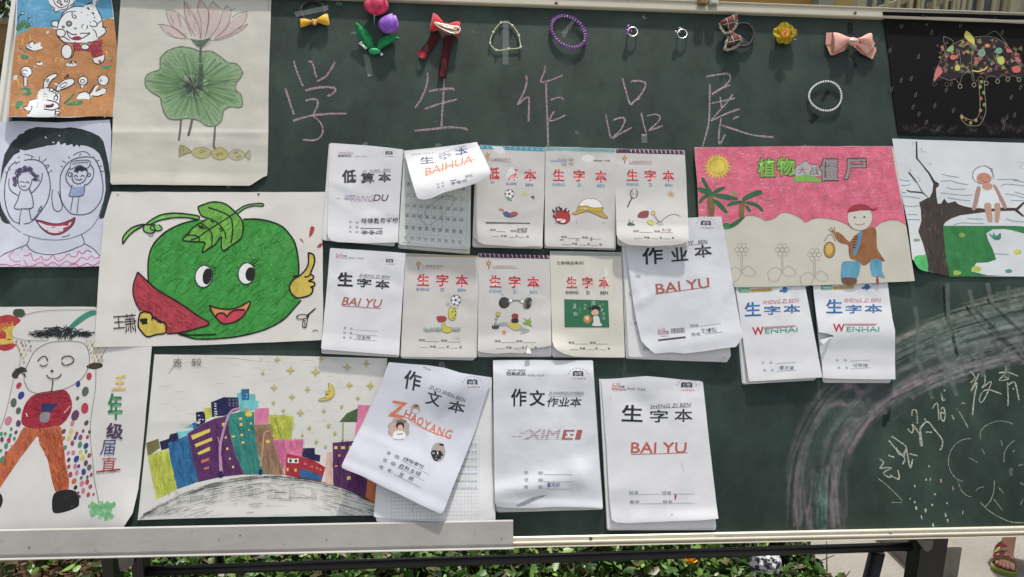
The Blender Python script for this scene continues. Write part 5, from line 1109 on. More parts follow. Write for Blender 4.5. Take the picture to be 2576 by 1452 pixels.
def badge(a, x, y, s=1.0, txt='优质', rot=0, red=(170, 80, 80)):
    """little open-book mark with an arc of tiny type above and a line below"""
    a.fill([(x - 46 * s, y - 20 * s), (x - 20 * s, y - 27 * s), (x, y - 21 * s), (x + 20 * s, y - 27 * s), (x + 46 * s, y - 18 * s), (x + 46 * s, y + 22 * s), (x + 20 * s, y + 14 * s), (x, y + 20 * s), (x - 22 * s, y + 14 * s), (x - 46 * s, y + 20 * s)], (60, 58, 72), sm=False)
    a.text(txt, x, y - 2 * s, 62 * s, 26 * s, (225, 225, 230), bold=0.01)
    for i, ch in enumerate('本省纸张质优节约'):
        t = math.radians(195 + i * 21.4); a.text(ch, x + 84 * s * math.cos(t), y + 12 * s + 62 * s * math.sin(t), 13 * s, 13 * s, GRY, rot=math.degrees(t) + 90)
    a.text('一本顶两本', x, y + 42 * s, 142 * s, 15 * s, red, bold=0.01)
def torch(a, x, y, s=1.0):
    a.fill([(x - 6 * s, y + 10 * s), (x + 6 * s, y + 10 * s), (x + 2 * s, y + 62 * s), (x - 3 * s, y + 62 * s)], (150, 140, 130), sm=False); a.line([(x - 6 * s, y + 10 * s), (x - 3 * s, y + 62 * s)], 1.0, (90, 70, 60), sm=False); a.line([(x + 6 * s, y + 10 * s), (x + 2 * s, y + 62 * s)], 1.0, (90, 70, 60), sm=False)
    a.fill([(x - 28 * s, y + 2 * s), (x - 24 * s, y - 30 * s), (x - 14 * s, y - 18 * s), (x - 4 * s, y - 52 * s), (x + 4 * s, y - 20 * s), (x + 14 * s, y - 36 * s), (x + 16 * s, y - 14 * s), (x + 30 * s, y - 16 * s), (x + 18 * s, y + 10 * s), (x, y + 20 * s), (x - 18 * s, y + 14 * s)], (196, 132, 70)); a.fill([(x - 14 * s, y), (x, y - 22 * s), (x + 12 * s, y - 4 * s), (x, y + 12 * s)], (206, 160, 90))
    a.line([(x - 26 * s, y - 28 * s), (x - 26 * s, y + 4 * s), (x - 8 * s, y + 16 * s)], 1.0, (110, 60, 50)); a.line([(x - 4 * s, y - 50 * s), (x + 4 * s, y - 18 * s), (x + 28 * s, y - 16 * s)], 1.0, (110, 60, 50))
def red_cover(a, c, title='生字本', py=('SHENG', 'ZI', 'BEN'), pc=BLU, head='心芸精品系列', x=(27, 52, 78), ty=33.5, ts=16, ink_=RED, names=True, lw=0.9, bot=(115.5, 124)):
    a.F(quad_frame(c, 100, 138)); a.kind = 'print'
    for ch, xx in zip(title, x): a.text(ch, xx, ty, ts, ts, ink_, bold=0.045, halo=(218, 190, 186))
    for p_, xx, w in zip(py, x, (17.5 if len(py[0]) > 3 else 5, 5 if len(py[1]) < 3 else 14, 10.5)): a.text(p_, xx, ty + 13, w, 4.2, pc, bold=0.03)
    if head:
        torch(a, 18.5, 12, 0.115); a.text(head, 37.5, 14, 29, 3.6, (150, 90, 100), bold=0.01); a.line([(24, 17), (50, 17.3)], 0.8, (120, 110, 120), sm=False)
    D = (70, 68, 72); y1, y2 = bot
    for t_, x_, y_, w in (('校名', 27, y1, 8), ('姓名', 56.5, y1, 8), ('年级', 42, y2, 8), ('班', 61.5, y2, 3.4), ('组', 78.5, y2, 3.4)): a.text(t_, x_, y_, w, 3.2, D, bold=0.02)
    for x0, x1, y_ in ((32, 50, y1 + 1.8), (61.5, 79, y1 + 1.8), (24.5, 36.5, y2 + 1.6), (48, 58.5, y2 + 1.6), (64.5, 75, y2 + 1.6)): a.line([(x0, y_), (x1, y_)], lw, D, sm=False)
def hand(a, t, x, y, w, h, rgb=(70, 72, 84), rot=0): a.text(t, x, y - h * 0.2, w, h * 0.9, rgb, rot=rot, bold=-0.012, wob=h * 0.05, shear=0.12, a=0.95)

# 1
root, sh = book('exercise book with heavy grey title and dashed violet logo, first in the upper row', 'I', "168,62 1055,140 988,1272 130,1240", "150,70 1050,145 942,1325 55,1245", 3.6, 3.4, curl(2.5, 0.8, 0.5), seed=1, outline=lambda c: densify(fr('I', "168,62 600,92 700,98 1055,140 1020,600 988,1272 600,1282 250,1268 180,1250 140,1215 128,1150 140,600"), j=0.4))
a = Art(sh, 'I', 0.3)
a.text('TANGDU', 347, 186, 185, 34, (160, 60, 75), bold=0.0, shear=0.1); a.text('唐都纸品', 337, 219, 165, 30, BLK, bold=0.02); a.text('学生统一作业本', 533, 226, 155, 17, GRY)
badge(a, 878, 185, 0.95, '36页'); a.text('低', 393, 468, 172, 165, (62, 62, 70), bold=0.06); a.text('算', 617, 490, 165, 128, (62, 62, 70), bold=0.045); a.text('本', 825, 480, 155, 118, (62, 62, 70), bold=0.06); a.text('DI   SUAN   BEN', 727, 394, 335, 26, (90, 90, 110), shear=0.25, rot=-3.5); a.line("560,428 900,408", 1.1, GRY, sm=False)
a.text('TANG', 545, 735, 290, 80, (176, 140, 176), shear=0.25, bold=0.0); a.text('DU', 780, 728, 170, 80, (95, 60, 92), shear=0.25, bold=0.02)
for i in range(4): a.line([(345 - i * 4, 700 + i * 16), (470 - i * 4, 700 + i * 16)], 1.0, (130, 100, 150), sm=False)
for i in range(4): a.line([(480, 704 + i * 17), (690, 704 + i * 17)], 0.9, (214, 214, 222), sm=False)
a.line("240,736 282,736", 1.2, (90, 80, 110), sm=False); a.line("333,740 375,740", 1.2, (140, 100, 150), sm=False)
for k, (p, q) in enumerate((('学', '校:'), ('班', '级:'), ('姓', '名:'))): a.text(p, 408, 1025 + k * 58, 30, 28, GRY, bold=0.01); a.text(q, 492, 1028 + k * 58, 45, 28, GRY, bold=0.01)
hand(a, '特殊教育学校', 765, 1022, 450, 78, (55, 55, 62), rot=-1); a.line("528,1100 800,1102", 2.0, (50, 50, 60), sm=False); hand(a, '李冬煊', 668, 1162, 265, 62, (60, 60, 72)); a.line("540,1155 800,1158", 1.0, (50, 50, 60), sm=False)
a.done('cover_print', root, split=6)

# 2
root, sh = book('open exercise book with its white cover folded up askew over a page of practised characters', 'I', "1062,155 1880,120 1868,1362 990,1300", "1060,160 1885,130 1860,1422 985,1345", 1.0, 4.2, curl(1.2, 0.8), mat=paper_mat('squared_page', (204, 208, 203), wr=0.4), pmat=PGC, seed=2, r=(1, 1, 14, 14))
a = Art(sh, 'I', 0.3); a.kind = 'pencil'; GL = (138, 168, 170)
for i in range(10): a.line([(1080 - i * 3.5 * 0 + 0, 0)] * 2, 1, GL) if False else None
for r_ in range(8):
    y0 = 460 + r_ * 122; 
    for y in (y0, y0 + 88): a.line([(1075 - (y - 460) * 0.045, y), (1840 - (y - 460) * 0.02, y + 62)], 0.8, GL, a=0.45, sm=False)
for c_ in range(10):
    x0 = 1075 + c_ * 84.5; a.line([(x0, 430 + c_ * 8), (x0 - 35 + c_ * 2, 1240 + c_ * 7)], 0.8, GL, a=0.4, sm=False)
rows = [('香', 560), ('少', 690), ('好', 820), ('球', 945), ('星', 1085), ('外', 1215)]
for ch, y in rows:
    for k in range(9):
        x = 1118 + k * 83 - (y - 560) * 0.055; yy = y + k * 7
        if y < 600 and 0 < k < 8 or y < 700 and 1 < k < 3: continue
        a.text(ch, x + random.uniform(-3, 3), yy + random.uniform(-3, 3), 46, 46, (72, 76, 78), rot=random.uniform(-6, 6), bold=-0.01)
a.line("1420,790 1520,720 1620,700 1665,740 1640,820 1560,900 1480,990 1365,1065", 1.4, (120, 125, 128)); a.line("1215,930 1280,1010 1350,1075", 1.4, (110, 115, 118)); a.line("1340,970 1320,900 1360,840 1420,790", 1.4, (110, 115, 118)); a.line("1505,810 1520,950 1535,1100", 1.0, (120, 125, 128)); a.text('第 1 页', 1090, 1270, 90, 20, GRY); a.ell(1775, 1330, 20, 22, None, w=1.0, lrgb=(130, 170, 165))
a.done('handwriting', root)
fc = fr('I', "1062,150 1945,45 2125,440 1225,740")
def flap_lift(u, v): return 3 + 37 * sstep(0.0, 1.0, v) * (0.75 + 0.25 * u) + 5 * sstep(0.6, 1, u)
sh2 = Sheet(fc, 6.5, flap_lift, 12, 0.6, 6, 4)
sheet_mesh('folded_cover', sh2, densify(fr('I', "1062,155 1500,112 1880,60 1948,47 1985,130 2115,400 2118,435 2100,450 1950,548 1790,598 1560,660 1400,730 1310,752 1245,740 1225,732 1190,640 1120,400"), j=0.3), CW, root, sm=False)
a = Art(sh2, 'I', 0.4)
a.text('生', 1340, 270, 175, 85, (82, 88, 122), rot=-6, bold=0.04); a.text('字', 1565, 228, 150, 62, (82, 88, 122), rot=-14, bold=0.03); a.text('本', 1760, 165, 155, 95, (82, 88, 122), rot=-12, bold=0.04, shear=0.2)
a.text('SHENG ZI BEN', 1650, 150, 340, 26, (110, 112, 130), rot=-18, shear=0.2); a.text('BAIHUA', 1610, 335, 600, 92, (205, 112, 52), rot=-16, shear=0.3, bold=0.01); a.line("1330,435 1500,385 1700,325 1930,255", 1.6, (205, 112, 52), sm=False)
a.text('学生统一作业本', 1290, 190, 280, 16, (120, 122, 135), rot=-6)
for k in range(2): a.text('姓  名', 1500 + k * 8, 555 + k * 35, 90, 22, (110, 112, 130), rot=-14)
hand(a, '李雪欢', 1730, 545, 210, 40, (60, 62, 80), rot=-13); hand(a, '学校', 1850, 470, 90, 36, (60, 62, 80), rot=-13); a.line("1620,525 1700,508", 2.4, (60, 62, 80), sm=False)
a.done('cover_print', root, split=6)

# 3 4 5 7 8 9: small red-titled books; cartoon characters are left out, balls, plants and kit stay
def football(a, x, y, r_):
    a.ell(x, y, r_, r_, (214, 216, 216), w=1.8, lrgb=(60, 62, 66)); a.ell(x, y, r_ * 0.3, r_ * 0.28, (50, 52, 56), n=5)
    for i in range(5): t = i * 1.257 + 0.6; a.ell(x + r_ * 0.8 * math.cos(t), y + r_ * 0.8 * math.sin(t), r_ * 0.2, r_ * 0.17, (50, 52, 56), n=6); a.line([(x + r_ * 0.3 * math.cos(t), y + r_ * 0.3 * math.sin(t)), (x + r_ * 0.65 * math.cos(t), y + r_ * 0.65 * math.sin(t))], 0.9, (80, 82, 86), sm=False)
def strip(a, c, rgb, tick, h=7.5, n=17):
    a.F(quad_frame(c, 100, 138)); a.fill([(0.6, 0.4), (99.4, 0.4), (99.4, h), (0.6, h)], rgb, sm=False)
    for i in range(n): x = 3 + i * 94 / (n - 1); a.line([(x - 0.9, 1.2), (x + 1.1, 1.6), (x + 0.4, h * 0.45), (x + 1.2, h * 0.8)], 1.9, tick, sm=False)

root, sh = book('exercise book with teal top strip, red title, a printed football and small birds', 'J', "190,80 982,115 955,1330 102,1205", "150,95 978,125 950,1352 95,1335", 1.0, 4.6, curl(4.5, 0.78, -0.2), mat=CG, seed=3, outline=lambda c: densify(fr('J', "190,82 560,100 982,115 975,700 950,1322 820,1318 700,1328 560,1320 420,1308 240,1296 180,1268 140,1235 102,1200 125,560 165,300"), j=0.4))
c = sh.c; a = Art(sh, 'J', 0.3); strip(a, fr('J', "190,80 982,115 978,1330 100,1320"), (72, 140, 158), (150, 190, 200), 6.0, 12)
a.F('J'); torch(a, 288, 215, 0.95); a.text('心芸精品系列', 440, 262, 245, 32, (150, 90, 100), bold=0.01); a.line("318,275 570,297", 1.0, (110, 100, 110), sm=False)
a.text('低', 360, 432, 140, 150, RED, bold=0.05, halo=(218, 190, 186)); a.text('算', 580, 442, 140, 148, RED, bold=0.03, halo=(218, 190, 186)); a.text('本', 802, 452, 148, 145, RED, bold=0.045, halo=(218, 190, 186)); a.text('DI', 343, 542, 42, 30, (55, 105, 140), bold=0.03); a.text('SUAN', 572, 557, 125, 32, (55, 105, 140), bold=0.03); a.text('BEN', 792, 570, 92, 32, (55, 105, 140), bold=0.03)
football(a, 548, 682, 55); a.fill("710,665 745,655 735,690 715,690", (190, 185, 60)); a.fill("740,660 770,655 755,705", (180, 190, 110)); a.fill("805,715 850,705 850,745 835,735", (70, 90, 120))
a.fill("520,740 545,730 585,765 540,760", (90, 150, 70))
for k in range(40): x = 262 + k * 13.5; a.line([(x, 1022 + (x - 262) * 0.02), (x + 6, 1032 + (x - 262) * 0.02), (x + 3, 1046)], 2.6, (60, 66, 60), sm=False)
a.fill("470,905 520,895 560,915 620,905 650,935 600,960 540,965 490,950", (70, 84, 130)); a.fill("560,910 620,895 655,925 610,950 570,945", (170, 70, 66)); a.fill("415,860 470,865 480,890 440,880", (180, 110, 70))
D = (70, 68, 72)
for t_, x_, y_, w in (('校名', 347, 1118, 70), ('姓名', 597, 1130, 70), ('年级', 480, 1192, 75), ('班', 637, 1196, 26), ('组', 770, 1200, 30)): a.text(t_, x_, y_, w, 26, D, bold=0.02)
for p in ("390,1138 498,1142", "640,1150 765,1155", "333,1198 430,1202", "540,1208 610,1210", "660,1210 742,1212"): a.line(p, 1.0, D, sm=False)
hand(a, '张晓波', 705, 1130, 125, 58, (50, 50, 58))
a.done('cover_print', root, split=6)

root, sh = book('exercise book with frayed teal top edge, printed yellow hat and red pot of flames', 'J', "990,105 1842,130 1848,1345 978,1322", "988,108 1840,135 1842,1368 978,1345", 1.0, 4.6, curl(3.0, 0.8, 0.3), mat=CG, seed=4, r=(1, 3, 8, 16))
c4 = sh.c; a = Art(sh, 'J', 0.3); a.F(quad_frame(c4, 100, 138)); a.kind = 'wash'; a.fill([(0.5, 0.5), (99.5, 0.5), (99.5, 5.2), (60, 5.6), (30, 4.8), (0.5, 5.4)], (110, 165, 165), sm=False, a=0.75); a.kind = 'print'
for k in range(9): a.line([(k * 11 + 1, 5.3 + random.uniform(-1, 1)), (k * 11 + 6, 5.2 + random.uniform(-1, 1)), (k * 11 + 11, 5.4 + random.uniform(-1, 1))], 1.4, (120, 190, 205))
red_cover(a, c4, head=None, x=(19, 48, 79), ty=39, ts=16.5, pc=(70, 150, 170), bot=(124, 133))
a.F('J'); a.line("1040,280 1250,284", 1.6, (80, 120, 180), sm=False); a.text('学生天地', 1190, 262, 115, 22, (90, 130, 180)); a.text('学校统一专用', 1675, 277, 195, 22, D, bold=0.02)
for x, y in ((1302, 265), (1302, 315), (1215, 322)):
    P = []
    for i in range(10): rr = 32 if i % 2 == 0 else 16; t = i * math.pi / 5 - 1.57; P.append((x + rr * math.cos(t) * 1.1, y + rr * math.sin(t) * 0.6))
    a.line(P, 1.3, (150, 60, 66), closed=True, sm=False)
a.fill("1395,850 1405,800 1450,755 1520,738 1600,745 1660,790 1685,855 1540,870", (214, 212, 208)); a.line("1395,840 1405,800 1450,755 1520,738 1600,745 1660,790 1685,850", 1.5, (110, 80, 50)); a.fill("1380,830 1440,830 1490,825 1560,850 1640,850 1690,850 1680,900 1745,970 1700,975 1600,930 1500,895 1440,905 1350,935 1310,915 1370,890", (178, 150, 40)); a.line("1310,915 1370,890 1385,830 1440,830 1490,825 1560,850 1640,850 1690,850 1680,900 1748,972 1690,972 1600,930 1500,895 1440,905 1350,935 1310,918", 1.5, (90, 62, 30)); a.line("1370,892 1450,875 1560,890 1680,905", 1.2, (110, 80, 30))
a.fill("1110,960 1120,900 1180,885 1250,890 1285,930 1280,1000 1230,1040 1160,1035 1120,1010", (165, 44, 48)); a.fill("1130,985 1225,990 1220,1030 1160,1025 1130,1010", (214, 214, 214)); a.line("1110,960 1120,1015 1160,1040 1230,1042 1280,1005 1285,930", 2.2, (90, 30, 35)); a.line("1095,930 1090,960 1115,965", 6, (120, 40, 40))
for p in ("1078,870 1090,905 1110,895", "1130,840 1120,880 1150,890", "1150,835 1170,870 1165,895", "1180,850 1190,885", "1245,855 1215,890 1240,895", "1275,880 1265,905"): a.line(p, 5, (70, 50, 50))
for x in (1110, 1120, 1290, 1355, 1365, 1690, 1705, 1720, 1675): a.line([(x, 1010 + (x % 7) * 5), (x + 6, 1040 + (x % 5) * 5)], 1.0, (120, 110, 105), sm=False)
hand(a, '一', 1188, 1242, 45, 10); hand(a, '三', 1378, 1248, 48, 36); hand(a, '3', 1545, 1240, 26, 46)
a.done('cover_print', root, split=6)

root, sh = book('red titled exercise book with printed tennis racket and bouncing ball, its foot curling up', 'L', "85,130 928,150 976,1262 100,1245", "95,135 925,155 962,1330 112,1310", 1.0, 4.6, curl(7.0, 0.80, 0.2), mat=CG, seed=5, blift=lambda u, v: 8.5 * sstep(0.45, 0.9, v), bumps=0.7,
                outline=lambda c: densify(fr('L', "85,130 500,140 928,150 945,500 962,900 976,1235 960,1260 900,1290 780,1306 640,1312 520,1318 400,1312 250,1300 180,1275 120,1230 98,1180 84,700"), j=0.5))
a = Art(sh, 'L', 0.3); c5 = fr('L', "85,130 928,150 976,1320 100,1310"); strip(a, c5, (82, 44, 72), (214, 205, 212), 6.2, 16)
red_cover(a, c5, head=None, x=(23.5, 49, 75), ty=37.5, ts=16.5, pc=(80, 140, 175), bot=(117, 126)); a.F('L'); torch(a, 198, 255, 0.95); a.text('心芸精品系列之七', 385, 292, 290, 32, (150, 90, 100), bold=0.01); a.line("245,315 530,318", 1.0, (110, 100, 110), sm=False)
a.ell(308, 678, 44, 56, (205, 205, 205), rot=10, w=2.4, lrgb=(60, 36, 44))
for k in range(-3, 4): a.line([(308 + k * 11, 630), (305 + k * 11, 725)], 0.8, (80, 70, 75), sm=False); a.line([(270, 678 + k * 13), (345, 678 + k * 13)], 0.8, (80, 70, 75), sm=False)
a.line("285,735 262,770 228,845", 3.2, (60, 36, 44), sm=False)
P = []
for i in range(20): rr = 52 if i % 2 == 0 else 14; t = i * math.pi / 8; P.append((758 + rr * math.cos(t), 680 + rr * math.sin(t)))
for i in range(8): t = i * math.pi / 4 + 0.2; a.line([(758 + 8 * math.cos(t), 680 + 8 * math.sin(t)), (758 + 30 * math.cos(t + 0.25), 680 + 30 * math.sin(t + 0.25)), (758 + 50 * math.cos(t - 0.05), 680 + 50 * math.sin(t - 0.05))], 2.8, (190, 150, 70), taper=True)
a.ell(541, 915, 25, 22, (186, 176, 60), w=1.4, lrgb=(80, 70, 40)); a.line("555,940 590,990 618,1025", 3.6, (140, 135, 140), sm=False); a.line("622,1032 680,980 740,940 810,928 875,955", 1.8, (120, 118, 122)); a.line("600,1010 622,1030", 1.2, D)
for p in ("575,1045 605,1045 612,1080 625,1055 665,1060 640,1040 655,1015 630,1025 605,1005 608,1030 575,1045",): a.line(p, 1.1, (100, 98, 104), sm=False)
a.fill("230,1045 265,1030 315,1050 310,1066 235,1066", (60, 80, 72)); a.line("245,1020 260,1045", 1.6, (70, 90, 80)); a.line("250,992 268,1042", 1.6, (70, 90, 80)); a.line("300,1005 282,1042", 1.6, (70, 90, 80)); hand(a, '刘怡', 705, 1130, 115, 44, (150, 110, 115))
a.fill("350,960 380,905 450,885 490,895 480,960 420,975", (130, 60, 62), a=0.9); a.ell(512, 1035, 42, 26, (190, 180, 40), rot=20, w=1.2)
a.done('cover_print', root, split=6)

root, sh = book('small exercise book with black title and red brown logo, first in the lower row', 'M', "158,38 1027,97 948,1280 48,1212", "150,45 1020,105 950,1308 55,1262", 3.4, 4.0, curl(2.5, 0.82), seed=6)
a = Art(sh, 'M', 0.3)
a.text('bill', 258, 122, 62, 44, (165, 70, 70), shear=0.3); a.text('百育', 322, 133, 46, 24, BLK, bold=0.02); a.line("222,150 345,160", 1.3, (165, 70, 70), sm=False); a.text('学生统一作业本', 450, 158, 185, 22, GRY, rot=2, bold=0.01); badge(a, 842, 188, 0.9, '优质')
a.text('生', 330, 402, 178, 165, BLK, bold=0.06, rot=2); a.text('字', 548, 443, 168, 102, BLK, bold=0.05, rot=3); a.text('本', 760, 460, 165, 105, BLK, bold=0.06, rot=3); a.text('SHENG ZI BEN', 668, 364, 350, 30, (80, 78, 90), shear=0.25, rot=3.5); a.line("490,378 845,400", 1.0, GRY, sm=False)
a.text('BAI YU', 522, 668, 450, 96, (170, 88, 80), shear=0.28, bold=0.02, rot=4); a.line("300,710 744,738", 1.8, (170, 88, 80), sm=False)
for k, (p, q) in enumerate((('学', '校'), ('班', '级'), ('姓', '名:'))): a.text(p, 326 - k * 4, 965 + k * 55, 30, 28, GRY, bold=0.01); a.text(q, 400 - k * 4, 972 + k * 53, 32, 28, GRY, bold=0.01); a.line([(430 - k * 2, 984 + k * 55), (708 - k * 8, 1002 + k * 55)], 1.0, (120, 120, 140), sm=False)
hand(a, '冯玉琳', 540, 1085, 165, 48, (60, 62, 75), rot=4)
a.done('cover_print', root, split=6)

root, sh = book('red titled exercise book with a printed football above a pair of yellow boots', 'M', "1027,115 1872,140 1850,1310 968,1298", "1027,98 1872,132 1815,1345 970,1318", 1.0, 4.4, curl(1.6, 0.84, 0.4), mat=paper_mat('cover_cream', (199, 196, 190), wr=0.5), seed=7)
c7 = fr('M', "1027,128 1872,140 1850,1308 968,1290"); a = Art(sh, 'M', 0.3); a.F(quad_frame(c7, 100, 138)); a.fill([(0, -2), (99, -1.5), (99, 1.0), (0, 1.0)], (168, 148, 98), sm=False)
red_cover(a, c7, head='心芸精品系列', x=(25.5, 51.5, 78), ty=33, ts=16.8, pc=(60, 110, 155)); a.F('M'); football(a, 1608, 642, 58)
for p in ("1485,690 1530,695", "1500,715 1530,705", "1505,670 1545,680", "1610,725 1640,745", "1625,700 1650,715", "1540,700 1550,720"): a.line(p, 1.1, (90, 88, 110), sm=False)
a.fill("1520,800 1530,740 1570,720 1605,740 1612,800 1600,860 1560,875 1525,850", (184, 176, 48)); a.line("1520,800 1530,740 1570,720 1605,740 1612,800 1600,860 1560,875 1525,850 1520,800", 1.4, (80, 76, 40)); 
for q in ((1570, 778), (1585, 745), (1600, 770), (1583, 848), (1600, 815)): a.ell(q[0], q[1], 9, 8, (50, 48, 40))
a.fill("1455,910 1480,905 1500,950 1565,965 1550,1010 1500,1020 1455,1000 1445,950", (184, 176, 48)); a.line("1455,910 1445,950 1455,1000 1500,1022 1550,1010 1565,965 1500,950 1480,905", 1.4, (80, 76, 40))
for k in range(46):
    x = 1235 + k * 9.3
    if 1440 < x < 1560: continue
    a.line([(x, 1010 + random.uniform(-5, 5)), (x + random.uniform(-4, 12), 965 + random.uniform(-16, 20))], 1.4, (80, 120, 115), sm=False)
hand(a, '丁阳', 1610, 1092, 90, 38, (170, 175, 185)); a.fill("1385,835 1450,825 1500,840 1490,885 1410,895", (150, 62, 62))
a.done('cover_print', root, split=6)

root, sh = book('red titled exercise book with printed barbell and plants and a torn lower right corner', 'N', "95,98 915,130 938,1180 82,1240", "92,100 918,132 940,1300 80,1305", 1.0, 4.6, curl(3.5, 0.80, -0.3), mat=CG, seed=8,
                outline=lambda c: densify(fr('N', "95,98 500,112 915,130 925,600 938,1165 860,1185 760,1195 690,1210 665,1185 648,1170 640,1200 650,1240 600,1258 450,1252 300,1262 180,1256 110,1245 82,1228 90,600"), j=0.5))
c8 = fr('N', "92,98 916,132 940,1300 80,1305"); a = Art(sh, 'N', 0.3); strip(a, fr('N', "92,98 916,120 940,1300 80,1300"), (84, 42, 70), (214, 205, 212), 5.5, 16)
red_cover(a, c8, head=None, x=(23.7, 50.5, 76.5), ty=37, ts=16.8, pc=(80, 150, 190), bot=(116.5, 125)); a.F('N'); torch(a, 213, 220, 1.0); a.text('心芸精品系列之十', 390, 252, 280, 30, (165, 110, 112), bold=0.01); a.line("255,272 540,274", 1.0, (120, 100, 100), sm=False)
a.ell(362, 672, 24, 62, (110, 108, 108)); a.ell(388, 672, 62, 66, (48, 48, 50), rot=10); a.ell(405, 672, 50, 58, (64, 64, 66), rot=10); a.ell(650, 680, 40, 70, (110, 108, 110), rot=15); a.ell(672, 678, 36, 68, (56, 56, 58), rot=15); a.ell(690, 678, 16, 30, (130, 130, 132), rot=15); a.line("430,668 540,645 640,690", 4.2, (120, 118, 116)); a.ell(465, 645, 24, 26, (210, 210, 210), w=1.3); a.ell(598, 655, 24, 26, (210, 210, 210), w=1.3)
a.fill("330,908 420,900 560,920 610,960 680,985 660,1015 570,1035 600,1000 500,990 420,940 340,935", (150, 150, 152)); a.fill("415,900 500,905 575,935 570,970 510,985 450,950", (186, 172, 50)); a.fill("480,810 510,795 550,810 545,850 480,845", (150, 50, 55)); a.fill("475,860 545,855 550,900 480,905", (60, 40, 42))
a.fill("250,970 252,930 270,945 275,905 292,940 310,905 312,940 332,925 322,970", (58, 70, 62)); a.line("290,920 300,860 325,830", 2.2, (110, 100, 70)); a.ell(320, 805, 26, 24, (180, 170, 60), w=1.2, j=0.15); a.ell(298, 855, 14, 14, (170, 170, 150), w=1)
a.fill("600,900 640,895 612,840 650,870 680,860 700,830 690,880 718,885 690,905 715,950 660,930 625,925", (110, 150, 50))
for i in range(5): t = i * 1.257; a.ell(388 + 18 * math.cos(t), 1015 + 18 * math.sin(t), 14, 8, (200, 140, 60), rot=math.degrees(t))
a.ell(388, 1015, 7, 7, (150, 60, 50)); a.line("350,580 365,572 380,590", 1.0, D); a.line("670,590 680,580", 1.0, D); hand(a, '二', 525, 1125, 40, 14, (120, 120, 140))
a.done('cover_print', root, split=6)
# the curled bit of the torn corner
shc = Sheet(fr('N', "650,1160 940,1160 940,1262 650,1262"), 6.3, lambda u, v: 3 + 6 * v * (1 - u), 12, 0, 1, 1)
sheet_mesh('torn_corner', shc, fr('N', "655,1178 690,1212 705,1255 690,1262 640,1255 650,1215"), CG, root, sm=False)

root, sh = book('exercise book with grey woven top band and red title over a green printed picture', 'N', "918,75 1742,88 1786,1300 940,1220", "925,78 1742,90 1784,1308 948,1306", 1.0, 4.8, lambda u, v: 1.0 * v + 7 * sstep(0.8, 1, v) * sstep(0.45, 0, u) + 1.2 * sstep(0.9, 1, v), mat=paper_mat('cover_ivory', (203, 200, 188), wr=0.4), seed=9,
                outline=lambda c: densify(fr('N', "918,75 1330,82 1742,88 1760,600 1786,1306 1500,1304 1200,1296 1080,1262 1010,1225 965,1180 945,1120 930,600"), j=0.4))
c9 = fr('N', "918,75 1742,88 1786,1306 945,1300"); a = Art(sh, 'N', 0.3); a.F(quad_frame(c9, 100, 138)); a.fill([(0.6, 0.5), (99.4, 0.5), (99.4, 5.4), (0.6, 5.4)], (158, 162, 158), sm=False)
for r_ in range(3):
    for k in range(44): a.line([(2 + k * 2.2 + (r_ % 2) * 1.1, 1.2 + r_ * 1.4), (3.0 + k * 2.2 + (r_ % 2) * 1.1, 2.1 + r_ * 1.4)], 1.0, (72, 76, 74), sm=False)
red_cover(a, c9, head=None, x=(29.5, 51.5, 74.5), ty=40.5, ts=14.8, pc=(50, 50, 56), bot=(119, 126.5), ink_=(165, 52, 56)); a.F('N'); a.text('三影精品系列', 1150, 212, 310, 38, (80, 66, 60), bold=0.02)
a.fill("1084,632 1592,645 1606,958 1088,955", (36, 104, 70), sm=False); PL = (195, 214, 200)
for t_, x, y, w, h in (('李', 1525, 715, 90, 110), ('周', 1420, 678, 46, 50), ('白', 1272, 728, 44, 52), ('郑', 1215, 802, 54, 44), ('吴', 1205, 715, 38, 60), ('许', 1540, 802, 34, 34), ('何', 1325, 700, 26, 30), ('陈', 1325, 740, 24, 26), ('冯', 1540, 850, 30, 32), ('王', 1275, 775, 28, 26)): a.text(t_, x, y, w, h, PL, bold=0.0, wob=1.5, a=0.75)
a.ell(1440, 785, 42, 36, (205, 160, 130)); a.fill("1400,760 1405,722 1445,705 1490,720 1500,765 1470,750 1440,745 1410,765", (40, 34, 36)); a.ell(1378, 740, 16, 16, (40, 34, 36)); a.fill("1420,835 1480,830 1500,900 1520,938 1410,938 1425,890", (195, 190, 200)); a.ell(1350, 862, 48, 48, (170, 120, 60), j=0.1); a.ell(1345, 855, 26, 26, (210, 190, 150), j=0.1); a.line("1395,835 1410,880", 4, (160, 60, 60)); a.line("1425,800 1440,806 1458,800", 1.2, (120, 50, 50))
a.done('cover_print', root, split=6)

# 10 large, askew
root, sh = book('large crumpled exercise book hanging askew over the left edge of the pink sky drawing', 'O', "125,118 1003,84 1190,1160 300,1300", "105,150 960,120 1060,1385 150,1350", 1.0, 6.0, lambda u, v: 1.2 + 2.2 * v + 3.0 * sstep(0.85, 1, v) + 1.6 * math.sin(5 * u + 3 * v) * v, mat=CWR, seed=10, bumps=1.0, bf=7, step=10, n=5,
                outline=lambda c: densify(fr('O', "125,118 600,100 1003,84 1040,280 1100,640 1150,920 1195,1150 1165,1200 1132,1246 1000,1260 850,1285 675,1304 560,1292 410,1306 340,1245 290,1190 250,1020 222,880 190,620 150,370"), j=0.5))
a = Art(sh, 'O', 0.3)
badge(a, 866, 145, 0.98, '双页', red=(160, 90, 90)); a.text('YE   BEN', 790, 316, 175, 38, (80, 76, 84), shear=0.28, rot=-5, bold=0.02); a.line("600,352 880,322", 1.0, GRY, sm=False)
a.text('作', 392, 435, 185, 150, (50, 48, 56), rot=-3, bold=0.035); a.text('业', 630, 420, 150, 125, (50, 48, 56), rot=-5, bold=0.035); a.text('本', 840, 392, 155, 112, (50, 48, 56), rot=-5, bold=0.04)
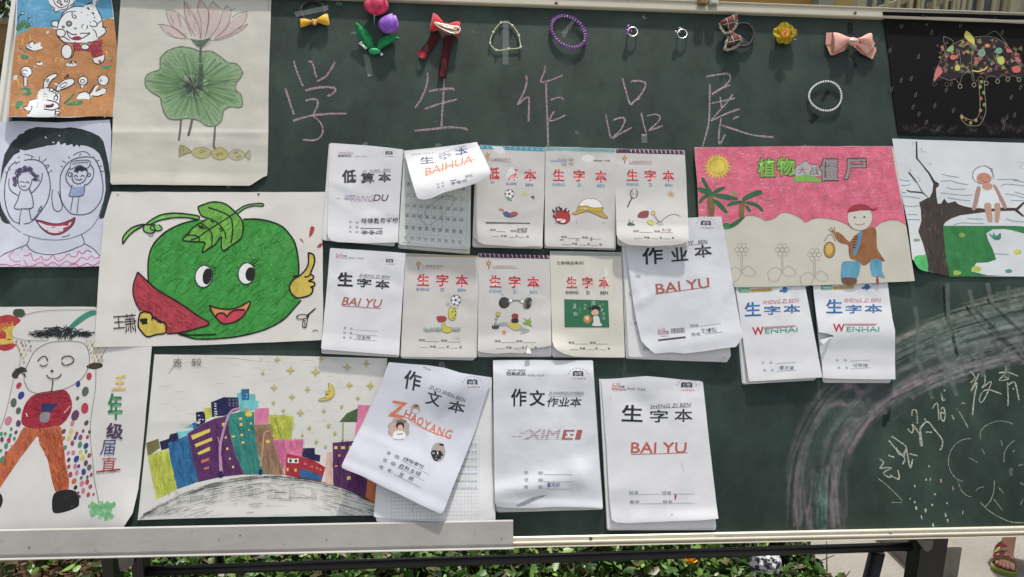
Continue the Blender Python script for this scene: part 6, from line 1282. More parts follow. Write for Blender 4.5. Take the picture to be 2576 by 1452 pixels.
a.text('BAI YU', 658, 702, 480, 92, (160, 88, 66), rot=-7, bold=0.03); a.line("418,775 660,742 902,708", 2.2, (160, 88, 66), sm=False)
a.text('班级', 762, 1056, 78, 30, (90, 92, 100), rot=-4); a.line("812,1062 995,1036", 1.0, GRY, sm=False); a.text('姓名', 775, 1132, 78, 32, (80, 82, 90), rot=-4); a.line("860,1130 1012,1112", 1.0, GRY, sm=False); hand(a, '王博阳', 888, 1108, 140, 46, (70, 72, 80), rot=-5)
a.text('bill', 468, 1102, 56, 44, (160, 70, 66), shear=0.3, rot=-3); a.text('百育', 515, 1110, 38, 20, BLK, bold=0.02, rot=-3); a.line("440,1132 542,1126", 1.6, (165, 80, 70), sm=False); a.line("465,1150 530,1147", 1.2, (165, 90, 80), sm=False); a.line("440,1186 686,1158", 5.4, (62, 58, 66), sm=False)
x = 552
while x < 672: w = random.choice((2.0, 3.2, 5.0)); a.fill([(x, 1080 - (x - 552) * 0.06), (x + w, 1080 - (x - 552) * 0.06), (x + w + 1, 1126 - (x - 552) * 0.06), (x + 1, 1126 - (x - 552) * 0.06)], (70, 66, 72), sm=False); x += w + random.choice((2.4, 4.2))
a.kind = 'wash'; a.ell(262, 615, 24, 18, (120, 118, 122), a=0.35, j=0.2); a.line("330,620 342,605", 1.5, (120, 118, 122), a=0.6)
a.done('cover_print', root, split=6)
sp = Sheet(fr('O', "105,150 960,120 1060,1385 150,1350"), 7.9, None, 40); a = Art(sp, 'O', 0.3); a.kind = 'pencil'; a.text('5.', 192, 775, 28, 30, (90, 90, 100)); a.text('二.古', 218, 1034, 68, 30, (90, 90, 100)); a.text('写字', 335, 1262, 60, 36, (90, 90, 100)); a.line("1000,1375 1025,1340 1040,1345", 1.2, (110, 110, 120)); a.done('handwriting', root)

# 11 12 blue-titled pair below the beach drawing
for idx, (lab, cover, pages, olf, dx) in enumerate((
    ('blue titled exercise book with an untorn cover, below the pink sky drawing', "85,40 950,40 1185,1268 262,1320", "70,60 940,60 1085,1305 178,1358", None, 0),
    ('blue titled exercise book with a torn left edge, below the pink sky drawing', "1058,20 1992,20 2098,1292 1190,1278", "1062,40 1985,40 2022,1345 1190,1338", 1, 1))):
    lift = (lambda u, v: 1 + 3.5 * v + 2.0 * sstep(0.75, 1, v) * v) if idx == 0 else (lambda u, v: 0.6 + 5.5 * sstep(0.2, 0.56, v) - 3.2 * sstep(0.57, 0.75, v) + 2.0 * sstep(0.85, 1, v))
    blift = (lambda u, v: -1.2 + 1.2 * sstep(0, 0.4, v)); 
    ol = None if idx == 0 else (lambda c: densify(fr('T', "1058,20 1500,20 1992,20 2020,260 2060,540 2092,680 2090,900 2096,1292 1700,1290 1400,1285 1190,1278 1178,1120 1150,900 1160,862 1200,852 1260,800 1330,752 1300,738 1220,716 1140,702 1108,500 1080,260"), j=0.4))
    root, sh = book(lab, 'T', cover, pages, 0.6, 3.0, lift, seed=11 + idx, bumps=0.7, outline=ol, mat=CW, blift=blift, step=10)
    a = Art(sh, 'T', 0.3); B2 = (40, 96, 150)
    if idx == 0:
        a.text('生', 312, 415, 205, 180, B2, bold=0.045, rot=-2); a.text('字', 555, 430, 205, 112, B2, bold=0.05); a.text('本', 802, 412, 210, 115, B2, bold=0.05); a.text('SHENG ZI BEN', 662, 315, 445, 46, (176, 62, 90), shear=0.25, rot=-3.5, bold=0.0); a.line("470,350 890,330", 0.9, (200, 120, 140), sm=False)
        wx, wy, r_ = 378, 688, -3; hx = 668; hy = 680
    else:
        a.text('生', 1332, 380, 205, 178, B2, bold=0.045); a.text('字', 1572, 415, 205, 110, B2, bold=0.05); a.text('本', 1822, 408, 220, 115, B2, bold=0.05); a.text('SHENG ZI BEN', 1685, 303, 455, 42, (176, 62, 90), shear=0.25, bold=0.0); a.line("1480,332 1920,332", 0.9, (200, 120, 140), sm=False)
        wx, wy, r_ = 1390, 648, 0; hx = 1690; hy = 665
    a.text('W', wx, wy, 145, 100, (176, 44, 66), rot=r_, bold=0.05); a.text('ENHAI', hx, hy, 410, 62, (40, 150, 120), rot=r_, bold=0.04)
    for k in range(3): a.line([(wx + 75, wy - 50 + k * 10 - 0), (wx + 480 - k * 14, wy - 50 + k * 10 + 405 * math.tan(math.radians(r_)))], 1.1, (180, 60, 80), sm=False)
    a.line([(hx - 160, hy - 8), (hx + 180, hy - 8 + 340 * math.tan(math.radians(r_)))], 1.2, (214, 214, 220), sm=False)
    ox = 0 if idx == 0 else 1030; oy = 0 if idx == 0 else -35
    a.fill([(130 + ox, 150 + oy), (275 + ox, 148 + oy), (272 + ox, 205 + oy), (140 + ox, 210 + oy)], (90, 165, 130), sm=False); a.text('W', 148 + ox, 195 + oy, 34, 26, (165, 60, 70), bold=0.03); a.line([(160 + ox, 178 + oy), (268 + ox, 175 + oy)], 2.0, (205, 210, 205), sm=False); a.fill([(280 + ox, 165 + oy), (552 + ox, 152 + oy), (548 + ox, 190 + oy), (282 + ox, 205 + oy)], (186, 150, 70), sm=False); a.text('统一学生作业本', 418 + ox, 180 + oy, 240, 24, (130, 100, 50), rot=-3)
    a.ell(665 + ox, 185 + oy, 22, 15, B2); a.ell(712 + ox, 172 + oy, 36, 36, B2, j=0.1); a.line([(745 + ox, 190 + oy), (790 + ox, 140 + oy), (800 + ox, 120 + oy)], 1.2, (140, 100, 120)); a.line([(695 + ox, 195 + oy), (705 + ox, 225 + oy)], 1.0, (90, 110, 170))
    ox = 0 if idx == 0 else 930; oy = 0 if idx == 0 else -30
    a.text('班', 440 + ox, 1085 + oy, 36, 30, (110, 120, 160)); a.text('级', 540 + ox, 1083 + oy, 36, 30, (110, 120, 160)); a.line([(598 + ox, 1095 + oy), (850 + ox, 1080 + oy)], 1.0, (110, 120, 160), sm=False)
    a.text('姓', 460 + ox, 1178 + oy, 36, 32, (110, 120, 160)); a.text('名', 555 + ox, 1176 + oy, 34, 32, (110, 120, 160)); a.line([(610 + ox, 1192 + oy), (860 + ox, 1176 + oy)], 1.0, (110, 120, 160), sm=False)
    hand(a, '谭文豪' if idx == 0 else '何欣悦', 735 + ox - (10 if idx else 0), 1158 + oy, 190, 52, (76, 84, 110))
    a.done('cover_print', root, split=6)
    if idx == 1:
        # small strip torn loose and curling forward
        shs = Sheet(fr('T', "1140,700 1330,700 1330,860 1140,860"), 7.2, lambda u, v: 7 * (1 - u) + 3 * v, 10, 0, 1, 1)
        sheet_mesh('torn_strip', shs, fr('T', "1330,752 1240,775 1150,800 1165,830 1198,856 1235,820 1270,790"), CW, root, sm=False)

# 13 large, cover swung to the left over a squared page
def zy(u, v): return 2.0 + 8 * sstep(0.15, 1, v) * (0.45 + 0.55 * u) + 7.5 * math.exp(-(((u - 0.72) / 0.28) ** 2 + ((v - 0.10) / 0.16) ** 2)) - 3.4 * math.exp(-(((u - 0.62) / 0.3) ** 2 + ((v - 0.42) / 0.13) ** 2)) + 3 * sstep(0.9, 1, v)
root, sh = book('large exercise book whose cover, with orange logo and small portraits, hangs swung aside', 'P', "392,62 1200,180 800,1250 22,882", "385,80 1200,200 1230,1368 340,1388", 2.4, 6.5, zy, seed=13, bumps=0.8, step=9, r=(1, 2, 12, 5), mat=paper_mat('cover_satin', (200, 202, 210), wr=0.35, rough=0.42, gloss=0.5), blift=lambda u, v: 8 * sstep(0.55, 0.92, v),
                outline=lambda c: densify(fr('P', "392,62 560,75 700,85 830,105 960,145 1060,160 1200,180 1150,340 1080,570 1000,780 900,1030 835,1200 815,1238 800,1248 770,1238 640,1180 480,1100 340,1035 200,960 60,905 25,888 22,872 60,790 180,560 300,310"), j=0.4))
a = Art(sh, 'P', 0.4); O2 = (205, 104, 70)
a.text('作', 578, 205, 135, 150, (50, 48, 56), rot=14, bold=0.03, shear=-0.1); a.text('文', 745, 345, 115, 115, (50, 48, 56), rot=15, bold=0.02); a.text('本', 925, 412, 130, 95, (50, 48, 56), rot=12, bold=0.04); a.text('ZUO WEN BEN', 852, 308, 300, 30, (80, 76, 88), rot=21, shear=0.1, bold=0.0); a.line("770,290 990,370", 0.8, GRY, sm=False); a.text('作业本', 690, 112, 66, 18, GRY, rot=22)
badge(a, 1047, 218, 0.9, '56型', red=(175, 90, 80))
a.text('Z', 462, 432, 120, 130, O2, rot=10, shear=0.1, bold=0.02)
for k, (ch, x, y, h) in enumerate((('H', 540, 470, 62), ('A', 590, 500, 64), ('O', 640, 525, 64), ('Y', 692, 555, 66), ('A', 742, 580, 66), ('N', 800, 603, 66), ('G', 862, 625, 70))): a.text(ch, x, y, 50, h, O2 if k > 1 else (185, 84, 62), rot=22, bold=0.025)
a.line("400,458 520,490 640,560 760,620 880,655", 2.2, O2); a.line("560,535 660,580 780,635", 1.1, (215, 140, 110)); a.line("440,375 520,395", 2, O2); a.line("440,395 500,410 450,465", 2.0, (225, 150, 120))
for x, y, r_, sh_ in ((470, 585, 88, 0), (600, 425, 38, 1)):
    P = []
    for i in range(24): t = i * math.pi / 12; rr = r_ * (1.0 if i % 3 else 0.9); P.append((x + rr * math.cos(t), y + rr * math.sin(t)))
    a.fill(P, (158, 146, 138)); a.ell(x - r_ * 0.5, y - r_ * 0.05, r_ * 0.34, r_ * 0.5, (182, 150, 136)); a.ell(x + r_ * 0.25, y - r_ * 0.66, r_ * 0.5, r_ * 0.2, (120, 106, 96))
    a.fill([(x - r_ * .5, y + r_ * .85), (x - r_ * .42, y + r_ * .3), (x - r_ * .05, y + r_ * .12), (x + r_ * .42, y + r_ * .2), (x + r_ * .62, y + r_ * .5), (x + r_ * .5, y + r_ * .85)], (206, 206, 204)); a.ell(x + r_ * .12, y - r_ * .28, r_ * .38, r_ * .36, (52, 42, 38)); a.ell(x + r_ * .14, y - r_ * .1, r_ * .24, r_ * .28, (202, 158, 136))
    a.line([(x + r_ * .05, y + r_ * .08), (x + r_ * .24, y + r_ * .06)], 1.0, (140, 70, 60)); a.line([(x - r_ * .15, y + r_ * .5), (x + r_ * .35, y + r_ * .42)], 3.0 if r_ > 50 else 1.2, (96, 92, 130))
a.ell(780, 765, 56, 74, (150, 145, 145)); a.fill("722,770 740,750 780,755 800,735 820,790 800,820 770,838 740,820", (36, 34, 38)); a.ell(795, 730, 20, 26, (178, 140, 122)); a.fill("782,715 795,698 822,705 822,720 800,715", (40, 34, 34)); a.fill("770,765 790,770 782,800", (214, 214, 216))
for k, (p, q, hw, ww) in enumerate((('学', '校:', '特殊学校', 175), ('班', '级:', '启智五班', 185), ('姓', '名:', '王   娉', 120))):
    x0, y0 = 392 - k * 29, 776 + k * 54; a.text(p, x0, y0, 32, 30, (80, 80, 92), rot=20); a.text(q, x0 + 68, y0 + 28, 44, 30, (80, 80, 92), rot=20); a.line([(x0 + 95, y0 + 55), (x0 + 310, y0 + 162)], 1.0, (110, 110, 122), sm=False); hand(a, hw, x0 + 195, y0 + 82, ww, 40, (84, 86, 98), rot=24)
a.done('cover_print', root, split=6)
sp = Sheet(fr('P', "385,80 1200,200 1230,1368 340,1388"), 9.4, lambda u, v: 8 * sstep(0.55, 0.92, v), 24); a = Art(sp, 'P', 0.3); a.kind = 'pencil'
for k in range(24): y = 640 + k * 29.5; a.line([(410 + (1300 - y) * 0.02, y + 10), (1098, y)], 0.8, (150, 168, 186), a=0.8 if k % 2 else 0.95, sm=False)
for k in range(25): x = 412 + k * 28.6; a.line([(x, 1300 - (x - 412) * 0.01), (x + 4, 640)], 0.7, (150, 168, 186), a=0.5, sm=False)
for k in range(7):
    y = 712 + k * 56
    for j in range(8):
        a.text(random.choice('林森妹知白天上中有时来就'), 1075 - j * 26, y, 20, 20, (92, 116, 150), bold=-0.01, rot=random.uniform(-5, 5))
a.line("600,1165 580,1200 575,1240", 1.2, (120, 120, 130)); a.kind = 'wash'; a.ell(1145, 1322, 22, 22, (140, 200, 180), a=0.5)
a.done('page_writing', root)

# 14
def xm(u, v): return 1.0 + 3.6 * sstep(0.0, 0.10, v) - 1.8 * sstep(0.10, 0.3, v) + 1.2 * v + 5.5 * math.exp(-(((v - 0.93 + 0.16 * u) / 0.07) ** 2)) * sstep(1.0, 0.2, u) + 4.5 * math.exp(-(((u - 0.80) / 0.10) ** 2 + ((v - 0.78) / 0.10) ** 2)) + 2.0 * sstep(0.94, 1, v)
root, sh = book('large exercise book with long black title and striped logo, centre of the bottom row', 'Q', "78,45 862,45 940,1205 92,1170", "82,48 860,50 938,1216 104,1242", 1.0, 5.5, xm, seed=14, mat=CWR, bumps=0.95, step=9, n=4,
                outline=lambda c: densify(fr('Q', "78,45 400,42 700,48 855,45 862,55 872,260 890,600 912,900 938,1195 925,1206 760,1200 560,1196 400,1205 250,1205 150,1200 105,1190 92,1160 84,700"), j=0.4))
a = Art(sh, 'Q', 0.3)
a.text('XIMEI', 258, 126, 145, 18, BLK, shear=0.3, bold=0.02); a.text('西美纸品', 258, 152, 150, 30, BLK, bold=0.03); a.text('学生统一作业本', 414, 164, 135, 17, GRY, bold=0.01); badge(a, 745, 152, 0.9, '56页')
a.text('作', 280, 338, 122, 138, BLK, bold=0.03); a.text('文', 425, 342, 120, 125, BLK, bold=0.03); a.text('ZUOWENZUOYEBEN', 652, 306, 272, 26, (90, 90, 104), shear=0.25); a.line("512,330 780,326", 0.9, GRY, sm=False); a.text('作业本', 637, 374, 270, 74, BLK, bold=0.03, shear=0.22)
a.text('XIM', 470, 628, 255, 78, (150, 130, 140), shear=0.25, bold=0.03); 
for k in range(5): a.line([(325, 600 + k * 15.5), (615, 600 + k * 15.5)], 1.5, (212, 213, 219), sm=False)
for p in ("222,643 258,643", "272,643 306,643", "290,618 330,618", "330,600 350,600", "318,662 352,662", "400,636 440,636", "480,636 510,636"): a.line(p, 1.4, (130, 110, 125), sm=False)
a.text('E', 668, 630, 88, 76, (158, 84, 72), shear=0.25, bold=0.022); a.text('I', 750, 630, 42, 76, (158, 84, 72), shear=0.25, bold=0.022); a.ell(672, 634, 12, 10, (214, 212, 216))
for k, (p, q) in enumerate((('学', '校:'), ('班', '级:'), ('姓', '名:'))): a.text(p, 338, 928 + k * 55, 30, 28, GRY, bold=0.0); a.text(q, 455, 930 + k * 55, 46, 28, GRY, bold=0.0); a.line([(480, 943 + k * 57), (704, 943 + k * 57)], 1.0, GRY, sm=False)
hand(a, '董思颖', 552, 1030, 100, 38, (100, 100, 150)); a.kind = 'wash'; a.fill("255,1188 330,1145 420,1112 500,1105 420,1140 330,1180", (120, 124, 134), a=0.6)
a.done('cover_print', root, split=6)

# 15
def by(u, v): return 1.0 + 3.0 * math.exp(-((u - 0.45) / 0.16) ** 2) * sstep(0.3, 0.0, v) + 2.2 * v + 3.0 * sstep(0.9, 1, v) * (0.4 + u) + 1.2 * math.exp(-(((u - 0.2) / 0.12) ** 2 + ((v - 0.72) / 0.1) ** 2))
root, sh = book('large exercise book with black title and red brown logo, rightmost in the bottom row', 'Q', "925,195 1725,215 1846,1298 1005,1320", "905,190 1720,212 1822,1382 970,1384", 1.0, 6.5, by, seed=15, bumps=0.95, step=9, n=4, mat=CW,
                outline=lambda c: densify(fr('Q', "925,195 1060,188 1180,178 1280,170 1400,180 1560,198 1700,208 1725,222 1745,420 1775,700 1810,1000 1846,1290 1700,1302 1500,1308 1300,1316 1120,1325 1040,1318 1008,1295 992,1150 965,700"), j=0.4))
a = Art(sh, 'Q', 0.3)
a.text('bill', 1040, 248, 54, 52, (176, 70, 66), shear=0.3); a.text('百育', 1090, 255, 42, 22, BLK, bold=0.02); a.line("1012,272 1125,276", 1.8, (176, 70, 66), sm=False); a.text('百育纸品有限公司', 1068, 284, 110, 8, (176, 90, 80)); a.text('学生统一作业本', 1202, 272, 148, 20, BLK, rot=3, bold=0.0); badge(a, 1597, 242, 0.95, '优质', red=(190, 90, 80))
a.text('生', 1170, 462, 165, 132, BLK, bold=0.04, rot=2); a.text('字', 1380, 484, 140, 98, BLK, bold=0.025); a.text('本', 1572, 478, 140, 102, BLK, bold=0.02); a.text('SHENG ZI BEN', 1470, 402, 320, 30, (86, 84, 96), shear=0.25, rot=-3); a.line("1310,424 1625,412", 0.9, GRY, sm=False)
a.text('BAI YU', 1378, 732, 435, 86, (178, 84, 72), bold=0.025, shear=0.06, rot=0); a.line("1162,784 1400,778 1604,770", 2.0, (178, 84, 72), sm=False)
for t_, x, y in (('校名', 1182, 1088), ('班级', 1440, 1088), ('教师', 1188, 1160), ('姓名', 1447, 1158)): a.text(t_, x, y, 74, 32, (100, 102, 116), bold=0.0)
for p in ("1226,1100 1392,1096", "1486,1096 1660,1094", "1232,1172 1405,1170", "1492,1168 1664,1166"): a.line(p, 0.9, GRY, sm=False)
a.fill("1505,1100 1518,1098 1515,1125 1505,1142 1502,1120", (180, 40, 60)); a.ell(1481, 1257, 5, 5, (150, 60, 70)); a.line("1558,845 1565,875 1572,915", 1.0, (140, 145, 160)); a.line("998,340 1004,344", 1.5, D)
a.done('cover_print', root, split=6)

# ------------------------------------------------------------------ strips of clear tape
def tape(label, frame, pts, h=3.0, lift=None):
    q = fr(frame, pts); p = at(*q[3], -h * MM)
    sh = Sheet(q, h, lift, 14, 0.25, 20, 3)
    o = sheet_mesh('tape_strip', sh, densify(q, j=0.7), TAPE, None, thick=0.12, sm=False)
    me = o.data; off = Vector(p)
    for v in me.vertices: v.co -= off
    o.location = off
    tag(o, label, 'tape', 'strips of clear tape')
tape('clear tape over the top of the dashed violet logo book', 'I', "552,75 612,45 626,94 545,88", 1.2)
tape('clear tape standing above the folded up cover', 'I', "1438,70 1508,66 1520,118 1442,132", 1.2)
tape('clear tape above the book with the pot of flames', 'J', "1345,108 1412,108 1412,130 1350,128", 1.6)
tape('clear tape above the teal topped football book', 'J', "500,92 580,92 580,112 505,108", 6.4)
tape('clear tape above the tennis racket book', 'L', "405,128 465,130 468,150 408,148", 6.4)
tape('clear tape above the book with the swung cover', 'P', "783,55 830,60 832,118 785,102", 1.2)
tape('long slanting tape holding the black elastic of the yellow bow', 'F', "190,98 458,40 462,82 212,134", 8.5)
tape('tape strip hanging below the tulip clip', 'F', "738,425 785,440 820,602 770,604", 1.0)
tape('upright tape across the beaded thread bracelet', 'F', "1840,160 1886,162 1884,512 1836,505", 4.4)
tape('slanting tape inside the purple bead bracelet', 'F', "2300,262 2390,150 2410,165 2325,300", 2.2)
tape('small tape scrap under the lotus drawing', 'C', "1212,5 1265,8 1240,30 1212,26", 1.0)
tape('short tape above the character that ends the chalk heading', 'G', "455,1062 500,1062 505,1130 460,1130", 0.8)
# ------------------------------------------------------------------ hair ornaments and bracelets on the board
def gp(frame, x, y, h):
    q = FR[frame](x, y); return at(q[0], q[1], -h * MM)
UX = Vector((1, 0, 0)); UY = Vector((0, -1, 0)); UZ = Vector((0, 0, 1))
def fabric(name, rgb, rough=0.75, scale=260, var=0.15, bmp=0.0006, sheen=0.3, trans=0.0, k=None):
    if name in MATS: return MATS[name]
    m = plain(name, rgb, rough, 0, var, scale, 0.3, bmp=bmp, k=k); p = m.node_tree.nodes['Principled BSDF']; p.inputs['Sheen Weight'].default_value = sheen
    return m
def wing(bm, knot, tip_a, tip_b, depth, puff=1.0, pleats=3, n=12, m=20, lift=0.0, flat=False):
    """one loop of a ribbon bow: from the knot to the edge tip_a..tip_b (world points), with real depth and pleats"""
    rows = []
    mid = (tip_a + tip_b) / 2
    for i in range(n + 1):
        u = i / n
        c = knot.lerp(mid, u) + UY * (lift * math.sin(u * math.pi * 0.5))
        half = (tip_a - tip_b) * 0.5 * (0.16 + 0.84 * sstep(0.0, 0.95, u) ** 0.9)
        d = depth * (0.35 + 0.65 * math.sin(min(1, u * 1.15) * math.pi * 0.62)) * (1 - 0.35 * u ** 4)
        ring = []
        for k in range(m):
            t = 2 * math.pi * k / m
            pl = 1 + 0.10 * math.cos(pleats * t * 2) * (1 - u) + 0.03 * math.sin(5 * t + 9 * u)
            ring.append(bm.verts.new(c + half * math.cos(t) * (1 if abs(math.cos(t)) < .9 else 1.0) + UY * (d * math.sin(t) * pl) + UY * depth * 0.9))
        rows.append(ring)
    for i in range(n):
        for k in range(m): bm.faces.new((rows[i][k], rows[i][(k + 1) % m], rows[i + 1][(k + 1) % m], rows[i + 1][k]))
    # inner face of the loop, set back so the ribbon edge shows
    c = sum((v.co for v in rows[-1]), Vector()) / m; ins = [bm.verts.new(v.co.lerp(c, 0.10) + (knot - mid) * 0.12) for v in rows[-1]]
    for k in range(m): bm.faces.new((rows[-1][k], rows[-1][(k + 1) % m], ins[(k + 1) % m], ins[k]))
    bm.faces.new(ins); bm.faces.new(rows[0][::-1])
def orn(name, label, cat, frame, x, y): 
    p = gp(frame, x, y, 0); return thing(name, label, cat, p, 'hair ornaments and bracelets taped along the top of the blackboard')
def ring_pts(frame, cx, cy, rx, ry, rot, h, n=40, t0=0, t1=360, tilt=0.0):
    out = []; r = math.radians(rot)
    for i in range(n):
        t = math.radians(t0 + (t1 - t0) * i / (n - 1 if t1 - t0 < 360 else n)); a_ = rx * math.cos(t); b_ = ry * math.sin(t)
        out.append(gp(frame, cx + a_ * math.cos(r) - b_ * math.sin(r), cy + a_ * math.sin(r) + b_ * math.cos(r), h + tilt * math.sin(t)))
    return out
blackel = fabric('black_elastic', (16, 16, 18), 0.7)
silver = plain('silver_metal', (205, 205, 205), 0.22, 0.9, 0.05, 40)
# yellow bow
r = orn('hair_tie', 'black elastic hair tie with a yellow ribbon bow, leftmost of the ornaments', 'hair tie', 'F', 350, 230)
bm = BM(); tube(bm, ring_pts('F', 340, 92, 92, 80, 0, 4, 40), 2.7 * MM, 10, True); obj('elastic', bm, blackel, r, True)
ye = fabric('yellow_satin', (250, 164, 34), 0.45, 300, 0.1)
bm = BM(); wing(bm, gp('F', 352, 180, 2), gp('F', 242, 160, 2), gp('F', 245, 228, 2), 5.5 * MM); obj('bow_loop', bm, ye, r, True)
bm = BM(); wing(bm, gp('F', 355, 178, 2), gp('F', 462, 122, 2), gp('F', 476, 212, 2), 6.5 * MM); obj('bow_loop', bm, ye, r, True)
bm = BM(); ball(bm, gp('F', 354, 178, 9), 5 * MM, sc=(1, 0.9, 1.25)); obj('knot', bm, fabric('yellow_knot', (214, 140, 40), 0.5), r, True)
bm = BM(); ball(bm, gp('F', 340, 158, 14), 1.6 * MM, 8, 6); ball(bm, gp('F', 352, 186, 15), 1.8 * MM, 8, 6); obj('crystal', bm, silver, r, True)

# tulips
r = orn('tulip_hair_clip', 'hair clip with a red and a purple fabric tulip and two green leaves', 'hair clip', 'F', 830, 430)
def bud(name, cx, cy, rx, ry, rot, mat, mat2, h=14, dep=11):
    c = gp('F', cx, cy, h + dep * 0.6); sx = rx / 2.4769 * PXM; sz = ry / 2.4769 * PXM
    R = Matrix.Rotation(math.radians(rot), 3, 'Y')
    bm = BM(); n, m = 14, 30
    rows = []
    for i in range(n + 1):
        v = i / n; z = -1 + 2 * v
        prof = math.sin(math.pi * (0.03 + 0.93 * v) ** 0.80) ** 0.72 + 0.02
        ring = []
        for k in range(m):
            t = 2 * math.pi * k / m; lobe = 1 + 0.07 * math.cos(3 * t + 0.6) * (0.4 + v); zz = z + (0.10 * math.cos(3 * t + 0.6) * sstep(0.6, 1, v)) + 0.14 * v ** 4
            p = Vector((math.cos(t) * prof * lobe * sx, math.sin(t) * prof * lobe * dep * MM, zz * sz)); ring.append(bm.verts.new(c + R @ p))
        rows.append(ring)
    for i in range(n):
        for k in range(m): bm.faces.new((rows[i][k], rows[i][(k + 1) % m], rows[i + 1][(k + 1) % m], rows[i + 1][k]))
    bm.faces.new(rows[0][::-1]); 
    o = obj(name, bm, mat, r, True)
    # three outer petals hugging the bud
    for q in range(3):
        a0 = math.radians(-90 + (q - 1) * 88); bm = BM(); rows = []
        for i in range(13):
            v = i / 12; w = math.sin(math.pi * min(1, v * 0.92 + 0.06)) ** 0.7 * 0.85
            prof = math.sin(math.pi * (0.03 + 0.93 * v) ** 0.80) ** 0.72 + 0.02
            ring = []
            for k in range(9):
                t = a0 + (k - 4) / 4 * w * 0.95; e = 1.06 + 0.03 * math.cos((k - 4) * 0.8)
                ring.append(bm.verts.new(c + R @ Vector((math.cos(t) * prof * e * sx, math.sin(t) * prof * e * dep * MM, (-1 + 2 * v * 1.07) * sz))))
            rows.append(ring)
        for i in range(12):
            for k in range(8): bm.faces.new((rows[i][k], rows[i][k + 1], rows[i + 1][k + 1], rows[i + 1][k]))
        bmesh.ops.solidify(bm, geom=bm.faces[:], thickness=0.0004); obj('petal', bm, mat2, o, True)
rm = fabric('red_organza', (235, 56, 96), 0.42, 180, 0.12); rm2 = fabric('red_organza_petal', (245, 78, 118), 0.38, 180, 0.15)
pm = fabric('purple_organza', (142, 82, 190), 0.42, 180, 0.15); pm2 = fabric('purple_organza_petal', (168, 110, 212), 0.38, 180, 0.15)
for m_ in (rm2, pm2): m_.node_tree.nodes['Principled BSDF'].inputs['Alpha'].default_value = 0.8
bud('red_tulip', 842, 38, 92, 90, 3, rm, rm2, 9, 12); bud('purple_tulip', 940, 192, 78, 80, 22, pm, pm2, 8, 11)
bm = BM(); tube(bm, [gp('F', 825, 118, 26), gp('F', 823, 220, 18), gp('F', 820, 330, 12), gp('F', 830, 400, 8)], 1.5 * MM, 8); obj('stem', bm, plain('dark_stem', (36, 44, 42), 0.6), r, True)
bm = BM(); tube(bm, [gp('F', 893, 255, 18), gp('F', 865, 300, 15), gp('F', 845, 350, 11), gp('F', 835, 400, 8)], 1.5 * MM, 8); obj('stem', bm, MATS['dark_stem'], r, True)
gm = fabric('green_leaf_organza', (36, 160, 96), 0.5, 120, 0.3, 0.001)
def blade(spine, widths, h):
    bm = BM(); rows = []; n = len(spine)
    for i, (x, y) in enumerate(spine):
        dx = spine[min(i + 1, n - 1)][0] - spine[max(i - 1, 0)][0]; dy = spine[min(i + 1, n - 1)][1] - spine[max(i - 1, 0)][1]; l = math.hypot(dx, dy)
        nx, ny = -dy / l, dx / l; rows.append([bm.verts.new(gp('F', x + nx * widths[i] * k, y + ny * widths[i] * k, h[i] + (3.5 * (1 - abs(k)) if True else 0))) for k in (-1, -0.5, 0, 0.5, 1)])
    for i in range(n - 1):
        for k in range(4): bm.faces.new((rows[i][k], rows[i][k + 1], rows[i + 1][k + 1], rows[i + 1][k]))
    bmesh.ops.solidify(bm, geom=bm.faces[:], thickness=0.0006)
    obj('leaf', bm, gm, r, True)
blade(smooth_pts([(672, 176), (700, 210), (735, 265), (775, 320), (815, 370), (840, 415)], False, 3), [1 + 44 * math.sin(math.pi * min(1, (i / 15) * 0.92 + .02)) ** 0.9 for i in range(16)], [13 - i * 0.5 for i in range(16)])
blade(smooth_pts([(1030, 308), (980, 300), (930, 315), (880, 345), (840, 385), (810, 420)], False, 3), [1 + 34 * math.sin(math.pi * min(1, (i / 15) * 0.92 + .02)) ** 0.9 for i in range(16)], [12 - i * 0.4 for i in range(16)])
bm = BM(); ball(bm, gp('F', 828, 405, 7), 8 * MM, sc=(1.5, 0.7, 0.8)); obj('leaf_base', bm, gm, r, True)
bm = BM(); a_, b_, c_, d_ = gp('F', 700, 350, 3), gp('F', 722, 328, 3), gp('F', 775, 365, 3), gp('F', 760, 398, 3)
hexa(bm, [p + UY * 3.5 * MM for p in (a_, d_, c_, b_)], [a_, d_, c_, b_]); bmesh.ops.bevel(bm, geom=bm.edges[:], offset=0.0006, segments=2); obj('clip_jaw', bm, silver, r, True)
bm = BM(); tube(bm, [gp('F', 712, 345, 7), gp('F', 745, 368, 8), gp('F', 768, 382, 7)], 1.4 * MM, 8); obj('clip_lever', bm, plain('cream_metal', (222, 215, 198), 0.35, 0.2), r, True)
bm = BM(); ball(bm, gp('F', 883, 430, 5), 3.0 * MM, 10, 8); obj('bead', bm, plain('glass_white', (225, 228, 225), 0.15), r, True)

# red bow with a snap clip
r = orn('red_bow_clip', 'red velvet bow with two dark red tails and a cream snap clip', 'hair clip', 'F', 1380, 300)
rd = fabric('red_felt', (196, 34, 46), 0.9, 500, 0.18, 0.0012, 0.5); dr = fabric('dark_red_gauze', (92, 26, 36), 0.8, 300, 0.3, 0.0008); dr.node_tree.nodes['Principled BSDF'].inputs['Alpha'].default_value = 0.88
bm = BM(); wing(bm, gp('F', 1395, 225, 3), gp('F', 1290, 118, 3), gp('F', 1262, 258, 3), 8 * MM); obj('bow_loop', bm, rd, r, True)
bm = BM(); wing(bm, gp('F', 1385, 215, 3), gp('F', 1505, 190, 3), gp('F', 1490, 312, 3), 8 * MM); obj('bow_loop', bm, rd, r, True)
bm = BM(); ball(bm, gp('F', 1390, 222, 10), 9 * MM, sc=(1.1, 0.7, 1.2)); obj('knot', bm, rd, r, True)
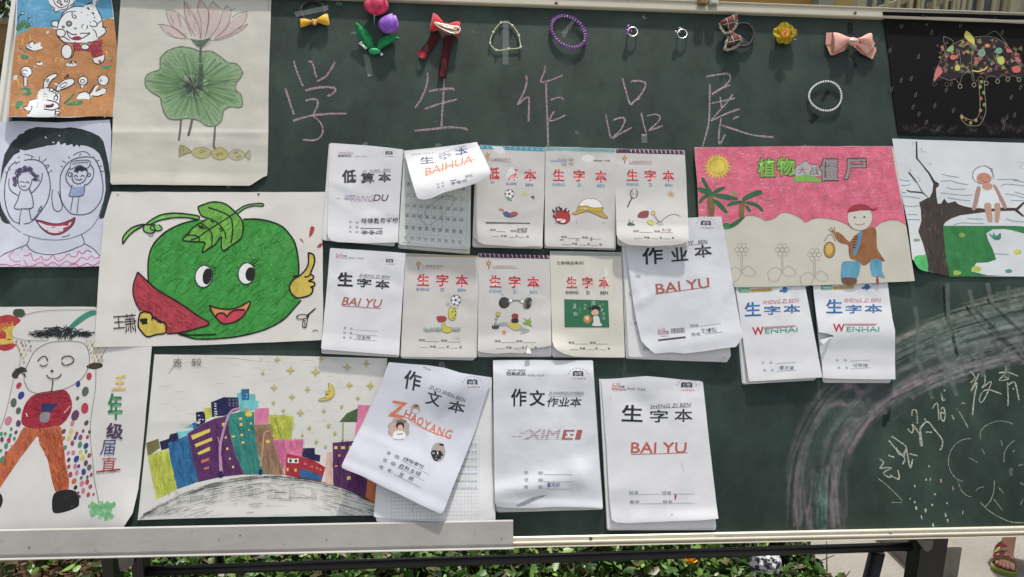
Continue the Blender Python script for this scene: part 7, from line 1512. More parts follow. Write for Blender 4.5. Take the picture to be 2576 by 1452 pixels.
def tail(name, spine, w, h, mat):
    bm = BM(); rows = []; n = len(spine)
    for i, (x, y) in enumerate(spine):
        dx = spine[min(i + 1, n - 1)][0] - spine[max(i - 1, 0)][0]; dy = spine[min(i + 1, n - 1)][1] - spine[max(i - 1, 0)][1]; l = math.hypot(dx, dy)
        rows.append([bm.verts.new(gp('F', x - dy / l * w * k, y + dx / l * w * k, h + 1.6 * math.sin(i * 0.8 + k * 2))) for k in (-1, -.5, 0, .5, 1)])
    for i in range(n - 1):
        for k in range(4): bm.faces.new((rows[i][k], rows[i][k + 1], rows[i + 1][k + 1], rows[i + 1][k]))
    bmesh.ops.solidify(bm, geom=bm.faces[:], thickness=0.0005); return obj(name, bm, mat, r, True)
tail('tail', smooth_pts([(1320, 270), (1285, 320), (1245, 380), (1200, 435)], False, 4), 34, 5, dr); tail('tail', smooth_pts([(1405, 280), (1398, 360), (1385, 460), (1368, 540), (1362, 612)], False, 4), 32, 5, dr)
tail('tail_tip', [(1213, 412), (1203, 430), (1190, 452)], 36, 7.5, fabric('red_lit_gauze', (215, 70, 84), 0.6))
crm = plain('cream_enamel', (226, 208, 186), 0.25, 0.1)
P = [gp('F', x, y, 17) for x, y in smooth_pts([(1300, 178), (1350, 190), (1430, 205), (1490, 215), (1503, 235), (1485, 260), (1440, 262), (1380, 240), (1330, 210)], True, 4)]
bm = BM(); tube(bm, P, 1.3 * MM, 8, True); obj('snap_clip', bm, crm, r, True)
bm = BM(); tube(bm, [gp('F', x, y, 17.5) for x, y in ((1310, 184), (1380, 212), (1440, 228), (1475, 238))], [1.0 * MM, 1.8 * MM, 2.4 * MM, 1.2 * MM], 8); tube(bm, [gp('F', x, y, 17) for x, y in ((1360, 200), (1440, 214), (1492, 226))], 1.1 * MM, 8); tube(bm, [gp('F', x, y, 17) for x, y in ((1360, 222), (1430, 248), (1484, 250))], 1.1 * MM, 8); obj('clip_tongue', bm, crm, r, True)

# thread bracelet with white beads
r = orn('thread_bracelet', 'thin pale thread bracelet with small white beads hanging in a rounded triangle', 'bracelet', 'F', 1860, 400)
pts = [(1822, 182), (1850, 176), (1885, 180), (1915, 203), (1945, 240), (1967, 282), (1974, 330), (1980, 372), (1940, 385), (1888, 386), (1840, 395), (1792, 398), (1760, 375), (1740, 343), (1745, 300), (1764, 257), (1790, 215)]
bm = BM(); tube(bm, [gp('F', x, y, 3) for x, y in smooth_pts(pts, True, 3)], 0.85 * MM, 8, True); obj('thread', bm, plain('pale_thread', (206, 204, 160), 0.6), r, True)
pearl = plain('pearl_white', (226, 224, 214), 0.18, 0, 0.04, 30, 0.6, coat=0.4)
def beads(parent, centres, rad, mat, name='bead', sc=(1, 1, 1)):
    first = None
    for c in centres:
        if first is None:
            bm = BM(); ball(bm, c, rad, 14, 10, sc); first = obj(name, bm, mat, parent, True, base=c); continue
        o = first.copy(); COL.objects.link(o); o.parent = parent
        off = Vector((0, 0, 0)); q = parent
        while q is not None: off += Vector(q.location); q = q.parent
        o.location = c - off
beads(r, [gp('F', x, y, 4) for x, y in ((1825, 180), (1915, 203), (1967, 282), (1980, 373), (1888, 386), (1791, 398), (1740, 343), (1764, 257))], 2.5 * MM, plain('bead_grey_white', (205, 208, 200), 0.25))

# purple bead bracelet
r = orn('purple_bead_bracelet', 'oval stretch bracelet of translucent purple beads', 'bracelet', 'F', 2357, 385)
pv = plain('purple_glass', (140, 62, 176), 0.12, 0, 0.3, 200, 0.8, trans=0.25, coat=0.6)
beads(r, ring_pts('F', 2357, 252, 152, 112, 38, 5, 38), 2.7 * MM, pv); beads(r, ring_pts('F', 2357, 250, 141, 102, 38, 8, 38), 1.2 * MM, plain('lilac_bead', (205, 160, 222), 0.15), 'spacer_bead')

# rings
r = orn('amethyst_ring', 'small silver ring set with purple stones', 'ring', 'G', 380, 290)
def ringthing(r, cx, cy, rad, depth, tilt):
    bm = BM(); tube(bm, ring_pts('G', cx, cy, rad, rad * 0.95, 0, 5, 30, tilt=tilt), 1.1 * MM, 8, True); obj('band', bm, silver, r, True)
ringthing(r, 388, 252, 38, 8, 3)
beads(r, [gp('G', x, y, h) for x, y, h in ((352, 218, 11), (340, 238, 12), (352, 252, 12), (345, 268, 11), (365, 232, 13), (362, 205, 10))], 2.3 * MM, plain('amethyst', (150, 72, 180), 0.1, 0, 0.2, 300, 0.8, coat=0.5), 'stone'); beads(r, [gp('G', x, y, 11) for x, y in ((372, 222, ), (378, 248), (350, 204), (368, 272), (410, 220))], 1.3 * MM, silver, 'setting')
r = orn('black_stone_ring', 'small silver ring with a black stone', 'ring', 'G', 770, 300)
ringthing(r, 780, 268, 37, 8, 3)
beads(r, [gp('G', 742, 232, 12)], 3.3 * MM, plain('black_stone', (18, 18, 24), 0.08, 0, 0.1, 100, 0.8), 'stone'); beads(r, [gp('G', x, y, 12) for x, y in ((760, 222), (728, 250), (758, 250), (742, 262))], 1.9 * MM, silver, 'setting')

# plaid bow on a black hair tie
r = orn('plaid_bow_hair_tie', 'black hair tie with a red and green plaid bow edged in cream lace', 'hair tie', 'G', 1190, 400)
def plaid():
    m, nt, p = nodes_of('plaid_cotton'); g = nt.nodes.new('ShaderNodeNewGeometry'); s_ = nt.nodes.new('ShaderNodeSeparateXYZ'); nt.links.new(g.outputs['Position'], s_.inputs[0])
    base = (0.10, 0.022, 0.026, 1); c = None; prev = col(128, 38, 44)
    for axis, a1, a2, w, rgb, sc in (('X', 1, .25, 0.52, col(48, 62, 50), 0.017), ('Z', 1, .25, 0.50, col(46, 60, 50), 0.019), ('X', 1, .25, 0.10, col(190, 180, 165), 0.017), ('Z', 1, .25, 0.09, col(180, 170, 150), 0.019)):
        o2 = 'Z' if axis == 'X' else 'X'
        v = math_(nt, 'ADD', s_.outputs[axis], math_(nt, 'MULTIPLY', s_.outputs[o2], a2 * (1 if axis == 'X' else -1)))
        fr_ = math_(nt, 'FRACT', math_(nt, 'ADD', math_(nt, 'DIVIDE', v, sc), 10.3 if w > .2 else 10.05))
        msk = math_(nt, 'LESS_THAN', fr_, w); msk = math_(nt, 'MULTIPLY', msk, 0.75 if w > .2 else 0.8)
        prev = mixc(nt, msk, prev, rgb)
    nt.links.new(prev, p.inputs['Base Color']); p.inputs['Roughness'].default_value = 0.85; bump(nt, p, noise_node(nt, 900, 2), 0.0004); return m
pla = plaid(); lace = fabric('cream_lace', (218, 208, 190), 0.85, 700, 0.2, 0.001)
bm = BM(); tube(bm, ring_pts('G', 1258, 278, 84, 92, 0, 5, 40), 2.6 * MM, 10, True); obj('elastic', bm, blackel, r, True)
def lacetrim(pts, h):
    P = smooth_pts(pts, False, 5); bm = BM(); rows = []
    for i, (x, y) in enumerate(P):
        dx = P[min(i + 1, len(P) - 1)][0] - P[max(i - 1, 0)][0]; dy = P[min(i + 1, len(P) - 1)][1] - P[max(i - 1, 0)][1]; l = math.hypot(dx, dy) or 1
        w = 15 + 4 * math.sin(i * 1.7); rows.append([bm.verts.new(gp('G', x - dy / l * w * k, y + dx / l * w * k, h + 1.6 * math.sin(i * 1.9 + k) + (2 if k == 0 else 0))) for k in (-0.5, 0, 0.5, 1.0)])
    for i in range(len(rows) - 1):
        for k in range(3): bm.faces.new((rows[i][k], rows[i][k + 1], rows[i + 1][k + 1], rows[i + 1][k]))
    bmesh.ops.solidify(bm, geom=bm.faces[:], thickness=0.0005); obj('lace_trim', bm, lace, r, True)
bm = BM(); wing(bm, gp('G', 1162, 262, 3), gp('G', 1068, 192, 3), gp('G', 1202, 128, 3), 7 * MM, lift=0.004); obj('bow_loop', bm, pla, r, True)
bm = BM(); wing(bm, gp('G', 1165, 268, 3), gp('G', 1130, 385, 3), gp('G', 1248, 335, 3), 7 * MM, lift=0.004); obj('bow_loop', bm, pla, r, True)
bm = BM(); ball(bm, gp('G', 1162, 262, 11), 6.5 * MM, sc=(1, 0.8, 1.1)); obj('knot', bm, pla, r, True)
lacetrim([(1148, 262), (1110, 262), (1090, 235), (1070, 205)], 13); lacetrim([(1205, 125), (1212, 165), (1205, 210), (1178, 242)], 13); lacetrim([(1068, 196), (1120, 155), (1200, 120)], 10); lacetrim([(1150, 290), (1130, 340), (1118, 400)], 13); lacetrim([(1175, 268), (1225, 290), (1258, 330)], 13); lacetrim([(1235, 350), (1180, 385), (1125, 400)], 10)

# yellow fabric flower
r = orn('yellow_flower_clip', 'ruffled yellow fabric flower clip', 'hair clip', 'G', 1590, 340)
yf = fabric('yellow_felt', (255, 196, 50), 0.85, 400, 0.12, 0.001, 0.4)
def petal(cx, cy, dirdeg, L, W, h0, h1, parent, mat, ruf=2.2):
    bm = BM(); rows = []; t = math.radians(dirdeg); n = 9
    for i in range(n + 1):
        u = i / n; w = W * math.sin(math.pi * min(1, 0.16 + u * 0.78)) ** 0.8
        rows.append([bm.verts.new(gp('G', cx + math.cos(t) * L * u - math.sin(t) * w * k, cy + math.sin(t) * L * u + math.cos(t) * w * k, h0 + (h1 - h0) * u ** 0.8 + ruf * u * math.sin(k * 5 + dirdeg) + 2.0 * abs(k) * u)) for k in [q / 4 for q in range(-4, 5)]])
    for i in range(n):
        for k in range(8): bm.faces.new((rows[i][k], rows[i][k + 1], rows[i + 1][k + 1], rows[i + 1][k]))
    bmesh.ops.solidify(bm, geom=bm.faces[:], thickness=0.0009); obj('petal', bm, mat, parent, True)
for d_, L, W, h in ((-95, 88, 58, 15), (-170, 96, 50, 13), (-45, 82, 46, 14), (-5, 100, 42, 15), (75, 88, 52, 8), (125, 92, 46, 8)): petal(1590, 262, d_, L, W, 14, h, r, yf, 1.6)
for d_, L, W, h in ((-130, 52, 34, 21), (-20, 50, 30, 21), (100, 52, 34, 15)): petal(1590, 266, d_, L, W, 18, h, r, yf, 1.4)
bm = BM(); tube(bm, ring_pts('G', 1590, 266, 24, 30, 0, 20, 18), 2.0 * MM, 8, True); tube(bm, ring_pts('G', 1592, 268, 11, 16, 0, 21, 14), 1.7 * MM, 8, True); obj('flower_heart', bm, fabric('orange_heart', (222, 132, 30), 0.8), r, True)
bm = BM(); box(bm, gp('G', 1488, 300, 6), gp('G', 1518, 284, 12)); box(bm, gp('G', 1650, 322, 6), gp('G', 1680, 308, 11)); bmesh.ops.bevel(bm, geom=bm.edges[:], offset=0.0006); obj('clip_end', bm, silver, r)
bm = BM(); ball(bm, gp('G', 1590, 265, 8), 14 * MM, sc=(1.4, 0.8, 0.8)); obj('backing', bm, fabric('dark_felt', (96, 62, 22), 0.9), r, True)

# pink bow
r = orn('pink_bow_clip', 'pink grosgrain ribbon bow clip with a silver centre', 'hair clip', 'G', 2110, 440)
pk = fabric('pink_grosgrain', (208, 156, 140), 0.6, 700, 0.06, 0.0006, 0.3)
pk2 = fabric('pink_grosgrain_back', (196, 140, 124), 0.6, 700, 0.06, 0.0006, 0.3)
def flat_tail(pts, h, mat=pk2):
    f = [gp('G', x, y, h + 1.2) for x, y in pts]; b = [p - UY * 0.7 * MM for p in f]; bm = BM(); hexa(bm, f, b); obj('ribbon_tail', bm, mat, r)
flat_tail([(2110, 345), (2180, 330), (2310, 375), (2312, 400), (2282, 468), (2190, 420)], 5); flat_tail([(2110, 300), (1960, 258), (1918, 258), (1912, 350), (1935, 352), (2100, 350)], 5); flat_tail([(2095, 345), (1913, 352), (1950, 436), (1975, 436), (2060, 400)], 4); flat_tail([(2140, 325), (2250, 268), (2280, 300), (2302, 350), (2260, 365)], 5)
bm = BM(); wing(bm, gp('G', 2105, 322, 5), gp('G', 1952, 272, 5), gp('G', 1962, 425, 5), 7 * MM, pleats=2); obj('bow_loop', bm, pk, r, True)
bm = BM(); wing(bm, gp('G', 2150, 325, 5), gp('G', 2262, 275, 5), gp('G', 2262, 385, 5), 7 * MM, pleats=2); obj('bow_loop', bm, pk, r, True)
bm = BM(); wing(bm, gp('G', 2140, 345, 8), gp('G', 2290, 368, 5), gp('G', 2240, 440, 5), 3.5 * MM, pleats=2); obj('bow_loop', bm, pk, r, True)
bm = BM(); ball(bm, gp('G', 2130, 330, 14), 8.5 * MM, sc=(1.3, 0.6, 1.15)); obj('knot', bm, pk, r, True)
beads(r, [gp('G', x, y, 20) for x, y in ((2110, 318), (2122, 322), (2134, 318), (2146, 322), (2158, 316), (2118, 312), (2140, 312))], 1.7 * MM, silver, 'crystal')

# pearl bracelet
r = orn('pearl_bracelet', 'round white pearl bracelet hanging below the ornament row at the right', 'bracelet', 'G', 1908, 880)
beads(r, [gp('G', x, y, 4.5) for x, y in [FRinv for FRinv in [((1908 + 128 * math.cos(t) + (10 if math.sin(t) > .4 and math.cos(t) > 0 else 0) * 0), 760 + 116 * math.sin(t + 0.10 * math.sin(t))) for t in [2 * math.pi * i / 41 for i in range(41)]]]], 2.25 * MM, pearl, 'pearl')
# ------------------------------------------------------------------ lean the board and all that hangs on it, then go on in world axes
for o in list(COL.objects):
    if o.parent is None and o.type in ('EMPTY', 'MESH'): o.matrix_world = LEAN @ Matrix.Translation(o.location)
ax, ay, az = RX @ ax, RX @ ay, RX @ az; CAMPOS = EYE.copy()
BOT = LEAN @ Vector((0, 0, ZBO)); TOPB = LEAN @ Vector((0, 0, ZTO)); Y0 = BOT.y; ZBW = BOT.z; NB = RX @ Vector((0, 1, 0))
# ------------------------------------------------------------------ stand, ground, hedge, buildings behind
blk = plain('black_steel', (34, 34, 36), 0.32, 0.4, 0.15, 40, 0.5); gus = plain('grey_gusset', (92, 88, 84), 0.5, 0.3)
YC = Y0 + 0.045
g0 = at(427, 1822, YC); g1 = at(2902, 1742, YC)
stand = thing('board_stand', 'black steel tube stand carrying the leaning blackboard', 'stand', ((g0.x + g1.x) / 2, YC, 0))
bm = BM(); tube(bm, [g0, g1], 0.0088, 16); obj('crossbar', bm, blk, stand, True)
UPB = RX @ Vector((0, 0, 1))
def leg(px0, px1, py, d0=0.0, d1=0.04):
    a = at(px0, py, YC); b = at(px1, py, YC); top = ZBW + 0.012; bm = BM(); box(bm, (a.x, YC - 0.02 + d0, 0), (b.x, YC - 0.02 + d1, top)); bmesh.ops.bevel(bm, geom=bm.edges[:], offset=0.002); obj('leg', bm, blk, stand)
    lo = Vector((0, YC, top + 0.004)); f = [Vector((x, YC - 0.015, top + 0.002)) for x in (a.x, b.x)]; 
    q = [p + UPB * 1.0 + Vector((0, 0.012, 0)) for p in f]; f = [p + Vector((0, 0.012, 0)) for p in f]; k = Vector((0, 0.035, -0.0))
    bm = BM(); hexa(bm, [f[0], f[1], q[1], q[0]], [f[0] + k, f[1] + k, q[1] + k, q[0] + k]); obj('back_post', bm, blk, stand)
    return (a.x + b.x) / 2
lx = leg(340, 376, 1800); leg(432, 468, 1800, 0.003, 0.038); rx_ = leg(2908, 2990, 1790)
bm = BM(); a = at(2796, 1760, YC + 0.005); b2 = at(2776, 1840, YC + 0.005); tube(bm, [a, a + (b2 - a) * (a.z / (a.z - b2.z) * 0.98)], 0.0145, 14); obj('brace', bm, blk, stand, True)
def gusset(pts, d=-0.024):
    f = [at(x, yy, YC + d) for x, yy in pts]; b = [p + Vector((0, 0.003, 0)) for p in f]; bm = BM(); hexa(bm, f, b); obj('bracket', bm, gus, stand)
gusset([(376, 1775), (428, 1775), (424, 1800), (402, 1818), (384, 1822), (378, 1800)]); gusset([(2922, 1722), (2975, 1722), (2972, 1748), (2958, 1760), (2948, 1756)])
for s_ in (lx, rx_):
    bm = BM(); tube(bm, [Vector((s_, YC - 0.25, 0.018)), Vector((s_, YC + 0.75, 0.018))], 0.018, 12); obj('foot', bm, blk, stand, True)
    bm = BM(); tube(bm, [Vector((s_, YC + 0.70, 0.03)), Vector((s_, YC + 0.055, ZBW + 0.02)) + UPB * 0.55], 0.012, 12); obj('brace', bm, blk, stand, True)

# concrete yard and soil
def concrete():
    m, nt, p = nodes_of('yard_concrete'); n1 = noise_node(nt, 1.6, 5, 0.65); n2 = noise_node(nt, 130, 4, 0.7)
    b = ramp(nt, n1, [(0.3, (0.23, 0.215, 0.185)), (0.7, (0.30, 0.285, 0.25))]); s = ramp(nt, n2, [(0.3, (0.82,) * 3), (0.7, (1.12,) * 3)])
    c = mixc(nt, 1.0, b, s); c.node.blend_type = 'MULTIPLY'; nt.links.new(c, p.inputs['Base Color']); p.inputs['Roughness'].default_value = 0.9; bump(nt, p, n2, 0.002); return m
bm = BM(); v = [bm.verts.new(q) for q in ((-60, -20, 0), (60, -20, 0), (60, 90, 0), (-60, 90, 0))]; bm.faces.new(v)
tag(obj('ground', bm, concrete()), kind='structure')
hx0 = -2.6; hx1 = ground(2480, 1800).x; hy0 = Y0 + 0.12; hy1 = Y0 + 2.6
bm = BM(); v = [bm.verts.new(q) for q in ((hx0, hy0, 0.004), (hx1, hy0, 0.004), (hx1 - 0.05, hy1, 0.004), (hx0, hy1, 0.004))]; bm.faces.new(v)
tag(obj('soil_bed', bm, plain('dry_soil', (112, 88, 66), 0.95, 0, 0.4, 14, 0.1, bmp=0.02, k=1.6)), kind='structure')
# low kerb
kb = plain('kerb_stone', (150, 146, 134), 0.9, 0, 0.15, 30, 0.2, k=1.3)
kerb = None
k0 = ground(2690, 1800)
for i in range(4):
    bm = BM(); x = hx1 + 0.42; yk = Y0 + 0.9 + i * 0.5; box(bm, (x, yk, 0), (x + 0.13, yk + 0.492, 0.11)); bmesh.ops.bevel(bm, geom=bm.edges[:], offset=0.006)
    o = obj('kerb_stone', bm, kb, base=(x, yk, 0)); o['kind'] = 'structure'
# hedge: many real leaves
def hedge(name, label, x0, x1, y0, y1, top, n, seed, cols):
    rs = random.Random(seed); root = thing(name, label, 'hedge', ((x0 + x1) / 2, (y0 + y1) / 2, 0))
    bm = BM(); L = bm.loops.layers.float_color.new('ink')
    for i in range(n):
        x = rs.uniform(x0, x1); y = rs.uniform(y0, y1); hmax = top * (0.80 + 0.2 * noise.noise(Vector((x * 4, y * 4, seed))) + 0.12 * noise.noise(Vector((x * 17, y * 17, 3))))
        e = min((x - x0) / 0.06, (x1 - x) / 0.06, (y - y0) / 0.05, 1); hmax *= 0.35 + 0.65 * max(0, min(1, e)) ** 0.5
        if noise.noise(Vector((x * 7, y * 7, 9))) < -0.42: continue
        z = hmax * (1 - abs(rs.gauss(0, 0.22)))
        if z < 0.01: z = rs.uniform(0.01, hmax)
        s = rs.uniform(0.007, 0.024); c = Vector((x, y, z))
        u = Vector((rs.gauss(0, 1), rs.gauss(0, 1), rs.gauss(0.5, 0.6))).normalized(); w = u.cross(Vector((rs.gauss(0, 1), rs.gauss(0, 1), rs.gauss(0, 1)))).normalized(); nn = u.cross(w)
        pts = [c - u * s, c - u * 0.2 * s + w * 0.52 * s + nn * 0.12 * s, c + u * 0.6 * s + w * 0.42 * s + nn * 0.1 * s, c + u * 1.0 * s, c + u * 0.6 * s - w * 0.42 * s + nn * 0.1 * s, c - u * 0.2 * s - w * 0.52 * s + nn * 0.12 * s]
        vs = [bm.verts.new(q) for q in pts]; cc = rs.choice(cols); f_ = rs.uniform(0.7, 1.3); cc = tuple(min(1, q * f_) for q in cc) + (1,)
        for fi in ((0, 1, 2, 3), (0, 3, 4, 5)):
            f = bm.faces.new([vs[q] for q in fi])
            for l in f.loops: l[L] = cc
    o = obj('leaves', bm, leafm, root, True); o['kind'] = 'stuff'
    bm = BM()
    for i in range(int(n / 55)):
        x = rs.uniform(x0 + .03, x1 - .03); y = rs.uniform(y0 + .03, y1 - .03); tube(bm, [Vector((x, y, 0)), Vector((x + rs.uniform(-.04, .04), y + rs.uniform(-.04, .04), top * .5)), Vector((x + rs.uniform(-.08, .08), y + rs.uniform(-.08, .08), top * .78))], [0.004, 0.003, 0.0012], 5)
    o = obj('branches', bm, plain('twig_bark', (90, 74, 56), 0.9, k=1.5), root, True); o['kind'] = 'stuff'
    return root
leafm, nt, p = nodes_of('leaf_green'); A = nt.nodes.new('ShaderNodeVertexColor'); A.layer_name = 'ink'; nt.links.new(A.outputs['Color'], p.inputs['Base Color']); p.inputs['Roughness'].default_value = 0.42; p.inputs['Specular IOR Level'].default_value = 0.5
GC = [(0.06, 0.14, 0.025), (0.10, 0.21, 0.035), (0.045, 0.095, 0.02), (0.15, 0.26, 0.05), (0.10, 0.09, 0.04), (0.025, 0.045, 0.015)]
xs = at(330, 1800, Y0 + 0.7).x
hedge('hedge', 'dense clipped green hedge in a bed behind the foot of the blackboard', xs, hx1, Y0 + 0.25, Y0 + 1.7, 0.30, 62000, 3, GC)
hedge('sparse_shrub', 'thin shrub over bare soil behind the left end of the blackboard', hx0, xs - 0.02, Y0 + 0.25, Y0 + 1.7, 0.24, 9000, 8, GC + [(0.14, 0.09, 0.05)] * 2)
# two marigolds
def marigold(px, py, lab):
    c = at(px, py, Y0 + 0.42); r = thing('marigold', lab, 'flower', (c.x, c.y, 0))
    bm = BM(); tube(bm, [Vector((c.x, c.y, 0)), Vector((c.x + .01, c.y, c.z * .6)), c], 0.002, 6); obj('stem', bm, plain('flower_stem', (70, 100, 50), 0.7), r, True)
    bm = BM(); rs = random.Random(int(px))
    for i in range(46):
        t = rs.uniform(0, 6.28); e = rs.uniform(0.1, 1.2); d = Vector((math.cos(t) * math.sin(e), math.sin(t) * math.sin(e), math.cos(e))); w = d.cross(UZ).normalized() * 0.005
        q = [c + d * 0.004, c + d * 0.016 + w, c + d * 0.021, c + d * 0.016 - w]; bm.faces.new([bm.verts.new(k) for k in q])
    obj('petals', bm, plain('marigold_orange', (235, 160, 40), 0.7), r, kind='stuff')
marigold(2200, 1796, 'single orange marigold in the hedge, just below the crossbar')
# crumpled wrapper
c = at(2438, 1792, Y0 + 0.42); bm = BM(); rs = random.Random(2); g = bmesh.ops.create_icosphere(bm, subdivisions=3, radius=0.032, matrix=Matrix.Translation(c) @ Matrix.Diagonal((1.1, 0.8, 0.8, 1)))
for v in bm.verts: d = v.co - c; v.co = c + d * (1 + 0.45 * noise.noise(v.co * 70) + 0.2 * noise.noise(v.co * 190))
wm, nt, p = nodes_of('wrapper_film'); f = ramp(nt, noise_node(nt, 60, 3), [(0.46, (0.05, 0.05, 0.07)), (0.52, (0.7, 0.7, 0.74))]); nt.links.new(f, p.inputs['Base Color']); p.inputs['Roughness'].default_value = 0.15
o = obj('crumpled_wrapper', bm, wm, base=(c.x, c.y, c.z - 0.025)); tag(o, 'crumpled black and white plastic wrapper caught at the right end of the hedge', 'wrapper')

# child standing behind the board: only one sandalled foot shows
sk = plain('skin', (190, 140, 118), 0.55, 0, 0.08, 30); 
gp0 = ground(3203, 1795, 0.03)               # toes of the visible foot
def skin_body(verts, edges, radii, root_i, name, mat, parent, sub=2):
    me = bpy.data.meshes.new(name); me.from_pydata([tuple(v) for v in verts], edges, []); o = bpy.data.objects.new(name, me); COL.objects.link(o)
    m = o.modifiers.new('s', 'SKIN'); 
    for i, r_ in enumerate(radii): me.skin_vertices[0].data[i].radius = (r_, r_) if not isinstance(r_, tuple) else r_
    me.skin_vertices[0].data[root_i].use_root = True
    s2 = o.modifiers.new('b', 'SUBSURF'); s2.levels = sub; s2.render_levels = sub
    dg = bpy.context.evaluated_depsgraph_get(); dg.update(); me2 = bpy.data.meshes.new_from_object(o.evaluated_get(dg)); bpy.data.objects.remove(o)
    bm = BM(); bm.from_mesh(me2); bpy.data.meshes.remove(me2)
    return obj(name, bm, mat, parent, True)
FX, FY = gp0.x, gp0.y                          # forefoot
heel = Vector((FX + 0.012, FY + 0.13, 0.03))
per = thing('person', 'child standing behind the blackboard, only a foot in a green and pink sandal showing', 'person', (FX + 0.09, FY + 0.11, 0))
x2 = FX + 0.17
V = [(FX + .085, FY + .13, 0.60), (FX + .085, FY + .13, 0.72), (FX + .085, FY + .13, 0.84), (FX + .085, FY + .13, 0.90), (FX + .085, FY + .115, 1.00), (FX + .085, FY + .12, 1.06),
     (FX + .025, FY + .13, 0.56), (FX + .018, FY + .125, 0.32), (FX + .012, FY + .125, 0.085), (FX + .006, FY + .055, 0.045), (FX, FY + .0, 0.032),
     (FX + .145, FY + .13, 0.56), (FX + .15, FY + .125, 0.32), (FX + .155, FY + .125, 0.085), (FX + .158, FY + .055, 0.045), (FX + .16, FY + .0, 0.032),
     (FX - .01, FY + .13, 0.83), (FX - .03, FY + .13, 0.66), (FX - .02, FY + .10, 0.50), (FX + .18, FY + .13, 0.83), (FX + .20, FY + .13, 0.66), (FX + .19, FY + .10, 0.50), (FX + .012, FY + .15, 0.035), (FX + .156, FY + .15, 0.035)]
E = [(0, 1), (1, 2), (2, 3), (3, 4), (4, 5), (0, 6), (6, 7), (7, 8), (8, 9), (9, 10), (0, 11), (11, 12), (12, 13), (13, 14), (14, 15), (2, 16), (16, 17), (17, 18), (2, 19), (19, 20), (20, 21), (8, 22), (13, 23)]
R_ = [.085, .075, .08, .035, .075, .07, .055, .042, .026, (.034, .024), (.037, .017), .055, .042, .026, (.034, .024), (.037, .017), .032, .024, .018, .032, .024, .018, .024, .024]
skin_body(V, E, R_, 0, 'body', sk, per)
bm = BM(); ball(bm, Vector((FX + .085, FY + .125, 1.03)), 0.088, 20, 14, (1, 1, 1.05)); 
for v in bm.verts:
    if v.co.y < FY + 0.09 and v.co.z < 1.06: v.co.y += 0.05
obj('hair', bm, plain('black_hair', (28, 24, 24), 0.5), per, True)
bm = BM(); n = 20; rings = []
for z, rr in ((0.30, .15), (0.45, .125), (0.60, .10), (0.72, .09), (0.83, .095), (0.865, .06)): rings.append([bm.verts.new((FX + .085 + math.cos(t * 2 * math.pi / n) * rr * (1 + .05 * math.sin(t * 2.5)), FY + .13 + math.sin(t * 2 * math.pi / n) * rr * .75, z)) for t in range(n)])
for i in range(5):
    for k in range(n): bm.faces.new((rings[i][k], rings[i][(k + 1) % n], rings[i + 1][(k + 1) % n], rings[i + 1][k]))
obj('dress', bm, fabric('pink_dress', (200, 110, 130), 0.8), per, True)
for e in ((FX + .058, 1.04), (FX + .112, 1.04)):
    bm = BM(); ball(bm, Vector((e[0], FY + .048, e[1])), .008, 8, 6); obj('eye', bm, MATS['black_stone'], per, True)
bm = BM(); ball(bm, Vector((FX + .085, FY + .040, 1.015)), .009, 8, 6, (1, 1, 1.4)); obj('nose', bm, sk, per, True)
bm = BM(); tube(bm, [Vector((FX + .068, FY + .050, .992)), Vector((FX + .085, FY + .044, .988)), Vector((FX + .102, FY + .050, .992))], .003, 6); obj('mouth', bm, plain('lips', (160, 70, 70), 0.5), per, True)
grn = plain('sandal_green', (118, 132, 56), 0.5); pnk = plain('sandal_pink', (196, 84, 100), 0.5); ins = plain('sandal_insole', (96, 82, 40), 0.7); star = plain('sandal_star', (228, 178, 150), 0.5)
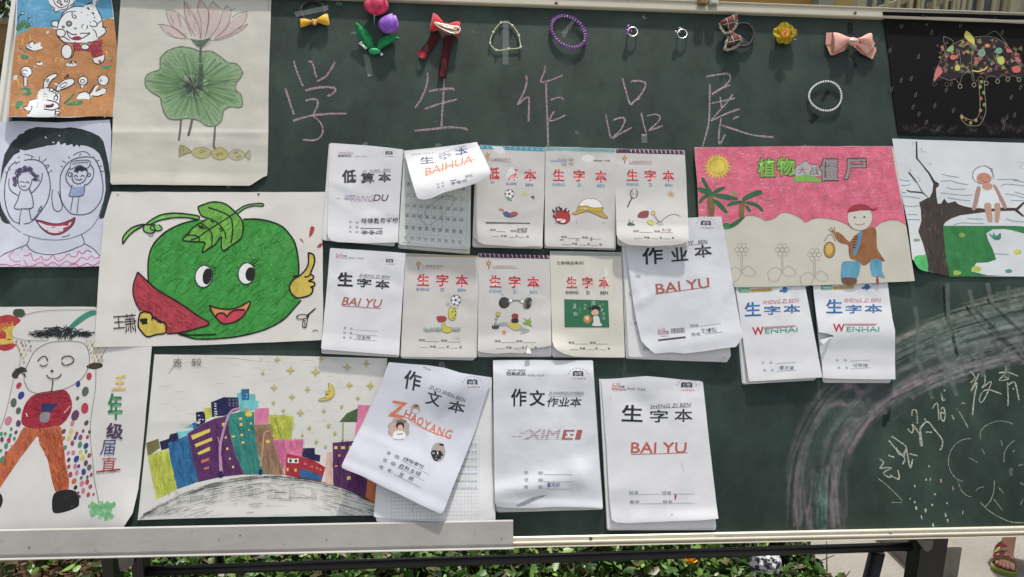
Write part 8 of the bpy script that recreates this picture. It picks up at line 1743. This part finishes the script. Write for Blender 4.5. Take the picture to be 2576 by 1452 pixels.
def sandal(fx, visible):
    s = thing('sandal', 'green soled sandal with a pink strap of pale stars on the child\'s foot' if visible else 'second green soled sandal of the child, beyond the right edge behind the board', 'sandal', (fx, FY + .06, 0), 'sandals of the child')
    out = [(fx + x * .001, FY + y * .001) for x, y in smooth_pts([(-50, 8), (-46, -18), (-25, -36), (5, -42), (32, -36), (48, -16), (50, 10), (40, 60), (36, 110), (38, 150), (25, 182), (5, 190), (-18, 182), (-30, 150), (-34, 105), (-42, 55)], True, 4)]
    bm = BM(); hexa(bm, [(x, y, .018) for x, y in out], [(x, y, 0.001) for x, y in out]); obj('sole', bm, grn, s)
    bm = BM(); tube(bm, [Vector((x, y, .020)) for x, y in out], .0038, 8, True); obj('sole_rim', bm, grn, s, True)
    bm = BM(); o2 = [(fx + (x - fx) * .93, y * 1.0 + (FY + .07 - y) * .05) for x, y in out]; hexa(bm, [(x, y, .0215) for x, y in o2], [(x, y, .0185) for x, y in o2]); obj('insole', bm, ins, s)
    # five toes
    for i, (tx, ty, tr, tl) in enumerate(((30, -18, .0125, 24), (11, -22, .0085, 20), (-4, -19, .0082, 18), (-18, -13, .0078, 16), (-31, -4, .0072, 14))):
        bm = BM(); b0 = Vector((fx + tx * .001 * .9, FY + .020, .036)); t0 = Vector((fx + tx * .001, FY + ty * .001 + .004, .030)); mid_ = (b0 + t0) / 2 + UZ * .004
        tube(bm, [b0, mid_, t0, t0 + (t0 - mid_).normalized() * tr * .6], [tr * .95, tr, tr, tr * .45], 12); obj('toe', bm, sk, s, True)
        bm = BM(); ball(bm, t0 + Vector((0, -tr * .2, tr * .82)), tr * .55, 8, 6, (1, 1, .35)); obj('toenail', bm, plain('toenail', (222, 150, 150), 0.3), s, True)
    def strap(nm, y, w, hgt, wid, mat, n=16, lean=0.0):
        bm = BM(); rows = []
        for i in range(n + 1):
            t = math.pi * i / n; rows.append([bm.verts.new((fx - math.cos(t) * wid, FY + y + yy + lean * math.sin(t), .012 + math.sin(t) ** .8 * (hgt + dz))) for yy, dz in ((-w, -.006), (0, 0), (w, .006))])
        for i in range(n):
            for k in range(2): bm.faces.new((rows[i][k], rows[i][k + 1], rows[i + 1][k + 1], rows[i + 1][k]))
        bmesh.ops.solidify(bm, geom=bm.faces[:], thickness=.003); obj(nm, bm, mat, s, True); return rows
    strap('front_strap', .036, .020, .052, .049, pnk); strap('strap_piping', .0155, .003, .046, .0505, grn); strap('strap_piping', .058, .0028, .060, .047, grn); strap('ankle_strap', .115, .010, .085, .040, pnk, lean=-.03); strap('strap_piping', .128, .003, .092, .041, grn, lean=-.035)
    for q in (-.9, -.45, 0.02, .45):
        t = math.pi * (0.5 + q * 0.42); c = Vector((fx - math.cos(t) * .0515, FY + .034, .0145 + math.sin(t) ** .8 * .0535)); nx = Vector((-math.cos(t), -.25, math.sin(t))).normalized(); a1 = nx.cross(Vector((0, 1, 0))).normalized(); b1 = nx.cross(a1)
        f = [c + (a1 * math.cos(k * math.pi / 5) + b1 * math.sin(k * math.pi / 5)) * (.0085 if k % 2 == 0 else .004) + nx * .002 for k in range(10)]; bm = BM(); hexa(bm, f, [p_ - nx * .002 for p_ in f]); obj('star', bm, star, s)
sandal(FX, True)

yaw = -math.atan2(FX - EYE.x, FY - EYE.y) * 0.85; PV = Matrix.Translation((FX, FY, 0)) @ Matrix.Rotation(yaw, 4, 'Z') @ Matrix.Scale(0.70, 4) @ Matrix.Translation((-FX, -FY, 0))
for o in list(COL.objects):
    if o.parent is None and o.name.split('.')[0] in ('person', 'sandal'): o.matrix_world = PV @ Matrix.Translation(o.location)
# buildings behind: seen only above and beside the board
wall_y = plain('ochre_render', (206, 166, 96), 0.85, 0, 0.08, 4, 0.2, bmp=0.003, k=1.5); cream = plain('cream_paint', (204, 196, 160), 0.6, 0, 0.06, 20, k=1.4); greyw = plain('grey_plaster', (172, 172, 156), 0.8, 0, 0.08, 5, k=1.3); darkg = plain('dark_window', (70, 78, 74), 0.15, 0, 0.3, 3, 0.6)
YB = 6.0
b = thing('school_building', 'ochre rendered building with a pale pillar and windows, behind the top of the board', 'building', (1.5, YB + 1, 0))
def wx(px): return at(px, 5, YB).x
bm = BM(); box(bm, (wx(1600) - 1.2, YB, 0), (wx(3264) + 3, YB + 0.25, 5.5)); obj('wall', bm, wall_y, b)
bm = BM(); box(bm, (wx(2592), YB - 0.12, 0), (wx(2640), YB - 0.003, 5.5)); obj('pillar', bm, greyw, b)
bm = BM(); box(bm, (wx(2640), YB - 0.10, 0), (wx(2725), YB - 0.003, 5.5)); obj('pilaster', bm, plain('pale_ochre_plaster', (214, 184, 118), 0.85, k=1.5), b)
bm = BM(); box(bm, (wx(3180), YB - 0.14, 0), (wx(3232), YB - 0.003, 5.5)); obj('pillar', bm, greyw, b)
for i, (x0, x1) in enumerate(((2740, 2900), (2915, 3040), (3055, 3175))):
    w = bm = BM(); box(bm, (wx(x0), YB - 0.02, 1.0), (wx(x1), YB - 0.004, 3.4)); wo = obj('window', bm, darkg, b)
    bm = BM(); x0_, x1_ = wx(x0), wx(x1)
    for xx in (x0_, (x0_ + x1_) / 2 - .02, x1_ - .04): box(bm, (xx, YB - 0.06, 1.0), (xx + .04, YB - 0.021, 3.4))
    box(bm, (x0_, YB - 0.058, 3.36), (x1_, YB - 0.022, 3.4)); box(bm, (x0_, YB - 0.058, 1.0), (x1_, YB - 0.022, 1.05)); obj('window_frame', bm, cream, wo)
# stair railing
YR = 3.4
rl = thing('stair_railing', 'cream metal railing with upright and slanting bars behind the top right corner of the board', 'railing', (at(2950, 10, YR).x, YR, 0))
ra = at(2735, 27, YR); rb = at(3275, 36, YR)
bm = BM(); box(bm, (ra.x, YR - .02, ra.z - .05), (rb.x + 1.0, YR + .02, ra.z + .004)); obj('bottom_rail', bm, cream, rl)
bm = BM(); box(bm, (ra.x, YR - .022, ra.z + 0.78), (rb.x + 1.0, YR + .022, ra.z + .83)); obj('top_rail', bm, cream, rl)
for px in range(2745, 3500, 38):
    x = at(px, 12, YR).x; bm = BM(); box(bm, (x, YR - .008, ra.z + .002), (x + .018, YR + .008, ra.z + .782)); obj('bar', bm, cream, rl)
for (x0, y0, x1, y1) in ((2790, 34, 2900, -6), (2960, 20, 3100, -35)):
    p0, p1 = at(x0, y0, YR + .03), at(x1, y1, YR + .03); d = (p1 - p0); bm = BM(); tube(bm, [p0, p0 + d * 4], .020, 10); obj('handrail', bm, cream, rl, True)
for px in (2745, 3230):
    x = at(px, 12, YR).x; bm = BM(); box(bm, (x - .04, YR - .035, 0), (x - .002, YR + .035, ra.z + .84)); obj('post', bm, cream, rl)
# left: wall and tree
YW = 4.2
lw = thing('boundary_wall', 'plain ochre wall beyond the left edge of the board', 'wall', (at(0, 150, YW).x - 1, YW, 0))
a0 = at(0, 78, YW)
bm = BM(); box(bm, (a0.x - 5, YW, 0.0), (a0.x + 0.75, YW + .25, a0.z)); obj('wall_face', bm, plain('sandy_render', (172, 142, 96), 0.9, 0, 0.1, 6, 0.2, bmp=0.004, k=1.7), lw)
bm = BM(); box(bm, (a0.x - 5, YW - .03, a0.z), (a0.x + 0.78, YW + .28, a0.z + .035)); obj('coping', bm, plain('coping_stone', (165, 150, 118), 0.9, k=1.6), lw)
bm = BM(); box(bm, (a0.x - 5, YW - .04, 0), (a0.x + .76, YW - .002, at(0, 205, YW).z)); obj('plinth', bm, plain('dark_plinth', (86, 70, 56), 0.9, k=1.3), lw)
tr = thing('tree', 'dark leafy tree above the ochre wall at the top left', 'tree', (a0.x - 0.2, YW + 1.6, 0))
bm = BM(); tx, ty = a0.x - 0.2, YW + 1.6
tube(bm, [Vector((tx, ty, 0)), Vector((tx + .05, ty, .9)), Vector((tx - .03, ty, 1.8)), Vector((tx + .05, ty, 2.8))], [.14, .11, .09, .04], 10)
for k in range(7): t = k * 0.9; tube(bm, [Vector((tx, ty, 1.4 + .18 * k)), Vector((tx + math.cos(t) * .5, ty + math.sin(t) * .5, 1.9 + .18 * k)), Vector((tx + math.cos(t) * 1.0, ty + math.sin(t) * .9, 2.2 + .18 * k))], [.05, .03, .012], 7)
obj('trunk', bm, plain('tree_bark', (84, 70, 56), 0.9), tr, True)
bm = BM(); L = bm.loops.layers.float_color.new('ink'); rs = random.Random(4)
cl = [Vector((tx + rs.gauss(0, .6), ty + rs.gauss(0, .5), 2.3 + rs.gauss(0, .45))) for _ in range(60)]
for i in range(15000):
    c = rs.choice(cl) + Vector((rs.gauss(0, .16), rs.gauss(0, .16), rs.gauss(0, .13))); s = rs.uniform(.02, .04); u = Vector((rs.gauss(0, 1), rs.gauss(0, 1), rs.gauss(0, 1))).normalized(); w = u.cross(UZ).normalized()
    vs = [bm.verts.new(q) for q in (c - u * s, c + w * s * .5, c + u * s, c - w * s * .5)]; f = bm.faces.new(vs); g_ = rs.choice(GC)
    for l in f.loops: l[L] = (*g_, 1)
o = obj('crown', bm, leafm, tr); o['kind'] = 'stuff'
